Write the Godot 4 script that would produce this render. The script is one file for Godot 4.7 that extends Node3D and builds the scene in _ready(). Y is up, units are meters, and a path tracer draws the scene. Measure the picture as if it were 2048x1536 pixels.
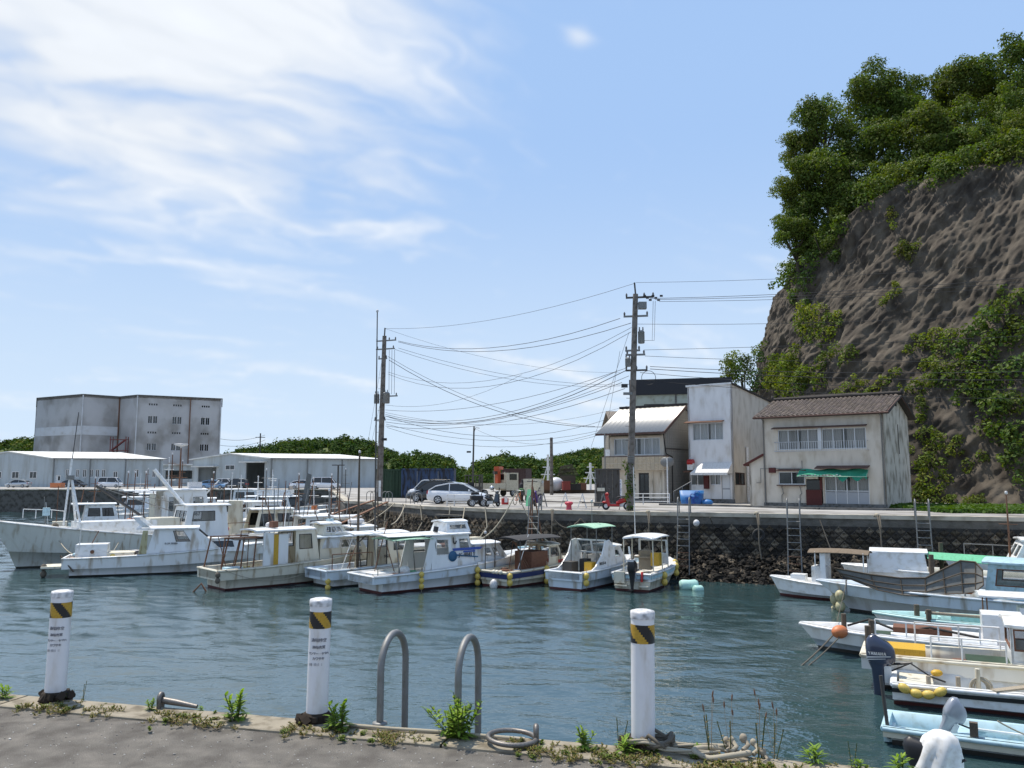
extends Node3D
# A small fishing harbour at midday: boats along a stone quay, houses under a cliff, the near quay with bollards in front.
# Water level is y = 0; the quays stand a little over three metres above it. x runs to the right, -z away from the viewer.

const QUAY := 3.2
const NEAR := 3.45
var used := {}
var M := {}
var T := {}
var rng := RandomNumberGenerator.new()
var bump_noise := FastNoiseLite.new()

func _ready() -> void:
	rng.seed = 77
	set_camera()
	set_sky_and_sun()
	make_materials()
	build_water()
	build_far_quay()
	build_hills()
	build_cliff()
	build_warehouses()
	build_houses()
	build_poles_and_cables()
	build_quay_things()
	build_vehicles()
	build_front_boats()
	build_back_boats()
	crowd_of_boats()
	build_right_boats()
	build_near_quay()

# ---------------------------------------------------------------- camera, sky, sun
func set_camera() -> void:
	var c := Camera3D.new()
	c.name = "camera"
	c.fov = 49.71
	c.near = 0.1
	c.far = 6000.0
	c.position = V(0, 5.1, 0)
	c.rotation_degrees = V(6.435, 0, 0)
	add_child(c)
	c.current = true

func set_sky_and_sun() -> void:
	var w := 2048
	var h := 1024
	var im := Image.create(w, h, false, Image.FORMAT_RGBF)
	var n1 := noise(5, 1.0, 6)
	var n2 := noise(19, 1.0, 4)
	var n3 := noise(43, 1.0, 5)
	var low := V(0.62, 0.76, 0.92)
	var mid := V(0.36, 0.54, 0.85)
	var top := V(0.20, 0.37, 0.72)
	for y in h:
		var el := (0.5 - (y + 0.5) / h) * PI
		if el < -0.02:
			im.fill_rect(Rect2i(0, y, w, h - y), Color(0.36, 0.42, 0.46))
			break
		var e := maxf(el, 0.0)
		var base := low.lerp(mid, smoothstep(0.0, 0.42, e)).lerp(top, smoothstep(0.35, 1.45, e))
		for x in w:
			var az := ((x + 0.5) / w) * TAU
			# a flat cloud sheet above the eye; azimuth 0 is straight ahead, positive to the right
			var a := az if az < PI else az - TAU
			var q := 1.0 / (sin(e) + 0.16)
			var px := sin(a) * cos(e) * q
			var pz := cos(a) * cos(e) * q
			# streaks run from the lower left to the upper right of the view
			var u := px * 0.83 + pz * 0.55
			var v := -px * 0.55 + pz * 0.83
			var wx := n2.get_noise_2d(u * 1.1, v * 1.6) * 0.55
			var big := n2.get_noise_2d(u * 0.45 + 7.0, v * 0.75 + 3.0)
			var wisp := n1.get_noise_2d((u + wx) * 0.75, (v + wx * 0.6) * 1.9)
			var fine := n3.get_noise_2d((u + wx * 1.4) * 3.6, v * 7.0)
			var da := angle_difference(a, -0.42)
			var heap := exp(-pow(absf(da) / 0.40, 2.6) - pow(absf(e - 0.46 + da * 0.12) / 0.19, 3.0)) * 0.86
			heap += exp(-pow(angle_difference(a, -0.62) / 0.30, 2.0) - pow((e - 0.13) / 0.055, 2.0)) * 0.30
			heap += exp(-pow(angle_difference(a, 0.10) / 0.20, 2.0) - pow((e - 0.12) / 0.06, 2.0)) * 0.33
			heap += exp(-pow(angle_difference(a, 0.085) / 0.022, 2.0) - pow((e - 0.508) / 0.016, 2.0)) * 0.52
			heap += exp(-pow(angle_difference(a, 0.30) / 0.06, 2.0) - pow((e - 0.48) / 0.025, 2.0)) * 0.28
			heap -= 0.34 * exp(-pow(angle_difference(a, 0.42) / 0.34, 2.0) - pow((e - 0.5) / 0.22, 2.0))
			heap += 0.25 * smoothstep(0.7, 1.2, absf(a))
			var cover := smoothstep(0.05, 0.95, heap + big * 0.25 + wisp * 0.60 + fine * 0.22)
			cover *= smoothstep(0.0, 0.05, e)
			var bright := 0.83 + 0.10 * wisp + 0.05 * fine
			var c := base.lerp(V(bright * 0.97, bright * 1.01, bright * 1.06), cover * 0.93)
			im.set_pixel(x, y, Color(c.x, c.y, c.z) * 0.92)
	var mat := PanoramaSkyMaterial.new()
	mat.panorama = ImageTexture.create_from_image(im)
	mat.filter = true
	var sky := Sky.new()
	sky.sky_material = mat
	var env := Environment.new()
	env.background_mode = Environment.BG_SKY
	env.sky = sky
	env.tonemap_mode = Environment.TONE_MAPPER_LINEAR
	env.tonemap_exposure = 1.18
	env.sdfgi_enabled = true
	env.ssao_enabled = true
	env.ssil_enabled = true
	var we := WorldEnvironment.new()
	we.name = "environment"
	we.environment = env
	add_child(we)
	var sun := DirectionalLight3D.new()
	sun.name = "sun"
	sun.light_energy = 1.5
	sun.light_color = Color(1.0, 0.965, 0.91)
	sun.light_angular_distance = 0.5
	sun.shadow_enabled = true
	sun.rotation_degrees = V(-67, 227, 0)
	add_child(sun)

# ---------------------------------------------------------------- textures and materials
func noise(sd: int, fr: float, oct := 4, kind := FastNoiseLite.TYPE_SIMPLEX_SMOOTH) -> FastNoiseLite:
	var n := FastNoiseLite.new()
	n.seed = sd
	n.noise_type = kind
	n.frequency = fr
	n.fractal_octaves = oct
	n.fractal_type = FastNoiseLite.FRACTAL_FBM
	return n

func tex(key: String, sd: int, fr: float, oct: int, stops: Array, size := 512, kind := FastNoiseLite.TYPE_SIMPLEX_SMOOTH) -> void:
	var t := NoiseTexture2D.new()
	t.width = size
	t.height = size
	t.seamless = true
	t.noise = noise(sd, fr, oct, kind)
	var gr := Gradient.new()
	var off := PackedFloat32Array()
	var col := PackedColorArray()
	for s in stops:
		off.append(s[0])
		col.append(s[1] if s[1] is Color else Color(s[1], s[1], s[1]))
	gr.offsets = off
	gr.colors = col
	t.color_ramp = gr
	T[key] = t

func mat(key: String, c: Color, rough := 0.7, o := {}) -> StandardMaterial3D:
	var m := StandardMaterial3D.new()
	m.albedo_color = c.linear_to_srgb()
	m.roughness = rough
	m.metallic = o.get("metal", 0.0)
	m.metallic_specular = o.get("spec", 0.5)
	if o.has("tex"):
		m.albedo_texture = T[o.tex]
	if o.has("bump"):
		m.heightmap_enabled = true
		m.heightmap_texture = T[o.bump]
		m.heightmap_scale = o.get("depth", 1.0)
	if o.has("tex") or o.has("bump"):
		m.uv1_triplanar = true
		m.uv1_world_triplanar = o.get("world", false)
		var sc = o.get("scale", 1.0)
		m.uv1_scale = sc if sc is Vector3 else V(sc, sc, sc)
	if o.has("alpha"):
		m.transparency = BaseMaterial3D.TRANSPARENCY_ALPHA
		m.albedo_color.a = o.alpha
	if o.has("coat"):
		m.clearcoat_enabled = true
		m.clearcoat = o.coat
		m.clearcoat_roughness = 0.05
	if o.has("back"):
		m.backlight_enabled = true
		m.backlight = o.back
	if o.get("vcol", false):
		m.vertex_color_use_as_albedo = true
	M[key] = m
	return m

func make_materials() -> void:
	var br := Color(0.62, 0.50, 0.36)
	tex("grime", 3, 0.012, 5, [[0.0, Color(0.78, 0.75, 0.71)], [0.30, Color(0.92, 0.91, 0.89)], [0.5, 0.97], [1.0, 1.0]])
	tex("streak", 8, 0.012, 6, [[0.0, Color(0.62, 0.53, 0.43)], [0.24, Color(0.84, 0.81, 0.77)], [0.38, 0.96], [1.0, 1.0]])
	tex("rust", 12, 0.018, 5, [[0.0, Color(0.40, 0.20, 0.09)], [0.33, Color(0.55, 0.34, 0.18)], [0.42, Color(0.85, 0.80, 0.72)], [1.0, 1.0]])
	tex("stain", 21, 0.008, 6, [[0.0, Color(0.58, 0.57, 0.55)], [0.34, Color(0.80, 0.79, 0.77)], [0.52, 0.94], [1.0, 1.0]])
	tex("soft", 15, 0.010, 6, [[0.0, Color(0.84, 0.82, 0.79)], [0.45, 0.95], [1.0, 1.0]])
	tex("speck", 31, 0.22, 3, [[0.0, 0.45], [0.35, 0.72], [0.55, 0.92], [0.78, 1.0], [1.0, 1.0]])
	tex("gravel", 35, 0.16, 3, [[0.0, 0.25], [0.4, 0.62], [0.62, 0.8], [0.74, 1.0], [1.0, 1.0]], 512, FastNoiseLite.TYPE_CELLULAR)
	tex("rough", 39, 0.05, 6, [[0.0, 0.0], [1.0, 1.0]])
	tex("rock", 44, 0.010, 6, [[0.0, Color(0.34, 0.31, 0.28)], [0.4, Color(0.66, 0.62, 0.57)], [0.6, Color(0.86, 0.82, 0.76)], [1.0, Color(1.0, 0.97, 0.90)]])
	tex("wood", 50, 0.03, 4, [[0.0, 0.55], [0.5, 0.85], [1.0, 1.0]])
	var wh := Color(0.78, 0.79, 0.80)
	mat("boat_white", Color(0.77, 0.79, 0.79), 0.35, {"tex": "streak", "scale": V(0.21, 0.06, 0.21)})
	mat("boat_clean", Color(0.80, 0.82, 0.83), 0.3, {"tex": "grime", "scale": 0.35})
	mat("boat_blue", Color(0.62, 0.70, 0.77), 0.35, {"tex": "streak", "scale": V(0.23, 0.06, 0.23)})
	mat("boat_grey", Color(0.56, 0.58, 0.54), 0.5, {"tex": "streak", "scale": V(0.45, 0.10, 0.45)})
	mat("rust_stain", Color(0.36, 0.22, 0.10), 0.8, {"tex": "streak", "scale": V(2.0, 0.2, 2.0)})
	mat("boat_cream", Color(0.66, 0.63, 0.52), 0.5, {"tex": "streak", "scale": V(0.33, 0.09, 0.33)})
	mat("boat_olive", Color(0.45, 0.42, 0.25), 0.55, {"tex": "streak", "scale": V(1.0, 0.2, 1.0)})
	mat("boat_teal", Color(0.42, 0.66, 0.66), 0.45, {"tex": "grime", "scale": 0.6})
	mat("boat_sky", Color(0.42, 0.60, 0.68), 0.45, {"tex": "grime", "scale": 0.6})
	mat("deck", Color(0.62, 0.60, 0.54), 0.7, {"tex": "grime", "scale": 0.7})
	mat("deck_wood", Color(0.42, 0.27, 0.17), 0.7, {"tex": "wood", "scale": V(0.6, 3.0, 5.0)})
	mat("bottom_red", Color(0.10, 0.025, 0.022), 0.7, {"tex": "grime", "scale": 0.8})
	mat("bottom_dark", Color(0.045, 0.042, 0.035), 0.8, {"tex": "grime", "scale": 0.8})
	mat("navy", Color(0.02, 0.035, 0.12), 0.35)
	mat("blue_mark", Color(0.03, 0.08, 0.35), 0.4)
	mat("black", Color(0.014, 0.014, 0.016), 0.4)
	mat("rubber", Color(0.02, 0.02, 0.02), 0.8)
	mat("dark_metal", Color(0.07, 0.065, 0.06), 0.55, {"metal": 0.3})
	mat("rusty", Color(0.17, 0.085, 0.05), 0.85, {"tex": "grime", "scale": 1.5})
	mat("steel", Color(0.24, 0.225, 0.21), 0.5, {"metal": 0.6, "tex": "speck", "scale": 1.2})
	mat("galvanised", Color(0.22, 0.225, 0.225), 0.58, {"metal": 0.45, "tex": "grime", "scale": 2.0})
	mat("alu", Color(0.58, 0.60, 0.62), 0.4, {"metal": 0.4})
	mat("white_paint", Color(0.76, 0.76, 0.75), 0.45, {"tex": "grime", "scale": 0.9})
	mat("white_plastic", Color(0.78, 0.78, 0.79), 0.4, {"tex": "speck", "scale": 0.25})
	mat("glass", Color(0.10, 0.13, 0.14), 0.04, {"alpha": 0.30})
	mat("glass_dark", Color(0.012, 0.015, 0.017), 0.05, {"spec": 0.6})
	mat("yellow", Color(0.62, 0.46, 0.10), 0.5, {"tex": "grime", "scale": 3.0})
	mat("yellow_paint", Color(0.60, 0.36, 0.03), 0.5, {"tex": "grime", "scale": 3.0})
	mat("orange", Color(0.58, 0.19, 0.07), 0.5, {"tex": "grime", "scale": 3.0})
	mat("red", Color(0.45, 0.02, 0.02), 0.4, {"tex": "grime", "scale": 2.0})
	mat("pink_red", Color(0.50, 0.05, 0.08), 0.45)
	mat("brown", Color(0.16, 0.07, 0.04), 0.75, {"tex": "grime", "scale": 1.0})
	mat("tarp_brown", Color(0.17, 0.13, 0.09), 0.9, {"tex": "grime", "scale": 0.8})
	mat("tarp_grey", Color(0.17, 0.175, 0.17), 0.85, {"tex": "grime", "scale": 0.8, "back": Color(0.25, 0.25, 0.25)})
	mat("tarp_white", Color(0.74, 0.74, 0.73), 0.8, {"tex": "grime", "scale": 1.2})
	mat("tarp_black", Color(0.03, 0.03, 0.032), 0.85)
	mat("tarp_green", Color(0.14, 0.48, 0.28), 0.8, {"tex": "grime", "scale": 0.9, "back": Color(0.15, 0.4, 0.25)})
	mat("tarp_mint", Color(0.38, 0.62, 0.46), 0.7, {"tex": "grime", "scale": 0.9, "back": Color(0.3, 0.5, 0.35)})
	mat("net_green", Color(0.03, 0.28, 0.17), 0.9, {"tex": "grime", "scale": 3.0})
	mat("mint", Color(0.42, 0.68, 0.62), 0.6, {"tex": "grime", "scale": 2.5})
	mat("rope", Color(0.48, 0.43, 0.33), 0.95, {"tex": "speck", "scale": 6.0})
	mat("rope_dark", Color(0.16, 0.14, 0.11), 0.95, {"tex": "speck", "scale": 6.0})
	mat("wood_post", Color(0.14, 0.11, 0.08), 0.9, {"tex": "wood", "scale": V(6, 0.8, 6)})
	mat("plank", Color(0.44, 0.38, 0.29), 0.85, {"tex": "wood", "scale": V(1.0, 8, 8)})
	mat("concrete", Color(0.44, 0.41, 0.35), 0.9, {"tex": "stain", "scale": 0.25, "bump": "rough", "depth": 1.0})
	mat("concrete_cap", Color(0.50, 0.46, 0.38), 0.9, {"tex": "stain", "scale": 0.2})
	mat("concrete_dark", Color(0.125, 0.118, 0.105), 0.95, {"tex": "stain", "scale": 0.3, "bump": "rough", "depth": 2.0})
	mat("road", Color(0.30, 0.29, 0.275), 0.95, {"tex": "stain", "scale": 0.09})
	mat("lot", Color(0.37, 0.36, 0.34), 0.95, {"tex": "stain", "scale": 0.05})
	mat("lettering", Color(0.03, 0.03, 0.035), 0.6)

# ---------------------------------------------------------------- shapes (each adds to a SurfaceTool)
func S() -> SurfaceTool:
	var st := SurfaceTool.new()
	st.begin(Mesh.PRIMITIVE_TRIANGLES)
	st.set_smooth_group(-1)
	return st

func quad(st: SurfaceTool, a: Vector3, b: Vector3, c: Vector3, d: Vector3) -> void:
	st.add_vertex(a); st.add_vertex(c); st.add_vertex(b)
	st.add_vertex(a); st.add_vertex(d); st.add_vertex(c)

func tri(st: SurfaceTool, a: Vector3, b: Vector3, c: Vector3) -> void:
	st.add_vertex(a); st.add_vertex(c); st.add_vertex(b)

func box(st: SurfaceTool, c: Vector3, s: Vector3, b := Basis()) -> void:
	var x := b.x * s.x * 0.5
	var y := b.y * s.y * 0.5
	var z := b.z * s.z * 0.5
	st.set_smooth_group(-1)
	quad(st, c - x - y + z, c + x - y + z, c + x + y + z, c - x + y + z)
	quad(st, c + x - y - z, c - x - y - z, c - x + y - z, c + x + y - z)
	quad(st, c + x - y + z, c + x - y - z, c + x + y - z, c + x + y + z)
	quad(st, c - x - y - z, c - x - y + z, c - x + y + z, c - x + y - z)
	quad(st, c - x + y + z, c + x + y + z, c + x + y - z, c - x + y - z)
	quad(st, c - x - y - z, c + x - y - z, c + x - y + z, c - x - y + z)

func beam(st: SurfaceTool, a: Vector3, b: Vector3, w: float, h: float) -> void:
	var d := (b - a)
	var x := d.normalized()
	var up := Vector3.UP if absf(x.y) < 0.95 else Vector3.FORWARD
	var z := x.cross(up).normalized()
	box(st, (a + b) * 0.5, V(d.length(), h, w), Basis(x, z.cross(x), z))

func tube(st: SurfaceTool, pts: Array, r, n := 6, cap := true) -> void:
	var m := pts.size()
	var rings := []
	var t0: Vector3 = (pts[1] - pts[0]).normalized()
	var u := t0.cross(Vector3.UP if absf(t0.y) < 0.9 else Vector3.RIGHT).normalized()
	for i in m:
		var t: Vector3
		if i == 0:
			t = t0
		elif i == m - 1:
			t = (pts[i] - pts[i - 1]).normalized()
		else:
			t = ((pts[i] - pts[i - 1]).normalized() + (pts[i + 1] - pts[i]).normalized()).normalized()
		u = (u - t * u.dot(t)).normalized()
		var v := t.cross(u)
		var rr: float = r[i] if r is Array else r
		var ring := PackedVector3Array()
		for k in n:
			var a := TAU * k / n
			ring.append(pts[i] + (u * cos(a) + v * sin(a)) * rr)
		rings.append(ring)
	loft(st, rings, true, cap, cap)

func loft(st: SurfaceTool, rings: Array, closed := true, cap0 := false, cap1 := false, smooth := true) -> void:
	var n: int = rings[0].size()
	st.set_smooth_group(0 if smooth else -1)
	for i in rings.size() - 1:
		var a: PackedVector3Array = rings[i]
		var b: PackedVector3Array = rings[i + 1]
		for k in (n if closed else n - 1):
			var l := (k + 1) % n
			quad(st, a[k], a[l], b[l], b[k])
	st.set_smooth_group(-1)
	for e in [[cap0, rings[0], true], [cap1, rings[rings.size() - 1], false]]:
		if e[0]:
			var c := Vector3.ZERO
			for p in e[1]:
				c += p
			c /= n
			for k in n:
				if e[2]:
					tri(st, c, e[1][(k + 1) % n], e[1][k])
				else:
					tri(st, c, e[1][k], e[1][(k + 1) % n])

func lathe(st: SurfaceTool, prof: Array, n := 12, xf := Transform3D(), smooth := true) -> void:
	var rings := []
	for p in prof:
		var ring := PackedVector3Array()
		for k in n:
			var a := TAU * k / n
			ring.append(xf * V(cos(a) * p[0], p[1], -sin(a) * p[0]))
		rings.append(ring)
	loft(st, rings, true, true, true, smooth)

func ell(st: SurfaceTool, c: Vector3, r: Vector3, n := 10, b := Basis()) -> void:
	var prof := []
	var h := maxi(4, n / 2 + 1)
	for i in h + 1:
		var t := PI * i / h
		prof.append([maxf(sin(t), 0.001), -cos(t)])
	lathe(st, prof, n, Transform3D(b * Basis.from_scale(r), c))

func ring_pts(c: Vector3, r: float, ax: Vector3, n := 16, from := 0.0, to := TAU) -> Array:
	var u := ax.cross(Vector3.UP if absf(ax.y) < 0.9 else Vector3.RIGHT).normalized()
	var v := ax.cross(u).normalized()
	var out := []
	for i in n + 1:
		var a := lerpf(from, to, float(i) / n)
		out.append(c + (u * cos(a) + v * sin(a)) * r)
	return out

func prism(st: SurfaceTool, poly: Array, z0: float, z1: float, xf := Transform3D()) -> void:
	# poly: Vector2 (x, y), counter-clockwise; extruded along z
	var pp := PackedVector2Array(poly)
	var idx := Geometry2D.triangulate_polygon(pp)
	st.set_smooth_group(-1)
	for i in range(0, idx.size(), 3):
		var a := pp[idx[i]]
		var b := pp[idx[i + 1]]
		var c := pp[idx[i + 2]]
		if (b - a).cross(c - a) < 0.0:
			var t := b
			b = c
			c = t
		tri(st, xf * V(a.x, a.y, z1), xf * V(b.x, b.y, z1), xf * V(c.x, c.y, z1))
		tri(st, xf * V(a.x, a.y, z0), xf * V(c.x, c.y, z0), xf * V(b.x, b.y, z0))
	for i in pp.size():
		var a := pp[i]
		var b := pp[(i + 1) % pp.size()]
		quad(st, xf * V(a.x, a.y, z1), xf * V(a.x, a.y, z0), xf * V(b.x, b.y, z0), xf * V(b.x, b.y, z1))

func bil(Q: Array, u: float, v: float) -> Vector3:
	return (Q[0] as Vector3).lerp(Q[1], u).lerp((Q[3] as Vector3).lerp(Q[2], u), v)

func qnormal(Q: Array) -> Vector3:
	return (Q[1] - Q[0]).cross(Q[3] - Q[0]).normalized()

func sub(Q: Array, r: Array, out := 0.0) -> Array:
	var n := qnormal(Q) * out
	return [bil(Q, r[0], r[1]) + n, bil(Q, r[2], r[1]) + n, bil(Q, r[2], r[3]) + n, bil(Q, r[0], r[3]) + n]

# a flat wall with rectangular openings cut through it. Q: bottom left, bottom right, top right, top left as seen from outside
func panel(st: SurfaceTool, Q: Array, holes := [], th := 0.1) -> void:
	var us := [0.0, 1.0]
	var vs := [0.0, 1.0]
	for h in holes:
		us.append_array([h[0], h[2]])
		vs.append_array([h[1], h[3]])
	us.sort()
	vs.sort()
	var n := -qnormal(Q) * th
	st.set_smooth_group(-1)
	for i in us.size() - 1:
		if us[i + 1] - us[i] < 1e-5:
			continue
		for j in vs.size() - 1:
			if vs[j + 1] - vs[j] < 1e-5:
				continue
			var cu: float = (us[i] + us[i + 1]) * 0.5
			var cv: float = (vs[j] + vs[j + 1]) * 0.5
			var open := false
			for h in holes:
				if cu > h[0] and cu < h[2] and cv > h[1] and cv < h[3]:
					open = true
			if open:
				continue
			var c := sub(Q, [us[i], vs[j], us[i + 1], vs[j + 1]])
			quad(st, c[0], c[1], c[2], c[3])
			quad(st, c[1] + n, c[0] + n, c[3] + n, c[2] + n)
	var rims := [[Q, false]]
	for h in holes:
		rims.append([sub(Q, h), true])
	for r in rims:
		var c: Array = r[0]
		for k in 4:
			var a: Vector3 = c[k]
			var b: Vector3 = c[(k + 1) % 4]
			if r[1]:
				quad(st, a, b, b + n, a + n)
			else:
				quad(st, b, a, a + n, b + n)

# ---------------------------------------------------------------- nodes
func numbered(nm: String) -> String:
	if not used.has(nm):
		used[nm] = 0
		return nm
	used[nm] += 1
	return "%s_%03d" % [nm, used[nm]]

func mk(par: Node3D, nm: String, st: SurfaceTool, m) -> MeshInstance3D:
	st.generate_normals()
	var o := MeshInstance3D.new()
	o.name = nm
	o.mesh = st.commit()
	o.material_override = M[m] if m is String else m
	par.add_child(o, true)
	return o

func inst(par: Node3D, nm: String, mesh: Mesh, m, xf := Transform3D()) -> MeshInstance3D:
	var o := MeshInstance3D.new()
	o.name = nm
	o.mesh = mesh
	if m != null:
		o.material_override = M[m] if m is String else m
	o.transform = xf
	par.add_child(o, true)
	return o

func meshof(st: SurfaceTool) -> ArrayMesh:
	st.generate_normals()
	return st.commit()

func tag(o: Node3D, label: String, cat := "", grp := "", kind := "") -> Node3D:
	o.set_meta("label", label)
	if cat:
		o.set_meta("category", cat)
	if grp:
		o.set_meta("group", grp)
	if kind:
		o.set_meta("kind", kind)
	return o

func thing(nm: String, label: String, cat: String, at := Vector3.ZERO, turn := 0.0, grp := "") -> Node3D:
	var o := Node3D.new()
	o.name = numbered(nm)
	o.position = at
	o.rotation.y = turn
	add_child(o)
	return tag(o, label, cat, grp)

# a thing that is one mesh, its points given relative to its base
func solid(nm: String, label: String, cat: String, st: SurfaceTool, m, at := Vector3.ZERO, turn := 0.0, grp := "") -> MeshInstance3D:
	var o := mk(self, numbered(nm), st, m)
	o.position = at
	o.rotation.y = turn
	tag(o, label, cat, grp)
	return o

func struct(nm: String, st: SurfaceTool, m) -> MeshInstance3D:
	var o := mk(self, numbered(nm), st, m)
	o.set_meta("kind", "structure")
	return o

func bx(par: Node3D, nm: String, c: Vector3, s: Vector3, m, b := Basis()) -> MeshInstance3D:
	var st := S()
	box(st, c, s, b)
	return mk(par, nm, st, m)

func tb(par: Node3D, nm: String, pts: Array, r, m, n := 6) -> MeshInstance3D:
	var st := S()
	tube(st, pts, r, n)
	return mk(par, nm, st, m)

# a window set into an opening of wall Q: frame with nx by ny panes, each pane a child
func window(par: Node3D, Q: Array, r: Array, frame_m, glass_m, nx := 2, ny := 1, fw := 0.06, recess := -0.05, curtain = null, nm := "window") -> MeshInstance3D:
	var R := sub(Q, r, recess)
	var W: float = (R[1] - R[0]).length()
	var H: float = (R[3] - R[0]).length()
	var fu := fw / W
	var fv := fw / H
	var holes := []
	for i in nx:
		for j in ny:
			var du := (1.0 - fu) / nx
			var dv := (1.0 - fv) / ny
			holes.append([fu + i * du, fv + j * dv, (i + 1) * du, (j + 1) * dv])
	var st := S()
	panel(st, R, holes, 0.05)
	var f := mk(par, nm, st, frame_m)
	var n := qnormal(Q)
	for h in holes:
		var p := sub(R, [h[0] - fu * 0.3, h[1] - fv * 0.3, h[2] + fu * 0.3, h[3] + fv * 0.3], -0.025)
		var s2 := S()
		quad(s2, p[0], p[1], p[2], p[3])
		mk(f, "pane", s2, glass_m)
	if curtain != null:
		var s3 := S()
		var pts0 := []
		for side in [0, 1]:
			var u0 := 0.02 if side == 0 else 0.56
			var u1 := 0.44 if side == 0 else 0.98
			var k := int(W * 9.0 * (u1 - u0)) + 4
			for i in k:
				var a := lerpf(u0, u1, float(i) / k)
				var b := lerpf(u0, u1, float(i + 1) / k)
				var za := -0.16 - 0.035 * (i % 2)
				var zb := -0.16 - 0.035 * ((i + 1) % 2)
				quad(s3, bil(R, a, 0.01) + n * za, bil(R, b, 0.01) + n * zb, bil(R, b, 0.99) + n * zb, bil(R, a, 0.99) + n * za)
		mk(f, "curtain", s3, curtain)
	return f

# a hanging line between two points
func sag_pts(a: Vector3, b: Vector3, sag: float, n := 12) -> Array:
	var out := []
	for i in n + 1:
		var t := float(i) / n
		out.append(a.lerp(b, t) + V(0, -sag * 4.0 * t * (1.0 - t), 0))
	return out

func rope(label: String, a: Vector3, b: Vector3, sag: float, r: float, m := "rope", nm := "mooring_rope", grp := "mooring ropes") -> MeshInstance3D:
	var st := S()
	var p := []
	for q in sag_pts(Vector3.ZERO, b - a, sag):
		p.append(q)
	tube(st, p, r, 5)
	return solid(nm, label, "rope" if nm == "mooring_rope" else "cable", st, m, a, 0.0, grp)

# strokes (polylines in a unit square, y up) laid as thin raised bars on a surface with axes ax, ay
func strokes(st: SurfaceTool, lines: Array, at: Vector3, ax: Vector3, ay: Vector3, w: float) -> void:
	var n := ax.cross(ay).normalized()
	for l in lines:
		for i in range(0, l.size() - 2, 2):
			var a: Vector3 = at + ax * l[i] + ay * l[i + 1]
			var b: Vector3 = at + ax * l[i + 2] + ay * l[i + 3]
			var d := (b - a).normalized()
			var s := d.cross(n)
			box(st, (a + b) * 0.5 + n * 0.002, V((b - a).length() + w * 0.7, w, 0.008), Basis(d, n.cross(d), n))

func lettering(par: Node3D, text: String, h: float, xf: Transform3D, m := "lettering", bold := true) -> MeshInstance3D:
	var t := TextMesh.new()
	t.text = text
	var f := SystemFont.new()
	f.font_names = PackedStringArray(["Droid Sans"])
	f.font_weight = 700 if bold else 400
	t.font = f
	t.font_size = 32
	t.pixel_size = h / 23.0
	t.depth = 0.006
	t.curve_step = 2.0
	return inst(par, "lettering", t, m, xf)

# leaves: many small folded faces round a set of lobes [centre, radius]; colours are the leaves' own greens
func leaf_mesh(lobes: Array, per_area: float, size: float, cols: Array, sd: int, hang := 0.0) -> ArrayMesh:
	var r := RandomNumberGenerator.new()
	r.seed = sd
	var vs := PackedVector3Array()
	var ns := PackedVector3Array()
	var cs := PackedColorArray()
	for l in lobes:
		var c: Vector3 = l[0]
		var rad: Vector3 = l[1] if l[1] is Vector3 else V(l[1], l[1], l[1])
		var tint := r.randf_range(0.8, 1.25)
		var base: Color = cols[r.randi() % cols.size()] * tint
		var mean := (rad.x + rad.y + rad.z) / 3.0
		var count := int(4.0 * PI * mean * mean * per_area / (size * size))
		var wob := V(r.randf() * 9.0, r.randf() * 9.0, r.randf() * 9.0)
		for i in count:
			var d := V(r.randfn(), r.randfn() + 0.25, r.randfn()).normalized()
			var depth := 1.0 - 0.5 * r.randf() * r.randf() + 0.55 * bump_noise.get_noise_3dv(d * 190.0 + wob * 50.0)
			if i % 9 == 0:
				depth += r.randf() * 0.32
			var p := c + d * rad * depth
			var nn := (d + V(r.randfn(), r.randfn() + 0.5, r.randfn()) * 0.55).normalized()
			var t := nn.cross(V(r.randfn(), r.randfn() - hang, r.randfn())).normalized()
			var b := nn.cross(t)
			var s := size * r.randf_range(0.6, 1.35)
			var a0 := p - t * s * 0.55
			var a1 := p + b * s * 0.34 + nn * s * 0.1
			var a2 := p + t * s * 0.55
			var a3 := p - b * s * 0.34 + nn * s * 0.1
			var v := r.randf_range(0.7, 1.3)
			var col := Color(base.r * v * r.randf_range(0.85, 1.2), base.g * v, base.b * v * r.randf_range(0.8, 1.1))
			for q in [a0, a1, a2, a0, a2, a3]:
				vs.append(q)
				cs.append(col)
			var n1 := -(a1 - a0).cross(a2 - a0).normalized()
			var n2 := -(a2 - a0).cross(a3 - a0).normalized()
			for k in 3:
				ns.append(n1)
			for k in 3:
				ns.append(n2)
	var arr := []
	arr.resize(Mesh.ARRAY_MAX)
	arr[Mesh.ARRAY_VERTEX] = vs
	arr[Mesh.ARRAY_NORMAL] = ns
	arr[Mesh.ARRAY_COLOR] = cs
	var m := ArrayMesh.new()
	m.add_surface_from_arrays(Mesh.PRIMITIVE_TRIANGLES, arr)
	return m

func many(par: Node3D, nm: String, mesh: Mesh, m, xfs: Array, cols := []) -> MultiMeshInstance3D:
	var mm := MultiMesh.new()
	mm.transform_format = MultiMesh.TRANSFORM_3D
	mm.use_colors = cols.size() > 0
	mm.mesh = mesh
	mm.instance_count = xfs.size()
	for i in xfs.size():
		mm.set_instance_transform(i, xfs[i])
		if cols.size() > 0:
			mm.set_instance_color(i, cols[i])
	var o := MultiMeshInstance3D.new()
	o.name = nm
	o.multimesh = mm
	o.material_override = M[m] if m is String else m
	o.set_meta("kind", "stuff")
	par.add_child(o, true)
	return o

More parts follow.
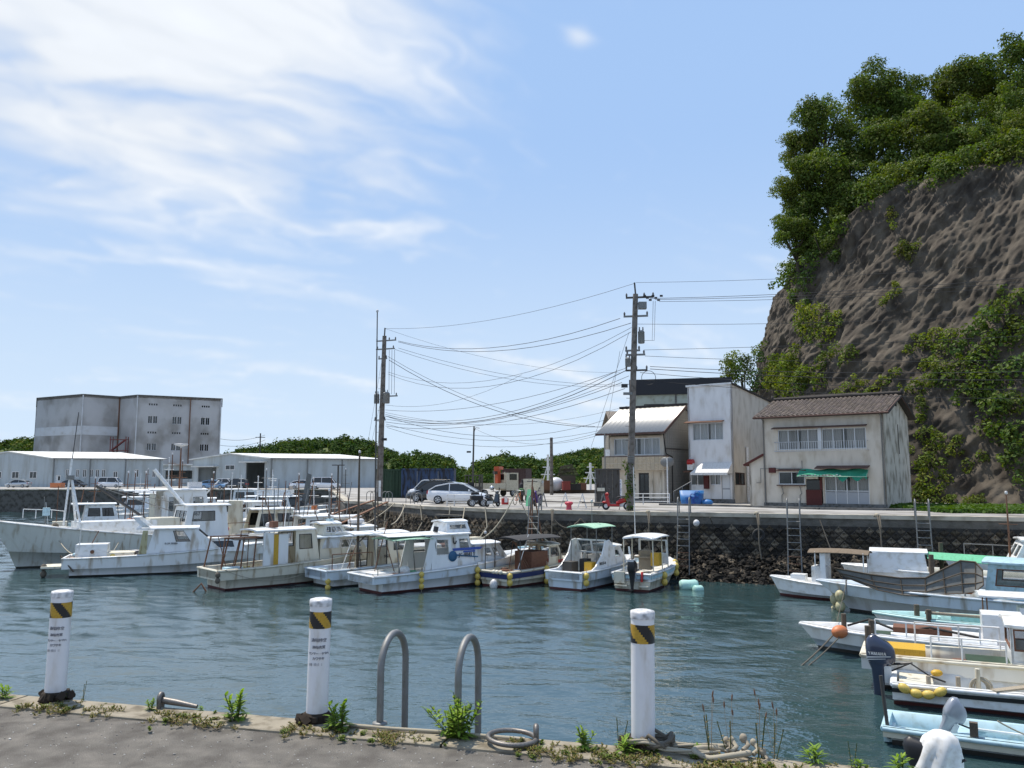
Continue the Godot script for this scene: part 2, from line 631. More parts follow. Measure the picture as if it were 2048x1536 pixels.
# ---------------------------------------------------------------- water
func build_water() -> void:
	var nt := NoiseTexture2D.new()
	nt.width = 1024
	nt.height = 1024
	nt.seamless = true
	nt.as_normal_map = true
	nt.bump_strength = 9.0
	nt.noise = noise(61, 0.022, 4)
	T["ripple"] = nt
	var m := StandardMaterial3D.new()
	m.albedo_color = Color(0.026, 0.056, 0.060).linear_to_srgb()
	m.roughness = 0.04
	m.metallic_specular = 0.75
	m.normal_enabled = true
	m.normal_texture = nt
	m.normal_scale = 0.19
	M["water"] = m
	var swell := noise(64, 0.30, 3)
	var chop := noise(66, 1.1, 2)
	var vs := PackedVector3Array()
	var ns := PackedVector3Array()
	var uv := PackedVector2Array()
	var id := PackedInt32Array()
	var hf := func(x: float, z: float) -> float:
		return swell.get_noise_2d(x * 0.8 + 0.1 * z, z * 1.7) * 0.032 + chop.get_noise_2d(x * 0.75, z * 1.5 + x * 0.12) * 0.016
	var zs := []
	var z := -3.0
	while z > -150.0:
		zs.append(z)
		z -= 0.22 if z > -26.0 else (0.4 if z > -50.0 else 1.0)
	var nx := 260
	for j in zs.size():
		for i in nx + 1:
			var t := float(i) / nx * 2.0 - 1.0
			var x := (absf(t) * 0.28 + 0.72 * t * t) * signf(t) * 75.0
			var y: float = hf.call(x, zs[j])
			var e := 0.12
			var dx: float = (hf.call(x + e, zs[j]) - y) / e
			var dz: float = (hf.call(x, zs[j] + e) - y) / e
			vs.append(V(x, y, zs[j]))
			ns.append(V(-dx, 1.0, -dz).normalized())
			uv.append(Vector2(x / 7.0, zs[j] / 4.6))
	for j in zs.size() - 1:
		for i in nx:
			var a := j * (nx + 1) + i
			var b := a + nx + 1
			id.append_array([a, b, a + 1, a + 1, b, b + 1])
	# the open water beyond, out to the horizon
	for r in [[-3000.0, -150.0, 3000.0, -5000.0], [-3000.0, 40.0, -75.0, -150.0], [75.0, 40.0, 3000.0, -150.0]]:
		var k := vs.size()
		for c in [[r[0], r[1]], [r[2], r[1]], [r[2], r[3]], [r[0], r[3]]]:
			vs.append(V(c[0], -0.01, c[1]))
			ns.append(Vector3.UP)
			uv.append(Vector2(c[0] / 7.0, c[1] / 4.6))
		id.append_array([k, k + 2, k + 1, k, k + 3, k + 2])
	var arr := []
	arr.resize(Mesh.ARRAY_MAX)
	arr[Mesh.ARRAY_VERTEX] = vs
	arr[Mesh.ARRAY_NORMAL] = ns
	arr[Mesh.ARRAY_TEX_UV] = uv
	arr[Mesh.ARRAY_INDEX] = id
	var am := ArrayMesh.new()
	am.add_surface_from_arrays(Mesh.PRIMITIVE_TRIANGLES, arr)
	var o := inst(self, "water", am, "water")
	o.set_meta("kind", "structure")

# ---------------------------------------------------------------- the quay across the basin
var edge := [Vector2(-27, -125), Vector2(-13.3, -66.7), Vector2(-10.86, -64.0), Vector2(-5.64, -54.3), Vector2(-0.71, -49.3), Vector2(6.17, -45.8), Vector2(12.3, -43.3), Vector2(16.8, -41.65), Vector2(23.85, -39.1), Vector2(46, -31.5)]

func edge_at(s: float) -> Array:
	# point and outward direction at length s, measured from the corner at the far end
	for i in range(1, edge.size() - 1):
		var d: Vector2 = edge[i + 1] - edge[i]
		if s <= d.length() or i == edge.size() - 2:
			var t := d.normalized()
			return [edge[i] + t * s, Vector2(-t.y, t.x), t]
		s -= d.length()
	return []

func strip(st: SurfaceTool, o0: float, y0: float, o1: float, y1: float, from := 0) -> void:
	# a band along the quay edge, offset outwards (towards the water) by o0 at y0 and o1 at y1
	var a := []
	for i in range(from, edge.size()):
		var n := Vector2.ZERO
		if i > 0:
			var t: Vector2 = (edge[i] - edge[i - 1]).normalized()
			n += Vector2(-t.y, t.x)
		if i < edge.size() - 1:
			var t2: Vector2 = (edge[i + 1] - edge[i]).normalized()
			n += Vector2(-t2.y, t2.x)
		n = n.normalized()
		var p: Vector2 = edge[i]
		a.append([V(p.x + n.x * o0, y0, p.y + n.y * o0), V(p.x + n.x * o1, y1, p.y + n.y * o1)])
	for i in a.size() - 1:
		quad(st, a[i][0], a[i + 1][0], a[i + 1][1], a[i][1])

func build_far_quay() -> void:
	# paved ground
	var poly := PackedVector2Array()
	for e in edge:
		poly.append(e)
	for e in [Vector2(160, -31.5), Vector2(160, -260), Vector2(-140, -260), Vector2(-140, -125)]:
		poly.append(e)
	var st := S()
	var idx := Geometry2D.triangulate_polygon(poly)
	for i in range(0, idx.size(), 3):
		var a := poly[idx[i]]
		var b := poly[idx[i + 1]]
		var c := poly[idx[i + 2]]
		if (b - a).cross(c - a) > 0.0:
			var t := b
			b = c
			c = t
		tri(st, V(a.x, QUAY - 0.008, a.y), V(b.x, QUAY - 0.008, b.y), V(c.x, QUAY - 0.008, c.y))
	struct("ground", st, "lot")
	st = S()
	strip(st, -5.6, QUAY - 0.004, -0.55, QUAY - 0.004, 3)
	struct("road", st, "road")
	st = S()
	strip(st, -0.55, QUAY - 0.004, -0.55, QUAY + 0.06)
	strip(st, -0.55, QUAY + 0.06, 0.06, QUAY + 0.06)
	strip(st, 0.06, QUAY + 0.06, 0.06, QUAY - 0.14)
	strip(st, 0.06, QUAY - 0.14, 0.0, QUAY - 0.14)
	struct("quay_edge", st, "concrete_cap")
	# far low quay wall on the left
	st = S()
	box(st, V(-86, 1.1, -126.4), V(120, 4.0, 2.8))
	var fq := struct("quay_wall_far", st, "concrete_dark")
	st = S()
	box(st, V(-86, QUAY + 0.09, -125.6), V(120, 0.16, 1.3))
	struct("kerb", st, "concrete_cap")
	# the stone wall: a concrete band, then squared stones laid on their corners
	var w := thing("quay_wall", "dark quay wall of square stones laid diamondwise below a concrete band", "wall", Vector3.ZERO)
	st = S()
	strip(st, 0.0, QUAY - 0.14, 0.02, 2.68)
	mk(w, "concrete_band", st, "concrete_dark")
	st = S()
	strip(st, 0.02, 2.68, 0.55, -0.6)
	mat("mortar", Color(0.035, 0.033, 0.03), 1.0, {"tex": "grime", "scale": 0.6})
	mk(w, "backing", st, "mortar")
	var sm := []
	for k in 4:
		rng.seed = 300 + k
		var s2 := S()
		var r := 0.235
		var c := []
		for i in 4:
			var a := PI / 2 * i
			c.append(V(cos(a) * r * rng.randf_range(0.86, 1.06), sin(a) * r * rng.randf_range(0.86, 1.06), 0.0))
		var top := []
		for i in 4:
			top.append(c[i] * rng.randf_range(0.55, 0.8) + V(rng.randf_range(-0.02, 0.02), rng.randf_range(-0.02, 0.02), rng.randf_range(0.06, 0.15)))
		for i in 4:
			quad(s2, c[i] + V(0, 0, -0.1), c[(i + 1) % 4] + V(0, 0, -0.1), c[(i + 1) % 4] + V(0, 0, 0.03), c[i] + V(0, 0, 0.03))
			quad(s2, c[i] + V(0, 0, 0.03), c[(i + 1) % 4] + V(0, 0, 0.03), top[(i + 1) % 4], top[i])
		quad(s2, top[0], top[1], top[2], top[3])
		sm.append(meshof(s2))
	var tones := [Color(0.13, 0.12, 0.105), Color(0.07, 0.066, 0.06), Color(0.27, 0.25, 0.215), Color(0.10, 0.09, 0.07), Color(0.045, 0.043, 0.04)]
	for k in tones.size():
		mat("stone%d" % k, tones[k], 0.92, {"tex": "rock", "scale": 1.3, "bump": "rough", "depth": 3.0})
	rng.seed = 310
	var rest := [[], [], [], []]
	var single := 0
	var total := 0.0
	for i in range(1, edge.size() - 1):
		total += (edge[i + 1] - edge[i]).length()
	for j in 12:
		var cols := int((total - 14.0) / 0.47)
		for i in cols:
			var s := i * 0.47 + (0.235 if j % 2 else 0.0) + 0.3
			var e := edge_at(s)
			var y := 2.47 - j * 0.242
			var off := 0.02 + (2.55 - y) * 0.168
			var n3 := V(e[1].x, 0.165, e[1].y).normalized()
			var tx := V(e[2].x, 0, e[2].y)
			var b := Basis(tx, n3.cross(tx), n3).rotated(n3, rng.randf_range(-0.08, 0.08))
			b = b.scaled_local(V(1, 1, rng.randf_range(0.5, 1.4)))
			var p := V(e[0].x + e[1].x * off, y, e[0].y + e[1].y * off) + n3 * rng.randf_range(-0.03, 0.03)
			var k := rng.randi() % 4
			if p.x > 3.4 and p.x < 15.2 and j < 11 and single < 298:
				single += 1
				inst(w, "stone", sm[k], "stone%d" % (rng.randi() % 5), Transform3D(b, p))
			else:
				rest[k].append(Transform3D(b, p))
	for k in 4:
		many(w, "stone_rows", sm[k], "stone%d" % [0, 1, 3, 2][k], rest[k])
	# broken stones crusted with oysters at the foot of the wall
	var rocks := []
	for k in 3:
		rng.seed = 330 + k
		var s3 := S()
		var rr := noise(k + 5, 0.9, 2)
		var prof := []
		var rings := []
		for i in 6:
			var ring := PackedVector3Array()
			for q in 7:
				var th := PI * i / 5.0
				var ph := TAU * q / 7.0
				var dd := V(sin(th) * cos(ph), cos(th), sin(th) * sin(ph))
				ring.append(dd * (1.0 + rr.get_noise_3dv(dd * 1.6) * 0.9))
			rings.append(ring)
		loft(s3, rings, true, false, false, false)
		rocks.append(meshof(s3))
	mat("oyster", Color(0.075, 0.07, 0.062), 0.95, {"vcol": true, "tex": "rock", "scale": 2.2, "bump": "rough", "depth": 3.0})
	rng.seed = 340
	for k in 3:
		var xs := []
		var cs := []
		for i in 2600:
			var s := rng.randf_range(10.0, total - 16.0)
			var e := edge_at(s)
			var f := pow(rng.randf(), 0.8)
			var thick := 0.35 + 0.65 * smoothstep(4.0, 10.0, e[0].x)
			var off := 0.45 + f * 2.3 * thick
			var y := lerpf(0.62 + 0.55 * thick, -0.15, f) + rng.randf_range(-0.12, 0.10)
			var sc := rng.randf_range(0.04, 0.085) * (2.0 if rng.randf() < 0.14 else 1.0)
			var b := Basis.from_euler(V(rng.randf() * 6.0, rng.randf() * 6.0, rng.randf() * 6.0)).scaled(V(sc * rng.randf_range(0.8, 1.6), sc, sc * rng.randf_range(0.8, 1.6)))
			xs.append(Transform3D(b, V(e[0].x + e[1].x * off, y, e[0].y + e[1].y * off)))
			var v: float = [0.25, 0.35, 0.5, 0.8, 1.0, 3.6][rng.randi() % 6]
			cs.append(Color(v, v * 0.97, v * 0.92))
		var o := many(self, "rubble" if k == 0 else "rubble_%03d" % k, rocks[k], "oyster", xs, cs)
		tag(o, ["oyster-crusted rubble along the foot of the stone quay wall", "broken dark stones heaped at the wall's waterline", "shell-covered loose stones at the foot of the quay"][k], "rubble")
	# sloping bed under the rubble
	var s4 := S()
	strip(s4, 0.3, 1.0, 2.9, -0.5, 3)
	struct("shore", s4, "mortar")

# ---------------------------------------------------------------- hills beyond
func build_hills() -> void:
	mat("hill_soil", Color(0.09, 0.115, 0.04), 1.0)
	mat("far_leaf", Color(1, 1, 1), 0.75, {"vcol": true, "spec": 0.2, "back": Color(0.7, 0.75, 0.3)})
	var greens := [Color(0.062, 0.105, 0.030), Color(0.10, 0.145, 0.036), Color(0.048, 0.088, 0.030), Color(0.13, 0.165, 0.045)]
	var crowns := []
	for k in 4:
		rng.seed = 500 + k
		var lobes := []
		for i in 11:
			var d := V(rng.randfn(), absf(rng.randfn()) * 0.8, rng.randfn()).normalized()
			lobes.append([d * 2.3 + V(0, 0.4, 0), rng.randf_range(1.1, 1.9)])
		lobes.append([V(0, 0.6, 0), 2.4])
		crowns.append(leaf_mesh(lobes, 0.85, 0.85, [greens[k], greens[k], greens[(k + 1) % 4]], 510 + k))
	var hills := [
		["wooded_hill", 300.0, [[-260, 905], [-100, 885], [0, 882], [40, 876], [100, 884], [250, 890], [420, 922], [460, 912], [490, 899], [520, 893], [560, 884], [600, 876], [640, 878], [690, 876], [720, 880], [750, 888], [790, 902], [820, 908], [850, 902], [890, 915], [915, 932], [940, 950]], "dense green wood on the rounded hill behind the warehouses"],
		["wooded_headland", 275.0, [[944, 948], [955, 930], [975, 917], [1000, 911], [1040, 915], [1080, 922], [1130, 920], [1170, 912], [1210, 906], [1300, 890]], "green wood on the low headland beyond the parked truck"],
		["distant_hill", 520.0, [[1040, 938], [1090, 918], [1130, 908], [1180, 899], [1210, 896], [1300, 885]], "bluish wood on the farthest hill beside the grey house"]]
	for h in hills:
		var dep: float = h[1]
		var st := S()
		var ridge := []
		for p in h[2]:
			var x: float = (p[0] - 1024.0) / 1658.0 * dep
			ridge.append(Vector2(x, maxf(5.1 + (955.0 - p[1]) / 1658.0 * dep - 3.0, 0.3)))
		for i in ridge.size() - 1:
			for r in 6:
				var f0 := r / 6.0
				var f1 := (r + 1) / 6.0
				var pt := func(q: Vector2, f: float) -> Vector3:
					return V(q.x, q.y * (1.0 - pow(f, 1.7)) - 0.5 * f, -dep + f * 34.0)
				st.set_smooth_group(0)
				quad(st, pt.call(ridge[i], f1), pt.call(ridge[i + 1], f1), pt.call(ridge[i + 1], f0), pt.call(ridge[i], f0))
			quad(st, V(ridge[i + 1].x, ridge[i + 1].y, -dep), V(ridge[i].x, ridge[i].y, -dep), V(ridge[i].x, -1, -dep - 40), V(ridge[i + 1].x, -1, -dep - 40))
		struct(h[0], st, "hill_soil")
		rng.seed = 540 + int(dep)
		var sets := [[], [], [], []]
		var x0: float = ridge[0].x
		var x1: float = ridge[ridge.size() - 1].x
		var n := int((x1 - x0) * 34.0 / 9.0)
		for i in n:
			var x := rng.randf_range(x0, x1)
			var f := pow(rng.randf(), 0.85) if i % 4 else 0.0
			var y := 0.0
			for q in ridge.size() - 1:
				if x >= ridge[q].x and x <= ridge[q + 1].x:
					y = lerpf(ridge[q].y, ridge[q + 1].y, (x - ridge[q].x) / (ridge[q + 1].x - ridge[q].x))
			y *= 1.0 - pow(f, 1.7)
			var sc := rng.randf_range(0.55, 1.15)
			var b := Basis(Vector3.UP, rng.randf() * TAU).scaled(V(sc, sc * rng.randf_range(0.85, 1.2), sc))
			sets[rng.randi() % 4].append(Transform3D(b, V(x, y - 0.6, -dep + f * 34.0)))
		var root := Node3D.new()
		root.name = numbered("forest")
		add_child(root)
		tag(root, h[3], "forest", "", "stuff")
		for k in 4:
			many(root, "tree_crowns", crowns[k], "far_leaf", sets[k])

# ---------------------------------------------------------------- cliff
var cn1: FastNoiseLite
var cn2: FastNoiseLite
func cliff_dir(phi: float) -> Vector3:
	return V(-0.5433, 0, 0.8396) * cos(phi) + V(0.8396, 0, 0.5433) * sin(phi)

func cliff_top(phi: float) -> float:
	return lerpf(26.0, 32.0, smoothstep(-1.3, -0.5, phi)) + 2.0 * smoothstep(-0.4, 0.6, phi)

func cliff_pt(phi: float, h: float) -> Vector3:
	var top := cliff_top(phi)
	var r := 31.4 - lerpf(0.25, 0.42, smoothstep(-1.2, -0.2, phi)) * (minf(h, top) - 3.0)
	if h > top:
		r -= (h - top) * (h - top) * 0.35 + (h - top) * 1.2
	if h < 6.5:
		r += (6.5 - h) * 0.12
	var q := V(phi * 30.0, h, 0)
	# weathered ribs run slantwise down the face, from the upper right to the lower left
	var al := q.x * 0.62 + h * 0.78
	var ac := q.x * 0.78 - h * 0.62
	var ridged := 1.0 - absf(cn1.get_noise_3d(al * 0.35, ac * 1.1, 3.0)) * 2.4
	r += cn1.get_noise_3d(q.x * 0.5, h * 0.4, 9.0) * 1.3 + ridged * 0.4 + cn2.get_noise_3d(al * 0.5, ac * 0.9, 0.0) * 0.55 - absf(cn2.get_noise_3d(al * 1.0, ac * 1.7, 5.0)) * 0.6 + cn2.get_noise_3d(q.x * 4.0, h * 3.6, 8.0) * 0.12
	return V(55, h, -85) + cliff_dir(phi) * r

func build_cliff() -> void:
	cn1 = noise(71, 0.11, 3)
	cn2 = noise(72, 0.42, 4)
	mat("cliff", Color(0.150, 0.138, 0.124), 0.95, {"tex": "rock", "scale": V(0.12, 0.06, 0.12), "world": true, "bump": "rough", "depth": 4.0})
	M.cliff.detail_enabled = true
	M.cliff.detail_albedo = T.grime
	M.cliff.detail_blend_mode = BaseMaterial3D.BLEND_MODE_MUL
	M.cliff.uv2_triplanar = true
	M.cliff.uv2_scale = V(0.5, 0.16, 0.5)
	var st := S()
	st.set_smooth_group(0)
	var na := 380
	var nh := 190
	var grid := []
	for j in nh + 1:
		var row := PackedVector3Array()
		for i in na + 1:
			var phi := lerpf(-1.85, 0.9, float(i) / na)
			var tp := cliff_top(phi)
			row.append(cliff_pt(phi, lerpf(1.5, tp, j / 166.0) if j <= 166 else tp + (j - 166) * 0.28))
		grid.append(row)
	for j in nh:
		for i in na:
			quad(st, grid[j][i], grid[j][i + 1], grid[j + 1][i + 1], grid[j + 1][i])
	struct("cliff", st, "cliff")
	mat("leaf", Color(1, 1, 1), 0.6, {"vcol": true, "spec": 0.3, "back": Color(0.85, 0.9, 0.3)})
	mat("bark", Color(0.09, 0.07, 0.05), 0.95, {"tex": "wood", "scale": V(2, 0.5, 2)})
	var laurel := [Color(0.095, 0.148, 0.040), Color(0.105, 0.155, 0.036), Color(0.088, 0.142, 0.046)]
	var oak := [Color(0.115, 0.155, 0.034), Color(0.14, 0.175, 0.04), Color(0.105, 0.15, 0.036)]
	var young := [Color(0.18, 0.22, 0.04), Color(0.21, 0.245, 0.05), Color(0.13, 0.18, 0.035)]
	# trees along the top of the cliff
	var crowns := []
	for k in 5:
		rng.seed = 700 + k
		var lobes := []
		for i in 24:
			var d := V(rng.randfn(), rng.randfn() * 0.9 + 0.15, rng.randfn()).normalized()
			var rr := rng.randf_range(1.5, 3.2)
			lobes.append([d * rr, V(rng.randf_range(0.7, 1.5), rng.randf_range(0.5, 1.1), rng.randf_range(0.7, 1.5))])
		lobes.append([V(0, 0, 0), 2.2])
		crowns.append(leaf_mesh(lobes, 1.75, 0.24, [[laurel[1], oak[0], oak[2]], oak, [oak[0], laurel[1], young[2]], [oak[2], oak[0], laurel[1]], [oak[1], young[2], oak[0]]][k], 710 + k))
	var tops := [
		[V(33.87, 43, -86), 3.1, 0, "lower rounded tree overhanging the cliff's left shoulder"],
		[V(39.22, 47.26, -86), 3.4, 1, "tallest rounded tree of the left clump on the cliff top"],
		[V(44.24, 47.07, -88), 2.5, 2, "small tree in the dip between the two tall clumps on the cliff"],
		[V(48.15, 46.56, -84), 3.3, 4, "pale-topped tree standing above the middle of the cliff edge"],
		[V(52.53, 46.66, -82), 3.9, 0, "tall tree at the picture's right edge above the cliff"],
		[V(38, 39.92, -84), 3.8, 3, "broad tree below the left clump's tallest tree"],
		[V(41.51, 39.31, -80), 3.4, 4, "yellowish-green tree on the middle of the cliff edge"],
		[V(44.69, 39.22, -78), 3.4, 1, "tree growing right at the rim of the bare rock"],
		[V(47.91, 39.35, -76), 3.1, 2, "low tree at the rim by the picture's right edge"],
		[V(33.12, 36.92, -84), 3.7, 2, "wide tree hanging over the cliff's left flank"],
		[V(38.8, 35.41, -80), 2.6, 0, "low tree just above the curved rim of the cliff"],
		[V(32.09, 32.42, -86), 3.1, 3, "tree leaning out lowest on the cliff's left flank"],
		[V(51.89, 45.55, -86), 2.8, 3, "tree half hidden behind the pale-topped one on the cliff"],
		[V(34.88, 32.53, -83), 2.6, 0, "slim tree at the left end of the cliff's rim"],
		[V(32.22, 41.01, -88), 2.5, 4, "small pale tree at the outer left edge of the clump"], [V(31.34, 35.81, -87), 2.7, 1, "tree in the middle of the clump's left edge"], [V(29.81, 30.48, -85), 2.5, 2, "lowest tree hugging the left edge of the cliff"], [V(35.63, 35.37, -82), 3.0, 1, "broad tree filling the clump above the rim's left end"],
		[V(41.86, 36.93, -78), 2.3, 2, "low tree crouching on the middle of the rim"], [V(44.76, 36.44, -75), 2.3, 0, "low tree on the rim left of the picture's right edge"], [V(40.95, 43.85, -86), 3.2, 0, "leafy tree between the tallest one and the rim"], [V(47.51, 45.91, -88), 2.8, 1, "tree behind the yellowish-green one on the cliff"], [V(47.07, 36.56, -73), 2.3, 1, "lowest tree on the rim at the picture's right edge"], [V(32.01, 28.54, -82), 2.0, 3, "shrubby tree where the rim runs down to the left"]]
	for t in tops:
		var o := thing("cliff_tree", t[3], "tree", t[0] - V(0, 6.5, 0), rng.randf() * TAU, "trees on the cliff top")
		var sc: float = t[1] / 3.35
		inst(o, "crown", crowns[t[2]], "leaf", Transform3D(Basis.from_scale(V(sc, sc, sc)), V(0, 6.5, 0)))
		var s2 := S()
		tube(s2, [V(0.3, 1.8, 0.1), V(0.2, 3.2, 0), V(0, 6.0, 0)], [0.3, 0.24, 0.12], 7)
		for b in 4:
			var a: float = b * 1.6 + t[1]
			tube(s2, [V(0.1, 3.5 + b * 0.5, 0), V(cos(a) * 1.0, 5.4, sin(a) * 1.0), V(cos(a) * 2.0, 7.2, sin(a) * 2.0)], [0.12, 0.09, 0.04], 5)
		mk(o, "trunk", s2, "bark")
	# bushes and creepers growing out of the rock: [phi, height, radius]
	var plants := [
		["hanging_creeper", "dark creeper hanging down the cliff's left edge below the trees", laurel, 0.30, [[-1.015, 28.99, 1.5], [-1.018, 26.85, 1.2], [-0.895, 25.01, 1.3], [-0.845, 28.87, 1.5], [-1.000, 30.51, 1.8], [-0.985, 23.98, 0.9], [-0.878, 26.99, 1.4], [-0.754, 29.82, 1.2], [-0.888, 22.38, 0.8], [-0.781, 26.89, 0.9], [-1.081, 26.17, 1.2], [-1.115, 28.59, 1.5], [-1.251, 31.79, 1.6]], "bush"],
		["rock_bush", "bright yellow-green bush clinging to the rock left of centre", young, 0.26, [[-0.851, 20.90, 1.3], [-0.771, 21.00, 1.2], [-0.707, 19.71, 1.2], [-0.784, 19.07, 1.3], [-0.704, 18.47, 1.0], [-0.863, 19.69, 0.8], [-0.669, 20.26, 0.6]], "bush"],
		["leafy_bush", "large fresh-green bush behind the white house at the cliff foot", [young[2], young[0], oak[1]], 0.26, [[-0.949, 15.45, 1.4], [-0.836, 15.81, 1.5], [-0.738, 14.49, 1.4], [-0.873, 14.19, 1.6], [-0.748, 13.32, 1.5], [-1.044, 16.58, 1.1], [-0.661, 13.77, 1.0], [-0.918, 16.87, 1.0], [-0.978, 14.78, 1.3]], "bush"],
		["small_bush", "low bush on the rock right of the fresh-green bush", oak, 0.24, [[-0.631, 16.73, 0.9], [-0.566, 16.26, 0.8], [-0.666, 16.15, 0.8], [-0.579, 15.61, 0.7], [-0.677, 15.24, 0.6]], "bush"],
		["roof_bush", "pale green bush showing just above the tiled roof", young, 0.22, [[-0.552, 12.87, 0.8], [-0.509, 13.02, 0.8], [-0.463, 12.55, 0.7], [-0.598, 12.67, 0.5], [-0.427, 13.12, 0.6], [-0.393, 13.90, 0.6]], "bush"],
		["rock_tuft", "upper small yellowish tuft high on the bare rock", [young[0], Color(0.14, 0.15, 0.04)], 0.2, [[-0.536, 29.37, 0.6], [-0.523, 28.38, 0.45], [-0.547, 30.15, 0.4]], "tuft"],
		["rock_tuft", "wide dry tuft below the upper one on the bare rock", [Color(0.10, 0.11, 0.035), oak[1]], 0.2, [[-0.462, 25.80, 0.8], [-0.427, 24.89, 0.6], [-0.477, 25.40, 0.6], [-0.415, 25.80, 0.5]], "tuft"],
		["rock_tuft", "small bright tuft in the middle of the rock face", young, 0.18, [[-0.461, 22.17, 0.4], [-0.472, 21.27, 0.5], [-0.496, 20.80, 0.5], [-0.446, 21.38, 0.4]], "tuft"],
		["green_creeper", "fresh green creeper running down beside the dark creeper on the rock", [young[2], oak[1], young[0]], 0.22, [[-0.347, 16.62, 0.8], [-0.303, 17.00, 0.9], [-0.257, 16.66, 0.9], [-0.374, 15.82, 0.6], [-0.281, 15.52, 0.8], [-0.312, 14.32, 0.8], [-0.285, 12.96, 0.8], [-0.324, 12.43, 0.8], [-0.261, 13.96, 0.9], [-0.366, 12.10, 0.5], [-0.305, 11.33, 0.5]], "creeper"],
		["dark_creeper", "dark large-leaved creeper covering the rock at the right edge", [laurel[0], laurel[1], oak[0]], 0.30, [[-0.223, 15.34, 1.1], [-0.185, 16.50, 1.2], [-0.138, 17.64, 1.3], [-0.091, 18.35, 1.3], [-0.050, 18.86, 1.2], [-0.205, 13.60, 1.2], [-0.154, 14.30, 1.4], [-0.104, 15.41, 1.4], [-0.053, 16.10, 1.4], [-0.188, 11.50, 1.1], [-0.139, 12.21, 1.4], [-0.091, 12.92, 1.4], [-0.050, 13.22, 1.3], [-0.120, 10.19, 1.3], [-0.074, 10.51, 1.4], [-0.092, 8.24, 1.2], [-0.054, 8.20, 1.3], [-0.136, 8.66, 0.9], [-0.236, 12.63, 0.8], [-0.071, 6.37, 1.1], [-0.057, 4.92, 1.0]], "creeper"],
		["wall_creeper", "tangled green creeper beside the beige house's end wall", [oak[1], young[2], oak[0], young[0]], 0.22, [[-0.280, 8.43, 0.9], [-0.241, 8.00, 0.8], [-0.262, 7.03, 0.9], [-0.208, 7.19, 0.7], [-0.283, 6.07, 0.9], [-0.235, 6.05, 0.7], [-0.266, 4.91, 0.9], [-0.220, 4.91, 0.6], [-0.177, 6.03, 0.6], [-0.145, 6.58, 0.6], [-0.274, 3.96, 0.8], [-0.240, 3.97, 0.6], [-0.198, 7.96, 0.5], [-0.301, 9.67, 0.6], [-0.296, 10.69, 0.6]], "creeper"],
		["roadside_bush", "round bush at the foot of the cliff beside the beige house", [laurel[1], oak[0]], 0.2, [[-0.278, 3.39, 0.7], [-0.249, 3.26, 0.6], [-0.301, 3.15, 0.6]], "bush"],
		["foot_plant", "left leafy plant at the road's edge under the cliff", [young[2], oak[1]], 0.16, [[-0.215, 3.21, 0.55], [-0.205, 3.43, 0.4]], "plant"],
		["foot_plant", "right leafy plant at the road's edge under the cliff", [young[2], oak[1]], 0.16, [[-0.162, 3.31, 0.55], [-0.147, 3.47, 0.5], [-0.173, 3.16, 0.4]], "plant"]]
	var sd := 800
	for p in plants:
		var lobes := []
		var at := cliff_pt(p[4][0][0], p[4][0][1])
		for q in p[4]:
			var d := cliff_dir(q[0])
			var c: Vector3 = cliff_pt(q[0], q[1]) + d * q[2] * 0.25 - at
			lobes.append([c, q[2] * 0.8])
			for e in 3:
				lobes.append([c + V(rng.randfn(), rng.randfn(), rng.randfn()) * q[2] * 0.55, q[2] * rng.randf_range(0.3, 0.5)])
		sd += 1
		var o := thing(p[0], p[1], p[5], at)
		inst(o, "leaves", leaf_mesh(lobes, 1.3, p[3], p[2], sd), "leaf")
		for l in range(0, lobes.size(), 4):
			var s2 := S()
			tube(s2, [lobes[l][0] - cliff_dir(p[4][0][0]) * lobes[l][1] * 1.2 + V(0, -0.4, 0), lobes[l][0]], [0.05, 0.02], 4)
			mk(o, "stem", s2, "bark")
	# shrubs along the rim
	for k in 10:
		var lobes := []
		var at := cliff_pt(-1.15 + k * 0.12, cliff_top(-1.15 + k * 0.12))
		rng.seed = 880 + k
		for e in 9:
			var phi := -1.15 + k * 0.12 + rng.randf_range(-0.07, 0.07)
			lobes.append([cliff_pt(phi, cliff_top(phi) + rng.randf_range(-0.3, 2.2)) - at + V(0, rng.randf_range(0.0, 1.6), 0), rng.randf_range(0.6, 1.15)])
		var o := thing("rim_bush", "%s bush from the left under the trees along the cliff's rim" % ["first", "second", "third", "fourth", "fifth", "sixth", "seventh", "eighth", "ninth", "last"][k], "bush", at, 0.0, "bushes along the rim")
		inst(o, "leaves", leaf_mesh(lobes, 1.4, 0.26, [oak, [oak[2], laurel[1]], oak][k % 3], 890 + k), "leaf")
	# tree between the dark-roofed house and the cliff
	var o := thing("garden_tree", "airy green tree between the dark-roofed house and the cliff", "tree", V(24.85, 13.84, -88) - V(0, 4, 0))
	var lobes := []
	for q in [[1450, 735, 1.1], [1475, 715, 1.3], [1500, 725, 1.3], [1490, 745, 1.4], [1460, 755, 1.1], [1520, 700, 0.8], [1510, 760, 1.4], [1525, 690, 0.5], [1470, 740, 1.0]]:
		var x: float = (q[0] - 1490) / 1658.0 * 88.0
		var y: float = 4.0 - (q[1] - 790) / 1658.0 * 88.0
		lobes.append([V(x, y, rng.randf_range(-1.5, 1.5)), q[2] * 0.8])
		lobes.append([V(x + rng.randfn() * 0.7, y + rng.randfn() * 0.5, rng.randf_range(-1.5, 1.5)), q[2] * 0.5])
	inst(o, "crown", leaf_mesh(lobes, 1.25, 0.25, [oak[0], oak[1], Color(0.06, 0.11, 0.05)], 850), "leaf")
	var s5 := S()
	tube(s5, [V(0.3, -12, 0), V(0, 2, 0), V(-0.3, 6, 0)], [0.3, 0.22, 0.08], 7)
	for b in 5:
		tube(s5, [V(0, 2.0 + b * 0.5, 0), V(cos(b * 2.0) * 1.6, 5.0 + b * 0.4, sin(b * 2.0) * 1.0)], [0.1, 0.03], 5)
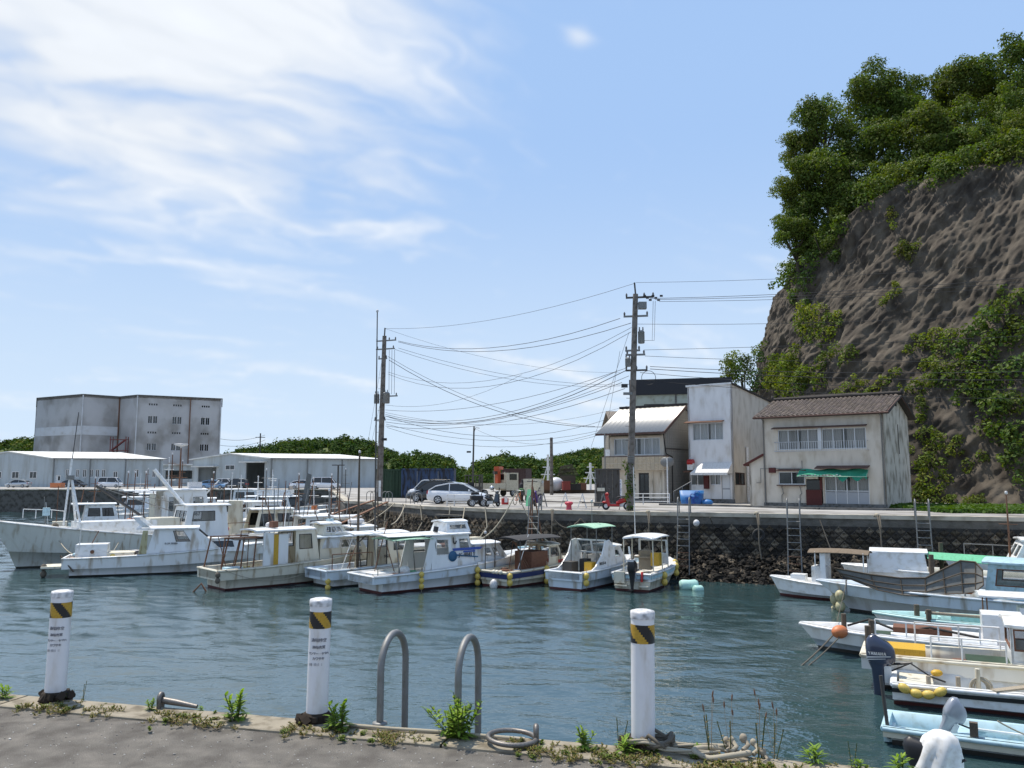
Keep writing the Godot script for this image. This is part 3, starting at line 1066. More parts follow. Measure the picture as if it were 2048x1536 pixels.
	mk(o, "trunk", s5, "bark")
	# grass verge under the cliff
	var gx := []
	rng.seed = 860
	for i in 5200:
		var x := rng.randf_range(23.5, 40.0)
		var zz := rng.randf_range(-56.0, -45.2) - (x - 23.5) * -0.30
		gx.append(Transform3D(Basis(Vector3.UP, rng.randf() * TAU).scaled(Vector3.ONE * rng.randf_range(0.6, 1.4)), V(x, QUAY - 0.01, zz)))
	var sg := leaf_mesh([[V(0, 0.06, 0), V(0.22, 0.10, 0.22)]], 1.6, 0.17, [Color(0.10, 0.17, 0.03), Color(0.075, 0.13, 0.03)], 861)
	var go := many(self, "grass", sg, "leaf", gx)
	tag(go, "strip of green grass between the road and the cliff", "grass")

# ---------------------------------------------------------------- warehouses across the water
func build_warehouses() -> void:
	mat("block_wall", Color(0.46, 0.46, 0.46), 0.9, {"tex": "stain", "scale": V(0.035, 0.02, 0.035)})
	mat("block_band", Color(0.56, 0.58, 0.60), 0.85, {"tex": "grime", "scale": 0.05})
	mat("shed_wall", Color(0.43, 0.48, 0.50), 0.7, {"tex": "soft", "scale": V(0.15, 0.03, 0.15)})
	mat("shed_roof", Color(0.66, 0.67, 0.65), 0.6, {"tex": "grime", "scale": 0.06})
	mat("shed_dark", Color(0.05, 0.055, 0.06), 0.8)
	mat("red_steel", Color(0.16, 0.05, 0.045), 0.8)
	# grey cold-storage block, folded plan
	var b := thing("storage_block", "tall stained grey concrete storage block with rows of small windows", "building", V(-105.77, 3.2, -228))
	var base := b.position
	var H := 24.3
	var c := [V(-135.64, 0, -236) , V(-116.78, 0, -225), V(-110.12, 0, -232), V(-102.85, 0, -227), V(-83.73, 0, -238), V(-92.17, 0, -262), V(-150.59, 0, -262)]
	for i in c.size():
		c[i] = V(c[i].x - base.x, 0, c[i].z - base.z)
	var wide := [[0.10, 0.28], [0.40, 0.58], [0.78, 0.95]]
	var faces := []
	for i in 7:
		var d: Vector3 = c[(i + 1) % 7]
		var a: Vector3 = c[i]
		faces.append([a, d, d + V(0, H, 0), a + V(0, H, 0)])
	var cols := [[0.125, 0.235], [0.41, 0.52], [0.755, 0.86]]
	var holes := []
	var wins := []
	for cc in cols:
		for k in 4:
			var u: float = lerpf(cc[0], cc[1], k / 4.0)
			holes.append([u + 0.003, 0.895, u + 0.021, 0.917])
			holes.append([u + 0.003, 0.575, u + 0.021, 0.597])
		for v in [[0.69, 0.775], [0.385, 0.465]]:
			holes.append([cc[0], v[0], lerpf(cc[0], cc[1], 0.46), v[1]])
			holes.append([lerpf(cc[0], cc[1], 0.54), v[0], cc[1], v[1]])
	for i in 7:
		var st := S()
		panel(st, faces[i], holes if i == 3 else [], 0.5)
		mk(b, "wall", st, "block_wall")
	for h in holes:
		var big: bool = h[3] - h[1] > 0.03
		window(b, faces[3], h, "alu" if big else "shed_dark", "glass_dark", 2 if big else 1, 1, 0.07 if big else 0.05, -0.15)
	var st := S()
	var roof := []
	for p in c:
		roof.append(Vector2(p.x, -p.z))
	prism(st, roof, H - 0.6, H - 0.3, Transform3D(Basis(Vector3.RIGHT, -PI / 2), Vector3.ZERO))
	mk(b, "roof", st, "block_wall")
	st = S()
	for i in 7:
		var n := qnormal(faces[i]) * 0.05
		beam(st, faces[i][3] + n, faces[i][2] + n, 0.5, 0.5)
	mk(b, "parapet", st, "concrete_dark")
	for i in 2:
		st = S()
		panel(st, sub(faces[i], [0.0, 0.555, 0.99, 0.655], 0.06), [], 0.05)
		mk(b, "painted_band", st, "block_band")
	for i in [1, 2, 3, 4]:
		tb(b, "downpipe", [c[i] + V(0, 0, 0.25), c[i] + V(0, H, 0.25)], 0.16, "block_band" if i != 2 else "rusty", 6)
	tb(b, "downpipe", [bil(faces[3], 0.62, 0.0) + V(0.1, 0, 0.3), bil(faces[3], 0.62, 1.0) + V(0.1, 0, 0.3)], 0.14, "rusty", 6)
	# outside stair in the fold
	var stair := Node3D.new()
	stair.name = "fire_stair"
	b.add_child(stair)
	var o0 := V(-109.59, 0, -228) - V(base.x, 0, base.z)
	for p in [[0, 0], [4.2, 0], [0, 1.4], [4.2, 1.4]]:
		bx(stair, "post", o0 + V(p[0], 6.5, p[1]), V(0.18, 13.0, 0.18), "red_steel")
	for k in 4:
		bx(stair, "landing", o0 + V(2.1, 3.2 + k * 3.0, 0.7), V(4.6, 0.15, 1.6), "red_steel")
		st = S()
		beam(st, o0 + V(0.3 if k % 2 else 3.9, 0.4 + k * 3.0, 0.9), o0 + V(3.9 if k % 2 else 0.3, 3.2 + k * 3.0, 0.9), 1.0, 0.25)
		mk(stair, "flight", st, "red_steel")
	# long low shed on the left
	shed("long_shed", "long low pale shed with a shallow gable in front of the storage block", V(-92.63, 3.2, -168), V(-73.73, 3.2, -176), V(-115.4, 3.2, -176), 5.7, 6.5,
		[[0.115, 0.34, 0.145, 0.62], [0.205, 0.34, 0.235, 0.62], [0.265, 0.34, 0.30, 0.62], [0.325, 0.34, 0.36, 0.62], [0.38, 0.34, 0.415, 0.62], [0.435, 0.34, 0.47, 0.62], [0.54, 0.30, 0.58, 0.55], [0.735, 0.34, 0.775, 0.62], [0.90, 0.34, 0.935, 0.62]], [[0.03, 0.0, 0.075, 0.42]])
	shed("wide_warehouse", "pale blue-grey warehouse with a dark open doorway beside the utility pole", V(-43.51, 3.2, -150), V(-25.28, 3.2, -158), V(-61.37, 3.2, -160), 5.3, 6.0,
		[], [])
	var w := thing("link_shed", "small flat white shed between the two long sheds", "building", V(-74.47, 3.2, -186))
	st = S()
	panel(st, [V(-3.6, 0, 0), V(3.9, 0, 0), V(3.9, 4.6, 0), V(-3.6, 4.6, 0)], [[0.1, 0.35, 0.9, 0.75]], 0.2)
	mk(w, "wall", st, "shed_wall")
	bx(w, "roof", V(0.15, 4.75, -3), V(8.2, 0.3, 7), "shed_roof")
	bx(w, "back_wall", V(0.15, 2.3, -6.3), V(7.5, 4.6, 0.2), "shed_wall")
	for s in [-3.5, 3.8]:
		bx(w, "side_wall", V(s, 2.3, -3.2), V(0.2, 4.6, 6.0), "shed_wall")

func shed(nm: String, label: String, corner: Vector3, right: Vector3, left: Vector3, eave: float, apex: float, wins: Array, doors: Array) -> void:
	var b := thing(nm, label, "building", corner)
	var r := right - corner
	var l := left - corner
	var E := V(0, eave, 0)
	var A := V(0, apex + eave - 5.0, 0)
	var side := [Vector3.ZERO, r, r + E, E]
	var st := S()
	var holes := []
	holes.append_array(wins)
	holes.append_array(doors)
	panel(st, side, holes, 0.25)
	mk(b, "long_wall", st, "shed_wall")
	for w in wins:
		window(b, side, w, "white_paint", "glass_dark", 2, 1, 0.1, -0.08)
	for d in doors:
		var q := sub(side, d, -0.1)
		st = S()
		panel(st, q, [[0.5, 0.55, 0.85, 0.9]], 0.08)
		mk(b, "door", st, "white_paint")
	# gable wall, with its doorways
	var g := [l, Vector3.ZERO, E, l + E]
	var gh := [] if wins.size() else [[0.08, 0.0, 0.32, 0.72], [0.70, 0.0, 0.93, 0.86]]
	st = S()
	panel(st, g, gh, 0.25)
	tri(st, l + E, E, l * 0.5 + A)
	mk(b, "gable_wall", st, "shed_wall")
	if wins.size() == 0:
		for h in gh:
			var q := sub(g, [h[0] - 0.03, h[3] + 0.01, h[2] + 0.03, h[3] + 0.05], 0.02)
			st = S()
			panel(st, sub(q, [0, 0, 1, 1], 1.2), [], 1.2)
			mk(b, "canopy", st, "shed_roof")
		window(b, g, [0.44, 0.62, 0.56, 0.8], "white_paint", "glass_dark", 2, 1, 0.1, 0.06)
	else:
		for k in 3:
			window(b, g, [0.35 + k * 0.2, 0.3, 0.43 + k * 0.2, 0.55], "white_paint", "glass_dark", 2, 1, 0.1, 0.06)
	# roof, two planes with thickness and an overhang
	var off := r.normalized() * 0.4
	var ov := l.normalized() * 0.5
	var up := V(0, 0.12, 0)
	st = S()
	panel(st, [E - off - ov + up, r + E + off - ov + up, r + l * 0.5 + A + off + up, l * 0.5 + A - off + up], [], 0.2)
	panel(st, [r + l + E + off + ov + up, l + E - off + ov + up, l * 0.5 + A - off + up, r + l * 0.5 + A + off + up], [], 0.2)
	mk(b, "roof", st, "shed_roof")
	st = S()
	panel(st, [r, r + l, r + l + E, r + E], [], 0.2)
	panel(st, [r + l, l, l + E, r + l + E], [], 0.2)
	mk(b, "rear_wall", st, "shed_wall")
	for k in 4:
		tb(b, "downpipe", [bil(side, 0.01 + 0.32 * k, 0) + qnormal(side) * 0.12, bil(side, 0.01 + 0.32 * k, 1) + qnormal(side) * 0.12], 0.09, "galvanised", 5)
	var gt := S()
	beam(gt, E - ov - off, r + E - ov + off, 0.16, 0.16)
	mk(b, "gutter", gt, "galvanised")

# ---------------------------------------------------------------- houses
const TURN := -0.654

func wall(par: Node3D, nm: String, Q: Array, holes: Array, m, th := 0.14) -> void:
	var st := S()
	panel(st, Q, holes, th)
	mk(par, nm, st, m)

func hr(Q: Array, x0: float, y0: float, x1: float, y1: float) -> Array:
	# metres on a wall to fractions of it
	var W: float = (Q[1] - Q[0]).length()
	var H: float = (Q[3] - Q[0]).length()
	return [x0 / W, y0 / H, x1 / W, y1 / H]

func hood(par: Node3D, Q: Array, x0: float, x1: float, y: float, out: float, m, drop := 0.12, nm := "window_hood") -> void:
	var n := qnormal(Q)
	var W: float = (Q[1] - Q[0]).length()
	var a := bil(Q, x0 / W, 0) + V(0, y, 0)
	var b := bil(Q, x1 / W, 0) + V(0, y, 0)
	var st := S()
	var o := n * out - V(0, drop, 0)
	panel(st, [a + o, b + o, b, a], [], 0.05)
	mk(par, nm, st, m)

func tile_roof(par: Node3D, A: Vector3, B: Vector3, C: Vector3, D: Vector3, m, tw := 0.29, tl := 0.28) -> void:
	# A, B the eave from left to right, C, D the ridge from right to left; curved tiles in overlapping rows
	var st := S()
	panel(st, [A, B, C, D], [], 0.1)
	mk(par, "roof", st, "tile_dark")
	var x := (B - A).normalized()
	var up := (D - A).normalized()
	var n := x.cross(up).normalized()
	var s2 := S()
	var rings := []
	for j in 2:
		var ring := PackedVector3Array()
		for i in 9:
			var t := i / 8.0
			ring.append(V(t * tw, j * tl * 1.12, (0.055 * sin(t * PI * 1.15) if t < 0.87 else -0.012) + (0.045 if j == 0 else 0.01)))
		rings.append(ring)
	loft(s2, rings, false)
	for i in 8:
		quad(s2, rings[0][i] - V(0, 0, 0.03), rings[0][i + 1] - V(0, 0, 0.03), rings[0][i + 1], rings[0][i])
	var tile := meshof(s2)
	var nx := int((B - A).length() / tw)
	var ny := int((D - A).length() / tl)
	var xs := []
	var cs := []
	for j in ny:
		for i in nx:
			xs.append(Transform3D(Basis(x, up, n), A + x * (i * tw + rng.randf_range(-0.008, 0.008)) + up * (j * tl + rng.randf_range(-0.008, 0.008)) + n * 0.012))
			var v := rng.randf_range(0.72, 1.25)
			cs.append(Color(v, v, v * rng.randf_range(0.92, 1.06)))
	many(par, "roof_tiles", tile, m, xs, cs)

func build_houses() -> void:
	mat("plaster", Color(0.64, 0.585, 0.50), 0.92, {"tex": "soft", "scale": V(0.25, 0.10, 0.25)})
	mat("plaster_grey", Color(0.58, 0.54, 0.46), 0.92, {"tex": "stain", "scale": V(0.30, 0.16, 0.30)})
	mat("white_wall", Color(0.76, 0.76, 0.76), 0.85, {"tex": "soft", "scale": V(0.20, 0.08, 0.20)})
	mat("green_wall", Color(0.40, 0.44, 0.38), 0.9, {"tex": "grime", "scale": 0.2})
	mat("board_grey", Color(0.34, 0.32, 0.28), 0.85, {"tex": "wood", "scale": V(4.0, 0.4, 4.0)})
	mat("dark_fascia", Color(0.016, 0.018, 0.024), 0.7)
	mat("tile", Color(0.155, 0.125, 0.105), 0.55, {"vcol": true, "tex": "grime", "scale": 0.8})
	mat("tile_dark", Color(0.04, 0.034, 0.03), 0.9)
	mat("tin", Color(0.42, 0.42, 0.41), 0.42, {"metal": 0.75, "tex": "speck", "scale": 0.5})
	mat("slate_sheet", Color(0.24, 0.21, 0.18), 0.8, {"tex": "streak", "scale": V(0.8, 0.2, 0.8)})
	mat("hood_brown", Color(0.10, 0.055, 0.045), 0.8, {"tex": "grime", "scale": 1.0})
	mat("door_red", Color(0.13, 0.026, 0.022), 0.75, {"tex": "wood", "scale": V(6, 0.5, 6)})
	mat("curtain", Color(0.42, 0.42, 0.41), 0.9)
	mat("curtain_white", Color(0.62, 0.64, 0.64), 0.9)
	mat("panel_grey", Color(0.33, 0.35, 0.38), 0.5)
	mat("base_grey", Color(0.16, 0.16, 0.155), 0.9, {"tex": "stain", "scale": 0.5})
	mat("tile_cream", Color(0.50, 0.41, 0.29), 0.6, {"tex": "grime", "scale": 0.8})
	beige_house()
	white_house()
	balcony_house()
	# two houses behind
	var h := thing("dark_roofed_house", "grey-green house with a broad black roof fascia behind the white house", "house", V(11.31, 3.2, -78), -0.25)
	var Q := [V(0, 0, 0), V(9.0, 0, 0), V(9.0, 9.6, 0), V(0, 9.6, 0)]
	var r := hr(Q, 1.15, 7.35, 3.05, 8.75)
	wall(h, "wall", Q, [r], "green_wall")
	window(h, Q, r, "black", "glass", 2, 1, 0.09, -0.03, "curtain_white")
	tb(h, "balcony_rail", [V(0.9, 7.75, 0.2), V(3.3, 7.75, 0.2)], 0.04, "black")
	var Q2 := [V(9.0, 0, 0), V(9.0, 0, -6), V(9.0, 9.6, -6), V(9.0, 9.6, 0)]
	wall(h, "wall", Q2, [], "green_wall")
	wall(h, "wall", [V(0, 0, -6), V(0, 0, 0), V(0, 9.6, 0), V(0, 9.6, -6)], [], "green_wall")
	bx(h, "fascia", V(4.5, 10.35, -3.0), V(9.4, 1.45, 6.4), "dark_fascia")
	bx(h, "pilaster", V(4.1, 4.8, 0.04), V(0.14, 9.6, 0.08), "base_grey")
	h = thing("sheet_roofed_house", "narrow grey house with a brown corrugated roof at the row's left end", "house", V(8.69, 3.2, -69.57), 0.07)
	var W := 4.6
	Q = [V(0, 0, 0), V(W, 0, 0), V(W, 6.1, 0), V(0, 6.1, 0)]
	r = hr(Q, 0.6, 3.6, 1.4, 4.8)
	wall(h, "wall", Q, [r], "board_grey")
	window(h, Q, r, "alu", "glass_dark", 2, 1)
	Q2 = [V(0, 0, -5.5), V(0, 0, 0), V(0, 6.1, 0), V(0, 6.1, -5.5)]
	r = hr(Q2, 3.6, 3.3, 4.6, 4.3)
	wall(h, "wall", Q2, [r], "board_grey")
	window(h, Q2, r, "black", "glass_dark", 1, 1)
	var st := S()
	tri(st, V(0.0, 6.1, -5.5), V(0.0, 6.1, 0), V(0.0, 7.6, -2.75))
	mk(h, "gable", st, "board_grey")
	sheet_roof(h, V(-0.3, 5.9, 0.4), V(W + 0.2, 5.9, 0.4), V(W + 0.2, 7.65, -2.75), V(-0.3, 7.65, -2.75), "slate_sheet", 0.16, 0.035)
	sheet_roof(h, V(W + 0.2, 5.9, -5.9), V(-0.3, 5.9, -5.9), V(-0.3, 7.65, -2.75), V(W + 0.2, 7.65, -2.75), "slate_sheet", 0.16, 0.035)
	tb(h, "downpipe", [V(0.15, 0, 0.1), V(0.15, 6, 0.1)], 0.05, "white_paint")
	# small light roof behind the beige house
	h = thing("rear_shed", "small shed roof of pale sheet metal peeping over the tiled roof", "shed", V(22.39, 3.2, -66), TURN)
	sheet_roof(h, V(-0.2, 6.6, 0.3), V(4.2, 6.6, 0.3), V(4.2, 8.45, -2.6), V(-0.2, 8.45, -2.6), "tin", 0.3, 0.02)
	wall(h, "wall", [V(0, 0, 0), V(4, 0, 0), V(4, 6.6, 0), V(0, 6.6, 0)], [], "board_grey")
	wall(h, "wall", [V(4, 0, 0), V(4, 0, -5), V(4, 6.6, -5), V(4, 6.6, 0)], [], "board_grey")
	st = S()
	tube(st, [V(-0.3, 8.5, -2.6), V(4.3, 8.5, -2.6)], 0.12, 6)
	mk(h, "ridge_cap", st, "tile_dark")

func sheet_roof(par: Node3D, A: Vector3, B: Vector3, C: Vector3, D: Vector3, m, pitch := 0.2, amp := 0.03) -> void:
	# corrugated sheet: waves across the eave
	var x := (B - A).normalized()
	var n := x.cross((D - A).normalized()).normalized()
	var L := (B - A).length()
	var k := int(L / pitch * 4.0)
	var lo := PackedVector3Array()
	var hi := PackedVector3Array()
	for i in k + 1:
		var t := float(i) / k
		var w := n * amp * sin(i * PI / 2.0)
		lo.append(A.lerp(B, t) + w)
		hi.append(D.lerp(C, t) + w)
	var st := S()
	loft(st, [lo, hi], false)
	var lo2 := PackedVector3Array()
	for p in lo:
		lo2.append(p - n * 0.05)
	loft(st, [lo2, lo], false)
	panel(st, [A - n * 0.05, B - n * 0.05, C - n * 0.05, D - n * 0.05], [], 0.04)
	mk(par, "roof", st, m)

func beige_house() -> void:
	var h := thing("beige_house", "two-storey beige plaster house with a brown tiled roof under the cliff", "house", V(16.97, 3.2, -56.18), TURN)
	var W := 7.7
	var H := 6.0
	var D := 6.7
	var Q := [V(0, 0, 0), V(W, 0, 0), V(W, H, 0), V(0, H, 0)]
	var wl := hr(Q, 1.05, 3.72, 3.70, 5.05)
	var wr := hr(Q, 3.92, 3.72, 6.65, 5.05)
	var kw := hr(Q, 1.0, 1.45, 2.72, 2.28)
	var dr := hr(Q, 2.80, 0.12, 3.85, 2.08)
	var sl := hr(Q, 3.98, 0.04, 6.70, 2.0)
	wall(h, "front_wall", Q, [wl, wr, kw, dr, sl], "plaster")
	window(h, Q, wl, "alu", "glass", 4, 1, 0.055, -0.04, "curtain")
	window(h, Q, wr, "alu", "glass", 4, 1, 0.055, -0.04, "curtain")
	window(h, Q, kw, "alu", "glass", 2, 1, 0.05, -0.04)
	bx(h, "window_post", V(3.81, 4.4, 0.03), V(0.2, 1.42, 0.1), "alu")
	# sliding shop door: glass above, metal panels below
	var f := window(h, Q, [sl[0], lerpf(sl[1], sl[3], 0.5), sl[2], sl[3]], "alu", "glass", 4, 1, 0.055, -0.06, "curtain", "sliding_door")
	var R := sub(Q, [sl[0], sl[1], sl[2], lerpf(sl[1], sl[3], 0.5)], -0.06)
	for k in 4:
		var st := S()
		panel(st, sub(R, [k * 0.25 + 0.012, 0.05, k * 0.25 + 0.238, 0.96]), [], 0.03)
		mk(f, "door_panel", st, "panel_grey")
	for k in 5:
		var p := bil(R, clampf(k * 0.25, 0.01, 0.99), 0.0)
		bx(f, "door_stile", p + V(0, 0.49, -0.01), V(0.05, 0.98, 0.05), "alu")
	bx(f, "door_sill", bil(R, 0.5, 0.0) + V(0, 0.02, 0.02), V(2.72, 0.05, 0.12), "alu")
	# dark red entrance
	var e := bx(h, "entrance_door", V(3.3, 0.62, 0.06), V(1.0, 0.98, 0.06), "door_red")
	for k in 9:
		bx(e, "plank", V(2.85 + k * 0.112, 0.62, 0.095), V(0.095, 0.94, 0.012), "door_red")
	bx(e, "dark_panel", V(3.25, 1.42, -0.04), V(0.86, 0.6, 0.04), "glass_dark")
	bx(e, "letter_sign", V(3.2, 1.9, 0.0), V(0.78, 0.2, 0.04), "boat_cream")
	bx(e, "side_board", V(3.76, 1.55, 0.02), V(0.16, 0.95, 0.06), "door_red")
	# hoods, green net awning
	hood(h, Q, 0.75, 6.75, 5.24, 0.45, "hood_brown", 0.1)
	hood(h, Q, 0.95, 2.9, 2.46, 0.35, "hood_brown", 0.08)
	hood(h, Q, 3.55, 6.8, 2.66, 0.6, "hood_brown", 0.16)
	bx(h, "window_ledge", V(1.85, 1.38, 0.12), V(1.85, 0.07, 0.24), "hood_brown")
	bx(h, "meter_box", V(0.62, 2.38, 0.1), V(0.42, 0.34, 0.2), "door_red")
	var aw := S()
	var rows := []
	rng.seed = 420
	for j in 7:
		var ring := PackedVector3Array()
		for i in 25:
			var t := i / 24.0
			var s := j / 6.0
			var y := 2.42 - s * 0.42 + 0.05 * sin(t * 17.0 + j) + 0.08 * sin(t * 5.0) * s
			if t > 0.62:
				y -= s * 0.16 * (1.0 + sin(t * 31.0))
			ring.append(V(2.5 + t * 4.25, y, 0.16 + s * (0.75 - 0.25 * t) + 0.03 * sin(t * 23.0 + j * 2.0)))
		rows.append(ring)
	loft(aw, rows, false)
	var awn := mk(h, "net_awning", aw, "net_green")
	aw = S()
	tube(aw, [V(2.5, 1.98, 0.9), V(6.75, 1.95, 0.66)], 0.025, 5)
	for x in [2.55, 4.6, 6.72]:
		tube(aw, [V(x, 2.4, 0.1), V(x, 1.97, 0.86 - (x - 2.5) * 0.05)], 0.02, 5)
	mk(awn, "awning_frame", aw, "tarp_mint")
	aw = S()
	for k in 14:
		box(aw, V(2.7 + k * 0.19, 2.03 + 0.04 * sin(k * 1.7), 0.88 - k * 0.012), V(0.12, 0.05, 0.04))
	mk(awn, "awning_fringe", aw, "tarp_white")
	# balcony rail of the upper windows
	var rail := Node3D.new()
	rail.name = "balcony_rail"
	h.add_child(rail)
	for y in [3.62, 4.22]:
		tb(rail, "rail", [V(0.9, y, 0.0), V(0.9, y, 0.3), V(6.75, y, 0.3), V(6.75, y, 0.0)], 0.032, "alu")
	for k in 40:
		bx(rail, "bar", V(0.95 + k * 0.1475, 3.92, 0.3), V(0.022, 0.6, 0.022), "alu")
	# foundation, end wall, gable
	bx(h, "foundation", V(W * 0.5, 0.02, 0.02), V(W + 0.04, 0.44, 0.1), "base_grey")
	var E := [V(W, 0, 0), V(W, 0, -D), V(W, H, -D), V(W, H, 0)]
	wall(h, "end_wall", E, [], "plaster_grey")
	var st := S()
	tri(st, V(W, H, 0), V(W, H, -D), V(W, H + 1.15, -D * 0.5))
	tri(st, V(0, H, -D), V(0, H, 0), V(0, H + 1.15, -D * 0.5))
	mk(h, "gable", st, "plaster_grey")
	for k in 3:
		bx(h, "gable_vent", V(W + 0.02, H + 0.66, -D * 0.5 + 0.25 - k * 0.2), V(0.05, 0.22, 0.07), "black")
	wall(h, "end_wall", [V(0, 0, -D), V(0, 0, 0), V(0, H, 0), V(0, H, -D)], [], "plaster")
	wall(h, "rear_wall", [V(W, 0, -D), V(0, 0, -D), V(0, H, -D), V(W, H, -D)], [], "plaster")
	var o := 0.45
	var dy := 0.155
	tile_roof(h, V(-o, H - dy + 0.06, o), V(W + o, H - dy + 0.06, o), V(W + o, H + 1.3, -D * 0.5), V(-o, H + 1.3, -D * 0.5), "tile")
	tile_roof(h, V(W + o, H - dy + 0.06, -D - o), V(-o, H - dy + 0.06, -D - o), V(-o, H + 1.3, -D * 0.5), V(W + o, H + 1.3, -D * 0.5), "tile")
	for k in 29:
		st = S()
		lathe(st, [[0.12, 0.0], [0.13, 0.05], [0.12, 0.30]], 8, Transform3D(Basis(Vector3.FORWARD, PI / 2), V(-o + k * 0.30, H + 1.42, -D * 0.5)))
		mk(h, "ridge_tile", st, "tile_dark")
	for s in [-o, W + o]:
		st = S()
		ell(st, V(s, H + 1.5, -D * 0.5), V(0.12, 0.2, 0.16), 8)
		mk(h, "ridge_end", st, "tile_dark")
	tb(h, "gutter", [V(-o, H - 0.12, o + 0.06), V(W + o, H - 0.10, o + 0.06)], 0.06, "hood_brown")
	for s in [W + o - 0.06, -o + 0.06]:
		st = S()
		beam(st, V(s, H - 0.08, o), V(s, H + 1.2, -D * 0.5), 0.05, 0.16)
		beam(st, V(s, H - 0.08, -D - o), V(s, H + 1.2, -D * 0.5), 0.05, 0.16)
		mk(h, "barge_board", st, "hood_brown")
	for p in [[W - 0.1, 0.12], [0.1, 0.12]]:
		tb(h, "downpipe", [V(p[0], 0.1, p[1]), V(p[0], H - 0.3, p[1]), V(p[0], H - 0.12, o)], 0.04, "galvanised")
	tb(h, "conduit", [V(-0.5, 1.55, 0.07), V(-0.2, 1.55, 0.07), V(-0.2, 2.5, 0.07), V(2.6, 2.5, 0.07), V(2.6, 3.0, 0.07)], 0.022, "galvanised")
	tb(h, "aerial_pole", [V(W + 0.25, 3.4, -2.7), V(W + 0.25, 5.3, -2.6)], 0.025, "dark_metal")
	for p in [[1.2, 1.2], [2.4, 1.2]]:
		tb(h, "water_pipe", [V(p[0], 0.2, 0.08), V(p[0], 0.75, 0.08), V(p[0] + 0.12, 0.85, 0.08), V(p[0], 1.35, 0.08)], 0.025, "galvanised")
	# lean-to at the left
	var L := [V(-1.0, 0, 0.0), V(0, 0, 0.0), V(0, 3.35, 0.0), V(-1.0, 2.85, 0.0)]
	wall(h, "lean_to_wall", L, [], "plaster")
	wall(h, "lean_to_wall", [V(-1.0, 0, -3), V(-1.0, 0, 0), V(-1.0, 2.85, 0), V(-1.0, 2.85, -3)], [], "plaster")
	st = S()
	panel(st, [V(-1.35, 2.78, 0.25), V(0.05, 3.5, 0.25), V(0.05, 3.5, -3), V(-1.35, 2.78, -3)], [], 0.12)
	mk(h, "lean_to_roof", st, "door_red")

func white_house() -> void:
	var h := thing("white_house", "tall narrow white house with a small white awning", "house", V(13.61, 3.2, -64.02), TURN)
	var W := 3.58
	var H := 8.95
	var D := 9.0
	var Q := [V(0, 0, 0), V(W, 0, 0), V(W, H, 0), V(0, H, 0)]
	var wu := hr(Q, 0.36, 4.72, 2.85, 6.02)
	var w1 := hr(Q, 0.12, 1.3, 1.25, 2.15)
	var w2 := hr(Q, 1.68, 1.35, 2.52, 2.2)
	var dr := hr(Q, 2.6, 0.03, 3.28, 2.2)
	wall(h, "front_wall", Q, [wu, w1, w2, dr], "white_wall")
	window(h, Q, wu, "alu", "glass", 4, 1, 0.055, -0.04, "curtain_white")
	window(h, Q, w1, "white_paint", "glass", 2, 1, 0.06, 0.02)
	window(h, Q, w2, "alu", "glass", 2, 1, 0.05, -0.04, "curtain_white")
	var R := sub(Q, dr, -0.06)
	var st := S()
	panel(st, R, [], 0.05)
	var dd := mk(h, "door", st, "panel_grey")
	for p in [[0.08, 0.06, 0.92, 0.45], [0.08, 0.5, 0.92, 0.95]]:
		st = S()
		panel(st, sub(R, p, 0.015), [], 0.02)
		mk(dd, "door_panel", st, "alu")
	bx(h, "shutter_box", V(1.45, 1.55, 0.12), V(0.36, 1.0, 0.24), "door_red")
	hood(h, Q, -0.15, 2.95, 6.2, 0.5, "rusty", 0.12)
	hood(h, Q, -0.3, 0.75, 2.45, 0.5, "rusty", 0.1)
	bx(h, "vent_box", V(0.25, 2.72, 0.2), V(0.45, 0.5, 0.36), "white_paint")
	st = S()
	lathe(st, [[0.24, -0.22], [0.24, 0.22]], 12, Transform3D(Basis(Vector3.FORWARD, PI / 2), V(0.25, 3.05, 0.22)))
	mk(h, "vent_cowl", st, "red")
	# awning
	st = S()
	panel(st, [V(0.55, 2.25, 1.0), V(3.5, 2.25, 1.0), V(3.5, 3.02, 0.03), V(1.1, 3.02, 0.03)], [], 0.03)
	panel(st, [V(0.55, 2.08, 1.0), V(3.5, 2.08, 1.0), V(3.5, 2.26, 1.0), V(0.55, 2.26, 1.0)], [], 0.02)
	tri(st, V(3.5, 2.2, 0.03), V(3.5, 3.0, 0.03), V(3.5, 2.24, 1.0))
	mk(h, "awning", st, "tarp_white")
	for x in [0.7, 2.0, 3.4]:
		tb(h, "awning_arm", [V(x, 2.15, 0.02), V(x, 2.2, 0.97)], 0.02, "alu")
	bx(h, "foundation", V(W * 0.5, 0.12, 0.03), V(W + 0.06, 0.36, 0.12), "base_grey")
	var E := [V(W, 0, 0), V(W, 0, -D), V(W, H - 0.9, -D), V(W, H, 0)]
	var ew := hr(E, 0.25, 1.35, 2.2, 2.3)
	wall(h, "side_wall", E, [ew], "plaster")
	window(h, E, ew, "hood_brown", "glass_dark", 2, 1, 0.06, -0.05)
	wall(h, "side_wall", [V(0, 0, -D), V(0, 0, 0), V(0, H, 0), V(0, H - 0.9, -D)], [], "white_wall")
	st = S()
	panel(st, [V(-0.05, H + 0.04, 0.08), V(W + 0.12, H + 0.04, 0.08), V(W + 0.12, H - 0.9 + 0.04, -D), V(-0.05, H - 0.9 + 0.04, -D)], [], 0.12)
	mk(h, "roof", st, "tile_dark")
	bx(h, "parapet", V(W * 0.5 - 0.02, H - 0.02, 0.05), V(W + 0.12, 0.14, 0.14), "white_wall")
	tb(h, "drain_pipe", [V(W + 0.12, 0.0, -2.4), V(W + 0.12, 4.2, -2.4)], 0.11, "white_paint", 8)

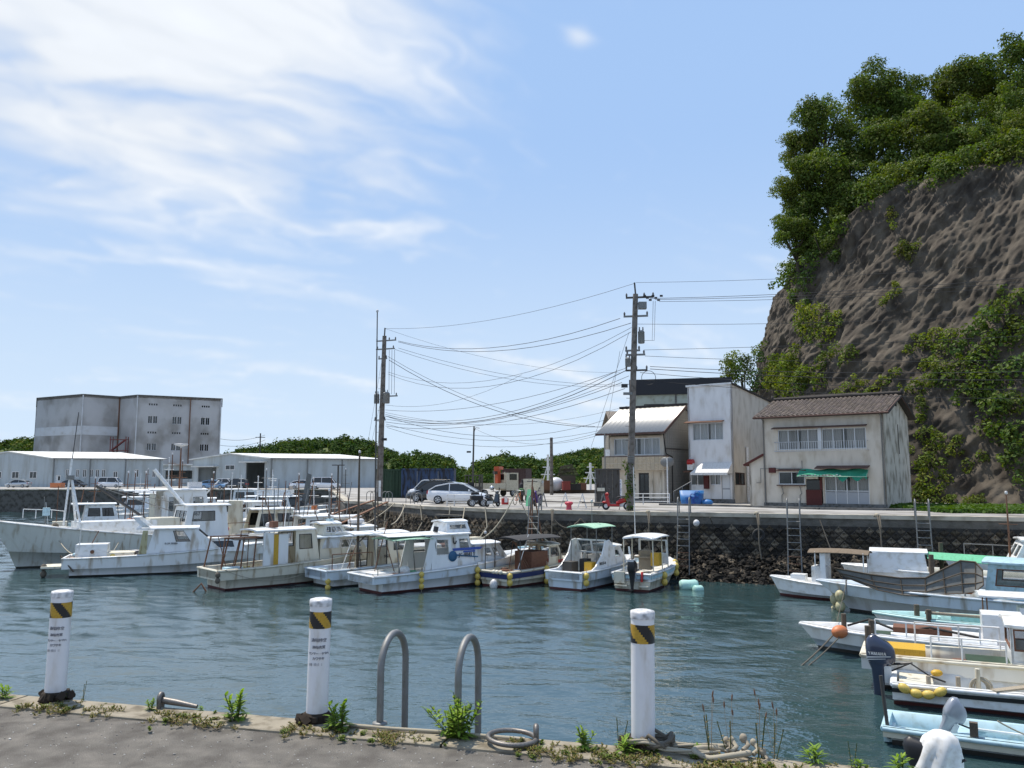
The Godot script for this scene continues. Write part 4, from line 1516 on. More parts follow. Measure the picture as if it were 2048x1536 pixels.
func balcony_house() -> void:
	var W := 5.0
	var h := thing("balcony_house", "house with a bright tin roof and a cream tiled balcony", "house", V(11.7, 3.2, -63.39) - V(cos(TURN), 0, -sin(TURN)) * W, TURN)
	var H := 5.7
	var D := 6.4
	var Q := [V(0, 0, 0), V(W, 0, 0), V(W, H, 0), V(0, H, 0)]
	var dr := hr(Q, 2.65, 0.03, 3.55, 2.25)
	var wu := hr(Q, 0.5, 3.65, 4.55, 4.95)
	var w1 := hr(Q, 1.5, 1.2, 2.2, 2.2)
	wall(h, "front_wall", Q, [dr, wu, w1], "plaster")
	window(h, Q, wu, "alu", "glass", 6, 1, 0.055, -0.04, "curtain_white")
	window(h, Q, w1, "alu", "glass_dark", 1, 1)
	var st := S()
	panel(st, sub(Q, dr, -0.07), [[0.12, 0.4, 0.46, 0.94], [0.54, 0.4, 0.88, 0.94]], 0.05)
	var d := mk(h, "door", st, "black")
	for r in [[0.12, 0.4, 0.46, 0.94], [0.54, 0.4, 0.88, 0.94]]:
		st = S()
		panel(st, sub(sub(Q, dr, -0.09), r), [], 0.01)
		mk(d, "pane", st, "glass_dark")
	hood(h, Q, 0.2, 4.8, 5.22, 0.35, "plank", 0.1)
	for x in [0.9, 3.9, 4.6]:
		bx(h, "pilaster", V(x, 1.35, 0.03), V(0.1, 2.6, 0.08), "plaster_grey")
	# balcony parapet faced with cream tiles
	var b := bx(h, "balcony", V(2.55, 2.98, 0.42), V(5.35, 1.02, 0.84), "plaster")
	rng.seed = 431
	mat("tile_cream2", Color(0.42, 0.35, 0.25), 0.6)
	for j in 2:
		for i in 15:
			bx(b, "tile", V(0.06 + i * 0.356, 2.74 + j * 0.5, 0.85), V(0.335, 0.475, 0.03), "tile_cream" if rng.randf() < 0.6 else "tile_cream2")
		for i in 2:
			bx(b, "tile", V(5.235, 2.74 + j * 0.5, 0.22 + i * 0.4), V(0.03, 0.475, 0.38), "tile_cream")
	bx(b, "coping", V(2.55, 3.52, 0.42), V(5.42, 0.07, 0.9), "hood_brown")
	# board-clad side
	var E := [V(W, 0, 0), V(W, 0, -D), V(W, H, -D), V(W, H, 0)]
	wall(h, "side_wall", E, [], "plaster_grey")
	for k in 20:
		var z := -0.16 - k * 0.32
		var top := H + (1.0 - absf(z + D * 0.5) / (D * 0.5)) * 1.75
		bx(h, "board", V(W + 0.02, top * 0.5, z), V(0.045, top, 0.295), "board_grey")
	bx(h, "board_joint", V(W + 0.06, 4.1, -D * 0.5), V(0.04, 0.1, D), "dark_metal")
	wall(h, "side_wall", [V(0, 0, -D), V(0, 0, 0), V(0, H, 0), V(0, H, -D)], [], "plaster_grey")
	st = S()
	tri(st, V(W, H, 0), V(W, H, -D), V(W, H + 1.8, -D * 0.5))
	tri(st, V(0, H, -D), V(0, H, 0), V(0, H + 1.8, -D * 0.5))
	mk(h, "gable", st, "board_grey")
	var o := 0.75
	sheet_roof(h, V(-o, H - 0.32, o), V(W + 0.35, H - 0.32, o), V(W + 0.35, H + 1.95, -D * 0.5), V(-o, H + 1.95, -D * 0.5), "tin", 0.42, 0.02)
	sheet_roof(h, V(W + 0.35, H - 0.32, -D - o), V(-o, H - 0.32, -D - o), V(-o, H + 1.95, -D * 0.5), V(W + 0.35, H + 1.95, -D * 0.5), "tin", 0.42, 0.02)
	st = S()
	beam(st, V(W + 0.32, H - 0.42, o), V(W + 0.32, H + 1.85, -D * 0.5), 0.06, 0.2)
	mk(h, "barge_board", st, "hood_brown")
	st = S()
	beam(st, V(-o, H - 0.42, o), V(W + 0.35, H - 0.42, o), 0.1, 0.14)
	mk(h, "gutter", st, "hood_brown")
	st = S()
	beam(st, V(-o, H + 2.0, -D * 0.5), V(W + 0.35, H + 2.0, -D * 0.5), 0.3, 0.16)
	mk(h, "ridge_cap", st, "tile_dark")
	tb(h, "downpipe", [V(W + 0.1, H - 0.4, 0.5), V(W + 0.1, 3.7, 0.1), V(W + 0.1, 3.5, -0.9), V(W + 0.1, 0.1, -0.9)], 0.045, "black")
	bx(h, "foundation", V(W * 0.5, 0.1, 0.02), V(W + 0.04, 0.3, 0.1), "base_grey")

# ---------------------------------------------------------------- utility poles and cables
func pole(label: String, base: Vector3, top: Vector3, r0: float, r1: float, nm := "utility_pole") -> Node3D:
	var p := thing(nm, label, "pole", base, 0.0, "utility poles")
	tb(p, "shaft", [V(0, -0.3, 0), (top - base)], [r0, r1], "pole_concrete", 12)
	return p

func on_pole(p: Node3D, top: Vector3, h: float) -> Vector3:
	var t := top - p.position
	return t * (h / t.y)

func crossarm(p: Node3D, at: Vector3, dir: Vector3, a: float, b: float, n := 3, m := "galvanised") -> void:
	var st := S()
	beam(st, at + dir * a, at + dir * b, 0.10, 0.10)
	var arm := mk(p, "crossarm", st, m)
	for k in n:
		var q := at + dir * lerpf(a, b, (k + 0.08) / maxf(n - 0.84, 1.0))
		st = S()
		lathe(st, [[0.02, 0.05], [0.06, 0.09], [0.045, 0.13], [0.065, 0.17], [0.04, 0.22], [0.02, 0.27]], 8, Transform3D(Basis(), q))
		mk(arm, "insulator", st, "insulator")

func transformer(p: Node3D, at: Vector3, r := 0.24, h := 0.8) -> void:
	var st := S()
	lathe(st, [[r * 0.9, 0.0], [r, 0.05], [r, h * 0.86], [r * 1.06, h * 0.88], [r * 0.8, h], [0.05, h + 0.04]], 14, Transform3D(Basis(), at))
	var t := mk(p, "transformer", st, "galvanised")
	for s in [-0.1, 0.1]:
		st = S()
		lathe(st, [[0.05, h], [0.03, h + 0.05], [0.05, h + 0.1], [0.03, h + 0.15], [0.04, h + 0.22]], 8, Transform3D(Basis(), at + V(s, 0, 0)))
		mk(t, "bushing", st, "insulator")

func build_poles_and_cables() -> void:
	mat("pole_concrete", Color(0.20, 0.175, 0.155), 0.9, {"tex": "stain", "scale": 0.6})
	mat("insulator", Color(0.12, 0.11, 0.11), 0.35)
	mat("cable", Color(0.018, 0.018, 0.02), 0.6)
	var a0 := V(-10.82, 3.2, -68.09)
	var a1 := V(-10.61, 16.8, -68.1)
	var b0 := V(6.61, 3.2, -47.13)
	var b1 := V(7.15, 15.65, -47.1)
	var e0 := V(37, 3.2, -38.5)
	var e1 := V(37.1, 16.2, -38.5)
	var A := pole("brown concrete utility pole between the boats and the blue container", a0, a1, 0.27, 0.17)
	var B := pole("tall utility pole with transformers in front of the balcony house", b0, b1, 0.21, 0.15)
	var E := pole("concrete utility pole beyond the picture's right edge", e0, e1, 0.2, 0.14)
	var ax := V(0.93, 0, 0.36)
	var pa := func(h: float) -> Vector3: return on_pole(A, a1, h)
	var pb := func(h: float) -> Vector3: return on_pole(B, b1, h)
	# pole A
	tb(A, "top_pin", [a1 - a0, V(-10.58, 17.48, -68.1) - a0], 0.06, "dark_metal")
	crossarm(A, pa.call(13.2), ax, -0.75, 1.1, 4)
	crossarm(A, pa.call(12.5), ax, -0.75, 1.0, 2)
	crossarm(A, pa.call(11.7), ax, -0.5, 0.3, 2)
	crossarm(A, pa.call(8.55), ax, -0.2, 1.4, 2)
	transformer(A, pa.call(7.95) + V(0.35, 0, 0.25), 0.3, 0.9)
	transformer(A, pa.call(7.95) + V(-0.45, 0, 0.1), 0.22, 0.8)
	crossarm(A, pa.call(6.6), ax, -0.7, 0.35, 2)
	bx(A, "junction_box", pa.call(5.0) + V(0.3, 0, 0.2), V(0.4, 0.2, 0.2), "black")
	bx(A, "number_plate", pa.call(1.0) + V(0.0, 0, 0.3), V(0.32, 1.3, 0.02), "white_paint")
	for k in 3:
		tb(A, "drop_wire", [pa.call(12.4) + ax * (0.5 + k * 0.25), pa.call(8.7) + ax * (0.6 + k * 0.25)], 0.015, "cable", 4)
	for k in 10:
		tb(A, "step_bolt", [pa.call(2.0 + k * 0.9) - ax * 0.2, pa.call(2.0 + k * 0.9) - ax * 0.42], 0.015, "dark_metal", 4)
	# pole B
	tb(B, "top_pin", [b1 - b0, V(7.1, 16.33, -47.1) - b0], 0.05, "dark_metal")
	crossarm(B, pb.call(12.25), V(1, 0, 0.2).normalized(), -0.55, 1.05, 4, "dark_metal")
	crossarm(B, pb.call(11.15), V(1, 0, 0.2).normalized(), -0.65, 0.75, 3)
	crossarm(B, pb.call(9.15), V(1, 0, 0.2).normalized(), -0.5, 0.35, 2)
	crossarm(B, pb.call(8.9), V(1, 0, 0.2).normalized(), -0.45, 0.65, 2)
	crossarm(B, pb.call(8.0), V(1, 0, 0.2).normalized(), -0.45, 0.8, 3, "dark_metal")
	transformer(B, pb.call(9.55) + V(0.4, 0, 0.1), 0.19, 0.72)
	transformer(B, pb.call(8.2) + V(-0.33, 0, 0.1), 0.16, 0.5)
	bx(B, "switch_box", pb.call(11.75) + V(0.4, 0, 0.1), V(0.45, 0.4, 0.35), "galvanised")
	bx(B, "cable_box", pb.call(7.1) + V(-0.5, 0, 0.1), V(0.35, 0.2, 0.16), "black")
	bx(B, "lamp_arm", pb.call(6.65) + V(-0.3, 0, 0.1), V(0.5, 0.14, 0.18), "galvanised")
	for k in 7:
		bx(B, "line_clamp", pb.call(12.25) + V(0.5 + 0.16 * k, 0.05 - 0.12 * (k % 3), 0.2), V(0.16, 0.1, 0.1), "black")
	for k in 2:
		tb(B, "jumper", [pb.call(12.0) + V(1.0 + 0.12 * k, 0, 0.2), pb.call(9.7) + V(1.0 + 0.12 * k, 0, 0.2), pb.call(9.7) + V(0.5, 0, 0.2)], 0.012, "cable", 4)
	var st := S()
	tube(st, ring_pts(pb.call(7.55) + V(0.85, 0, 0.2), 0.40, V(0, 0, 1), 24), 0.016, 5)
	mk(B, "cable_coil", st, "cable")
	for k in 8:
		tb(B, "step_bolt", [pb.call(2.4 + k * 0.8) - V(0.16, 0, 0), pb.call(2.4 + k * 0.8) - V(0.36, 0, 0)], 0.014, "dark_metal", 4)
	for k in 4:
		st = S()
		lathe(st, [[0.215, 0], [0.215, 0.05]], 12, Transform3D(Basis(), pb.call(2.75 + k * 0.1)))
		mk(B, "steel_band", st, "galvanised")
	crossarm(E, V(0.08, 12.2, 0), V(1, 0, 0.3).normalized(), -0.9, 0.9, 3)
	# ivy climbing the lower part of pole B
	var lobes := []
	rng.seed = 610
	for k in 26:
		lobes.append([V(rng.randf_range(-0.2, 0.22), 0.1 + k * 0.1, rng.randf_range(-0.1, 0.3)), rng.randf_range(0.14, 0.28)])
	var iv := thing("pole_ivy", "ivy climbing the foot of the tall utility pole", "ivy", b0)
	inst(iv, "leaves", leaf_mesh(lobes, 0.7, 0.13, [Color(0.03, 0.07, 0.015), Color(0.05, 0.10, 0.02), Color(0.09, 0.13, 0.02)], 611), "leaf")
	# other poles
	var c := thing("thin_pole", "thin dark pole standing behind the white car", "pole", V(-4.64, 3.2, -98), 0.0, "utility poles")
	tb(c, "shaft", [V(0, 0, 0), V(0.15, 7.9, 0)], [0.12, 0.09], "dark_metal", 8)
	tb(c, "bracket", [V(0.15, 7.2, 0), V(0.35, 7.75, 0), V(0.8, 7.7, 0)], 0.04, "dark_metal")
	bx(c, "box", V(-0.45, 4.9, 0), V(0.5, 0.2, 0.2), "black")
	c = thing("grey_post", "plain grey concrete post behind the small truck", "pole", V(4.36, 3.2, -92), 0.0, "utility poles")
	tb(c, "shaft", [V(0, 0, 0), V(0, 6.3, 0)], [0.2, 0.17], "pole_concrete", 10)
	c = thing("far_pole", "small distant power pole on the hill beside the storage block", "pole", V(-79.46, 3.2, -262), 0.0, "utility poles")
	tb(c, "shaft", [V(0, 0, 0), V(0, 15.8, 0)], 0.2, "dark_metal", 6)
	st = S()
	beam(st, V(-1.5, 14.5, 0), V(1.5, 14.5, 0), 0.2, 0.2)
	beam(st, V(-0.5, 12.0, 0), V(0.3, 12.0, 0), 0.2, 0.2)
	mk(c, "crossarm", st, "dark_metal")
	c = thing("lamp_post", "twin-headed dark lamp post on the left end of the quay", "lamp post", V(-18.35, 3.2, -88), 0.0)
	tb(c, "post", [V(0, -2.5, 0), V(0, 3.2, 0)], 0.09, "dark_metal", 8)
	bx(c, "lamp_head", V(-0.35, 3.2, 0), V(0.6, 0.1, 0.25), "dark_metal")
	bx(c, "lamp_head", V(0.35, 3.2, 0), V(0.6, 0.1, 0.25), "dark_metal")
	# cables: from, to, sag, radius
	var span := [
		[V(-10.58, 17.43, -68.1), V(7.07, 16.27, -47.1), 0.75, 0.012], [V(-9.4, 16.33, -67.8), V(6.22, 14.2, -47), 1.15, 0.018], [V(-9.4, 16.25, -67.8), V(6.85, 13.93, -47), 1.2, 0.018],
		[V(-10.25, 13.77, -68), V(6.87, 13.67, -47), 1.9, 0.012], [V(-10.25, 13.6, -68), V(6.84, 13.41, -47), 2.1, 0.014],
		[V(-10.41, 11.03, -68), V(0.73, 12.56, -60), 0.9, 0.011], [V(-10.41, 10.62, -68), V(6.49, 11.32, -47.2), 0.9, 0.014], [V(-10.4, 10.25, -68), V(6.03, 11.17, -47.2), 1.5, 0.016],
		[V(-10.4, 10.12, -68), V(6.54, 11.2, -47.2), 1.6, 0.022], [V(-10.39, 9.88, -68), V(6.71, 10.89, -47.2), 1.3, 0.014], [V(-10.39, 9.63, -68), V(6.3, 10.51, -47.2), 1.1, 0.016], [V(-10.38, 9.3, -68), V(6.47, 10.16, -47.2), 1.0, 0.016]]
	var words := ["topmost thin", "second", "third", "fourth", "fifth", "sixth", "seventh", "eighth", "ninth and thickest", "tenth", "eleventh", "twelfth and lowest"]
	for i in span.size():
		rope("%s overhead cable between the two tall utility poles" % words[i], span[i][0], span[i][1], span[i][2], span[i][3], "cable", "overhead_cable", "overhead cables")
	var down := [
		[V(-9.42, 15.77, -68), V(10.73, 14.03, -80), 0.8, 0.014, "upper cable falling from the brown pole towards the dark-roofed house"],
		[V(-9.7, 15.65, -68), V(10.49, 13.93, -80), 1.0, 0.014, "second cable falling from the brown pole towards the dark-roofed house"],
		[V(-10.27, 15.06, -68), V(7.21, 9.5, -72), 1.2, 0.015, "third cable falling from the brown pole to the sheet-roofed house"],
		[V(-10.19, 14.77, -68), V(8.14, 9.4, -71), 1.5, 0.022, "thick cable falling from the brown pole to the sheet-roofed house"],
		[V(-10.4, 10.41, -68), V(9.79, 11.12, -70), 1.3, 0.011, "faint level cable from the brown pole to the row of houses"],
		[V(-10.4, 10.12, -68), V(8.23, 10.09, -71), 1.6, 0.015, "level dark cable from the brown pole to the sheet-roofed house"],
		[V(-10.34, 9.46, -68), V(8.05, 9.23, -71), 1.2, 0.014, "upper of the three lowest cables to the sheet-roofed house"],
		[V(-10.26, 9.18, -68), V(8.05, 9.1, -71), 1.5, 0.014, "middle of the three lowest cables to the sheet-roofed house"],
		[V(-4.55, 10.92, -98), V(8.05, 8.89, -71), 1.4, 0.014, "lowest cable, from the thin dark pole to the sheet-roofed house"],
		[V(6.72, 13.38, -47), V(5.7, 7.25, -60), 0.0, 0.010, "slanting stay wire left of the tall utility pole"],
		[V(6.19, 12.3, -47), V(6.8, 9.45, -58), 0.0, 0.010, "short slanting wire beside the tall utility pole"],
		[V(-10.58, 17.43, -68.1), V(11.16, 15.88, -85), 1.0, 0.010, "faintest thin cable falling from the top of the brown pole"],
		[V(-10.77, 14.77, -68), V(-11.48, 7.67, -66), 0.0, 0.010, "left stay wire of the brown utility pole"],
		[V(-10.79, 11.44, -68), V(-11.37, 7.71, -67), 0.0, 0.010, "lower stay wire of the brown utility pole"],
		[V(-78.02, 18.44, -262), V(-84.17, 16.21, -238), 1.0, 0.05, "upper distant wire from the far pole to the storage block"],
		[V(-77.96, 16.86, -262), V(-84.1, 14.35, -238), 1.0, 0.05, "lower distant wire from the far pole to the storage block"]]
	for w in down:
		rope(w[4], w[0], w[1], w[2], w[3], "cable", "overhead_cable", "overhead cables")
	var right := [[565, 16.6, 0.5, 0.010], [596, 15.9, 0.45, 0.014], [599, 15.6, 0.45, 0.014], [603, 15.3, 0.45, 0.012], [648, 13.9, 0.5, 0.011], [692, 12.5, 0.2, 0.012], [712, 11.2, 0.5, 0.012], [733, 10.6, 0.5, 0.016], [738, 10.0, 0.5, 0.018], [745, 9.5, 0.6, 0.014], [760, 9.0, 0.6, 0.012]]
	var wr := ["topmost", "second", "third", "fourth", "fifth", "sixth", "seventh", "eighth", "ninth", "tenth", "lowest"]
	var bs := [V(7.19, 16.33, -47.1), V(7.98, 15.39, -47.1), V(8.27, 15.33, -47.1), V(8.5, 15.21, -47.1), V(7.23, 13.89, -47.1), V(7.58, 12.38, -47.1), V(7.63, 12.03, -47.1), V(7.91, 11.42, -47.1), V(7.91, 11.28, -47.1), V(7.33, 11.07, -47.1), V(7.47, 10.64, -47.1)]
	for i in right.size():
		rope("%s overhead cable running right from the tall pole across the cliff" % wr[i], bs[i], V(37.1, right[i][1], -38.5), right[i][2], right[i][3], "cable" if i > 3 else "cable", "overhead_cable", "overhead cables")

# ---------------------------------------------------------------- things on the quay
func ladder(label: String, at: Vector3, low: float) -> void:
	# at: on the quay edge; the ladder follows the battered wall and its rails loop over the edge
	var l := thing("quay_ladder", label, "ladder", at, TURN * 0.55, "steel ladders on the quay wall")
	for s in [-0.29, 0.29]:
		var pts := [V(s * 1.08, low, 0.75), V(s, -0.7, 0.28), V(s, 0.45, 0.2)]
		for k in 9:
			var a := PI * k / 8.0
			pts.append(V(s, 0.55 + sin(a) * 0.27, 0.2 - 0.22 * (1.0 - cos(a)) - 0.02))
		pts.append(V(s, 0.02, -0.26))
		tb(l, "rail", pts, 0.032, "galvanised", 7)
	var n := int((-low - 0.3) / 0.33)
	for k in n:
		var y := -0.28 - k * 0.33
		var z := lerpf(0.24, 0.75, clampf((-y) / (-low), 0.0, 1.0))
		tb(l, "rung", [V(-0.29, y, z), V(0.29, y, z)], 0.022, "galvanised" if k < 5 else "rusty", 6)

func build_quay_things() -> void:
	ladder("steel ladder on the quay wall behind the navy-striped boat", V(1.27, 3.26, -46.32), -2.4)
	ladder("steel ladder on the quay wall beside the hanging white float", V(8.85, 3.26, -43.12), -3.0)
	ladder("steel ladder behind the little boat with the brown canopy", V(13.72, 3.26, -40.86), -3.0)
	ladder("rightmost steel ladder, under the grass verge", V(19.24, 3.26, -39.32), -3.0)
	# inverted-U hoops by the left end
	for k in 7:
		var px: Vector3 = [V(-11.71, 3.26, -67.37), V(-11.39, 3.26, -67.37), V(-10.03, 3.26, -64.57), V(-9.76, 3.26, -64.57), V(-7.7, 3.26, -60.79), V(-7.23, 3.26, -59.62), V(-6.81, 3.26, -58.5)][k]
		var st := S()
		var pts := [V(0, 0, 0)]
		for i in 9:
			var a := PI * i / 8.0
			pts.append(V(0.26 - 0.26 * cos(a), 0.5 + 0.26 * sin(a), 0))
		pts.append(V(0.52, 0, 0))
		tube(st, pts, 0.03, 6)
		solid("steel_hoop", ["first steel hoop from the left beside the brown pole", "second steel hoop from the left beside the brown pole", "third steel hoop, just right of the brown pole's foot", "fourth steel hoop, right of the brown pole's foot", "fifth steel hoop, in front of the black car's wheel", "sixth steel hoop, by the black car's wheel", "last steel hoop, at the white car's rear bumper"][k], "hoop", st, "galvanised", px, 0.3, "steel hoops on the quay edge")
	# red mooring bollard
	var st := S()
	lathe(st, [[0.2, 0], [0.2, 0.05], [0.155, 0.08], [0.15, 0.3], [0.24, 0.38], [0.25, 0.44], [0.2, 0.5], [0.02, 0.52]], 14)
	solid("mooring_bollard", "short red mooring bollard on the quay edge", "bollard", st, "pink_red", V(3.3, 3.2, -48.55))
	# A-frame barriers
	for q in [[V(3.47, 3.2, -54.29), 1.5, "A-frame barrier left of the red bollard"], [V(4.42, 3.2, -52.51), 1.35, "A-frame barrier right of the red bollard"]]:
		var b := thing("barrier", q[2], "barrier", q[0], -0.35, "A-frame barriers")
		for x in ([0.0, -q[1]] if q[2].contains("left") else [0.0, q[1]]):
			var s := S()
			beam(s, V(x - 0.28, 0, 0.12), V(x, 0.9, 0), 0.05, 0.05)
			beam(s, V(x + 0.28, 0, 0.12), V(x, 0.9, 0), 0.05, 0.05)
			mk(b, "leg", s, "white_paint" if x == 0.0 else "galvanised")
			bx(b, "brace", V(x, 0.38, 0.08), V(0.36, 0.05, 0.04), "dark_metal")
		tb(b, "bar", [V(minf(0, -q[1] if q[2].contains("left") else 0.0), 0.34, 0.1), V(maxf(0, 0.0 if q[2].contains("left") else q[1]), 0.34, 0.1)], 0.04, "dark_metal")
	# dark booth and sign
	var k := thing("notice_booth", "dark weathered booth of boards beside the red scooter", "booth", V(5.64, 3.2, -56.18), -0.2)
	mat("booth_board", Color(0.075, 0.07, 0.064), 0.85, {"tex": "streak", "scale": V(0.8, 0.25, 0.8)})
	for i in 4:
		bx(k, "board", V(0.19 + i * 0.37, 1.2, 0), V(0.36, 2.4, 0.06), "booth_board")
	for i in 3:
		bx(k, "side_board", V(1.5, 1.2, -0.2 - i * 0.37), V(0.06, 2.4, 0.36), "booth_board")
	bx(k, "roof", V(0.75, 2.45, -0.55), V(1.7, 0.09, 1.3), "dark_metal")
	bx(k, "post", V(-0.04, 1.2, 0.05), V(0.07, 2.4, 0.07), "galvanised")
	bx(k, "mail_box", V(0.35, 1.1, 0.1), V(0.5, 0.22, 0.12), "boat_cream")
	bx(k, "plinth", V(0.6, 0.1, 0.06), V(1.5, 0.2, 0.2), "base_grey")
	var sg := thing("upright_sign", "narrow white upright sign with a column of blue characters", "sign", V(7.79, 3.2, -60.41), -0.15)
	bx(sg, "board", V(0, 0.95, 0), V(0.34, 1.65, 0.05), "white_paint")
	bx(sg, "foot", V(0, 0.06, 0), V(0.4, 0.12, 0.3), "base_grey")
	st = S()
	var G := [[[0, 0.8, 1, 0.8], [0.5, 1, 0.5, 0], [0.1, 0.4, 0.9, 0.4]], [[0, 1, 1, 1, 1, 0, 0, 0, 0, 1], [0, 0.5, 1, 0.5]], [[0.1, 0.9, 0.9, 0.9], [0.5, 0.9, 0.2, 0.0], [0.5, 0.5, 0.9, 0.0]], [[0, 0.7, 1, 0.7], [0.3, 1, 0.3, 0.3], [0.7, 1, 0.7, 0], [0, 0.1, 1, 0.2]]]
	for i in 7:
		strokes(st, G[(i * 3) % 4], V(-0.09, 1.55 - i * 0.21, 0.026), V(0.18, 0, 0), V(0, 0.15, 0), 0.022)
	mk(sg, "lettering", st, "blue_mark")
	# traffic mirror seen from behind, thin sign pole
	var mp := thing("traffic_mirror", "pair of round traffic mirrors on a white post", "mirror", V(11.47, 3.2, -61.57), -0.2)
	tb(mp, "post", [V(0, 0, 0), V(0, 3.3, 0)], 0.05, "white_paint", 8)
	for s in [-0.17, 0.17]:
		st = S()
		lathe(st, [[0.02, 0.09], [0.2, 0.07], [0.34, 0.0], [0.36, -0.02], [0.33, -0.03]], 18, Transform3D(Basis(Vector3.RIGHT, PI / 2) * Basis(Vector3.FORWARD, s * 2), V(s, 3.05, -0.1)))
		mk(mp, "mirror", st, "galvanised")
	var tp := thing("sign_post", "thin pole with a small white plate beside the dark booth", "pole", V(7.01, 3.2, -62.77))
	tb(tp, "post", [V(0, 0, 0), V(0, 5.2, 0)], 0.045, "galvanised", 6)
	bx(tp, "plate", V(0.2, 3.75, 0.03), V(0.34, 0.5, 0.03), "white_paint")
	# white fences
	for q in [[V(8.57, 3.2, -59.29), 2.55, -0.12, "white pipe fence in front of the balcony house door"], [V(-4.36, 3.2, -56.18), 1.85, -0.3, "low white fence beside the white car's front"]]:
		var f := thing("white_fence", q[3], "fence", q[0], q[2])
		for x in [0.0, q[1] * 0.28, q[1]]:
			tb(f, "post", [V(x, 0, 0), V(x, 0.78, 0)], 0.035, "white_paint")
		for y in [0.22, 0.5, 0.76]:
			tb(f, "rail", [V(-0.02, y, 0), V(q[1] + 0.02, y, 0)], 0.03, "white_paint")
	# steps and handrail
	var hs := thing("handrail", "pale sloping handrail at the steps beside the blue tub", "handrail", V(11.44, 3.2, -59.29), -0.3)
	tb(hs, "rail", [V(0, 0.9, 0), V(1.3, 1.65, -0.2)], 0.03, "galvanised")
	for i in 3:
		tb(hs, "post", [V(i * 0.6 + 0.03, 0, -i * 0.09), V(i * 0.6 + 0.03, 0.92 + i * 0.345, -i * 0.09)], 0.025, "galvanised")
	for i in 3:
		bx(hs, "step", V(0.45 + i * 0.3, 0.08 + i * 0.08, -0.6), V(0.3, 0.16 + i * 0.16, 0.9), "base_grey")
	# blue tub with netting
	mat("blue_tub", Color(0.03, 0.17, 0.45), 0.5, {"tex": "grime", "scale": 2.0})
	var tbb := thing("blue_tub", "bright blue plastic tub in front of the white house", "tub", V(12.52, 3.2, -58.22), -0.4)
	st = S()
	var rings := []
	for i in 4:
		var ring := PackedVector3Array()
		for a in 16:
			var t := TAU * a / 16
			var sx: float = signf(cos(t)) * pow(absf(cos(t)), 0.4)
			var sz: float = signf(sin(t)) * pow(absf(sin(t)), 0.4)
			var w: float = [0.68, 0.72, 0.8, 0.74][i]
			ring.append(V(sx * w, [0.0, 0.1, 1.0, 0.96][i], sz * w * 0.7))
		rings.append(ring)
	loft(st, rings, true, true, true)
	mk(tbb, "tub", st, "blue_tub")
	rng.seed = 640
	for i in 5:
		st = S()
		tube(st, ring_pts(V(0.2 + rng.randf_range(-0.3, 0.4), 0.55 + rng.randf_range(-0.25, 0.3), 0.58), rng.randf_range(0.16, 0.3), V(0.1, 0.1, 1).normalized(), 14), 0.025, 5)
		mk(tbb, "hose_coil", st, "blue_mark")
	st = S()
	ell(st, V(1.1, 0.2, 0.3), V(0.42, 0.22, 0.35), 9)
	solid("blue_sack", "crumpled blue sack lying beside the blue tub", "sack", st, "blue_tub", V(12.52, 3.2, -58.22), -0.4)
	# kerb along the houses
	st = S()
	var ka := [V(10.29, 3.2, -58.22), V(14.9, 3.2, -54.75), V(18.4, 3.2, -50.06), V(23.06, 3.2, -48.55), V(30.59, 3.2, -50.06)]
	for i in 4:
		beam(st, ka[i] + V(0, 0.02, 0), ka[i + 1] + V(0, 0.02, 0), 0.35, 0.18)
	struct("house_kerb", st, "base_grey")
	# wall hangings: float, tyre, ropes
	st = S()
	ell(st, V(0, 0, 0), V(0.17, 0.18, 0.17), 12)
	solid("white_float", "white ball float hanging on the quay wall beside the ladder", "float", st, "white_plastic", V(9.58, 2.75, -43.6))
	st = S()
	tube(st, ring_pts(Vector3.ZERO, 0.24, V(0, 0, 1), 20), 0.085, 8)
	solid("tyre_fender", "black tyre hanging on the quay wall left of a ladder", "tyre", st, "rubber", V(12.2, 2.27, -41.6))
	var wr := [[V(2.1, 3.3, -44.65), 1150, "grey rope hanging down the wall right of the first ladder"], [V(11.95, 3.3, -41.05), 1110, "rope hanging down the wall beside the tyre"], [V(16.93, 3.3, -38.95), 1105, "rope knotted over the edge between the two right ladders"], [V(6.91, 3.3, -42.77), 1085, "thin rope hanging on the wall left of the long ladder"]]
	for w in wr:
		var p: Vector3 = w[0]
		var n := thing("hanging_rope", w[2], "rope", p, 0.0, "ropes hanging on the quay wall")
		tb(n, "line", [V(0, 0, -0.25), V(0, 0.04, 0.1), V(0.02, -0.6, 0.3), V(-0.03, -1.3, 0.45), V(0.02, -2.1, 0.58)], 0.035, "rope_dark", 5)
		tb(n, "line", [V(0.08, 0.0, -0.25), V(0.09, 0.03, 0.12), V(0.06, -0.5, 0.32)], 0.045, "rope_dark", 5)
		st = S()
		ell(st, V(0.03, 0.06, -0.02), V(0.12, 0.1, 0.14), 8)
		mk(n, "knot", st, "rope")
	var swag := S()
	tube(swag, sag_pts(Vector3.ZERO, V(1.55, 0.05, 0.0), 0.5), 0.04, 5)
	tube(swag, sag_pts(V(1.55, 0.05, 0), V(2.6, -0.15, 0.1), 0.28), 0.04, 5)
	solid("rope_swag", "heavy rope hanging in swags along the quay wall", "rope", swag, "rope_dark", V(2.35, 2.79, -47), -0.35)
	for q in [[V(10.29, 3.03, -43.6), V(11.72, 1, -46.36), "slanting rope on the wall right of the white float"], [V(15.34, 3, -41.8), V(15.57, 1.47, -41), "slanting rope on the wall right of the third ladder"]]:
		rope(q[2], q[0], q[1], 0.02, 0.03, "rope_dark")
	# floating mint-green buoys
	var fb := thing("foam_buoy", "floating mint-green foam buoys by the rubble", "buoy", V(8.19, 0, -38.98), 0.1)
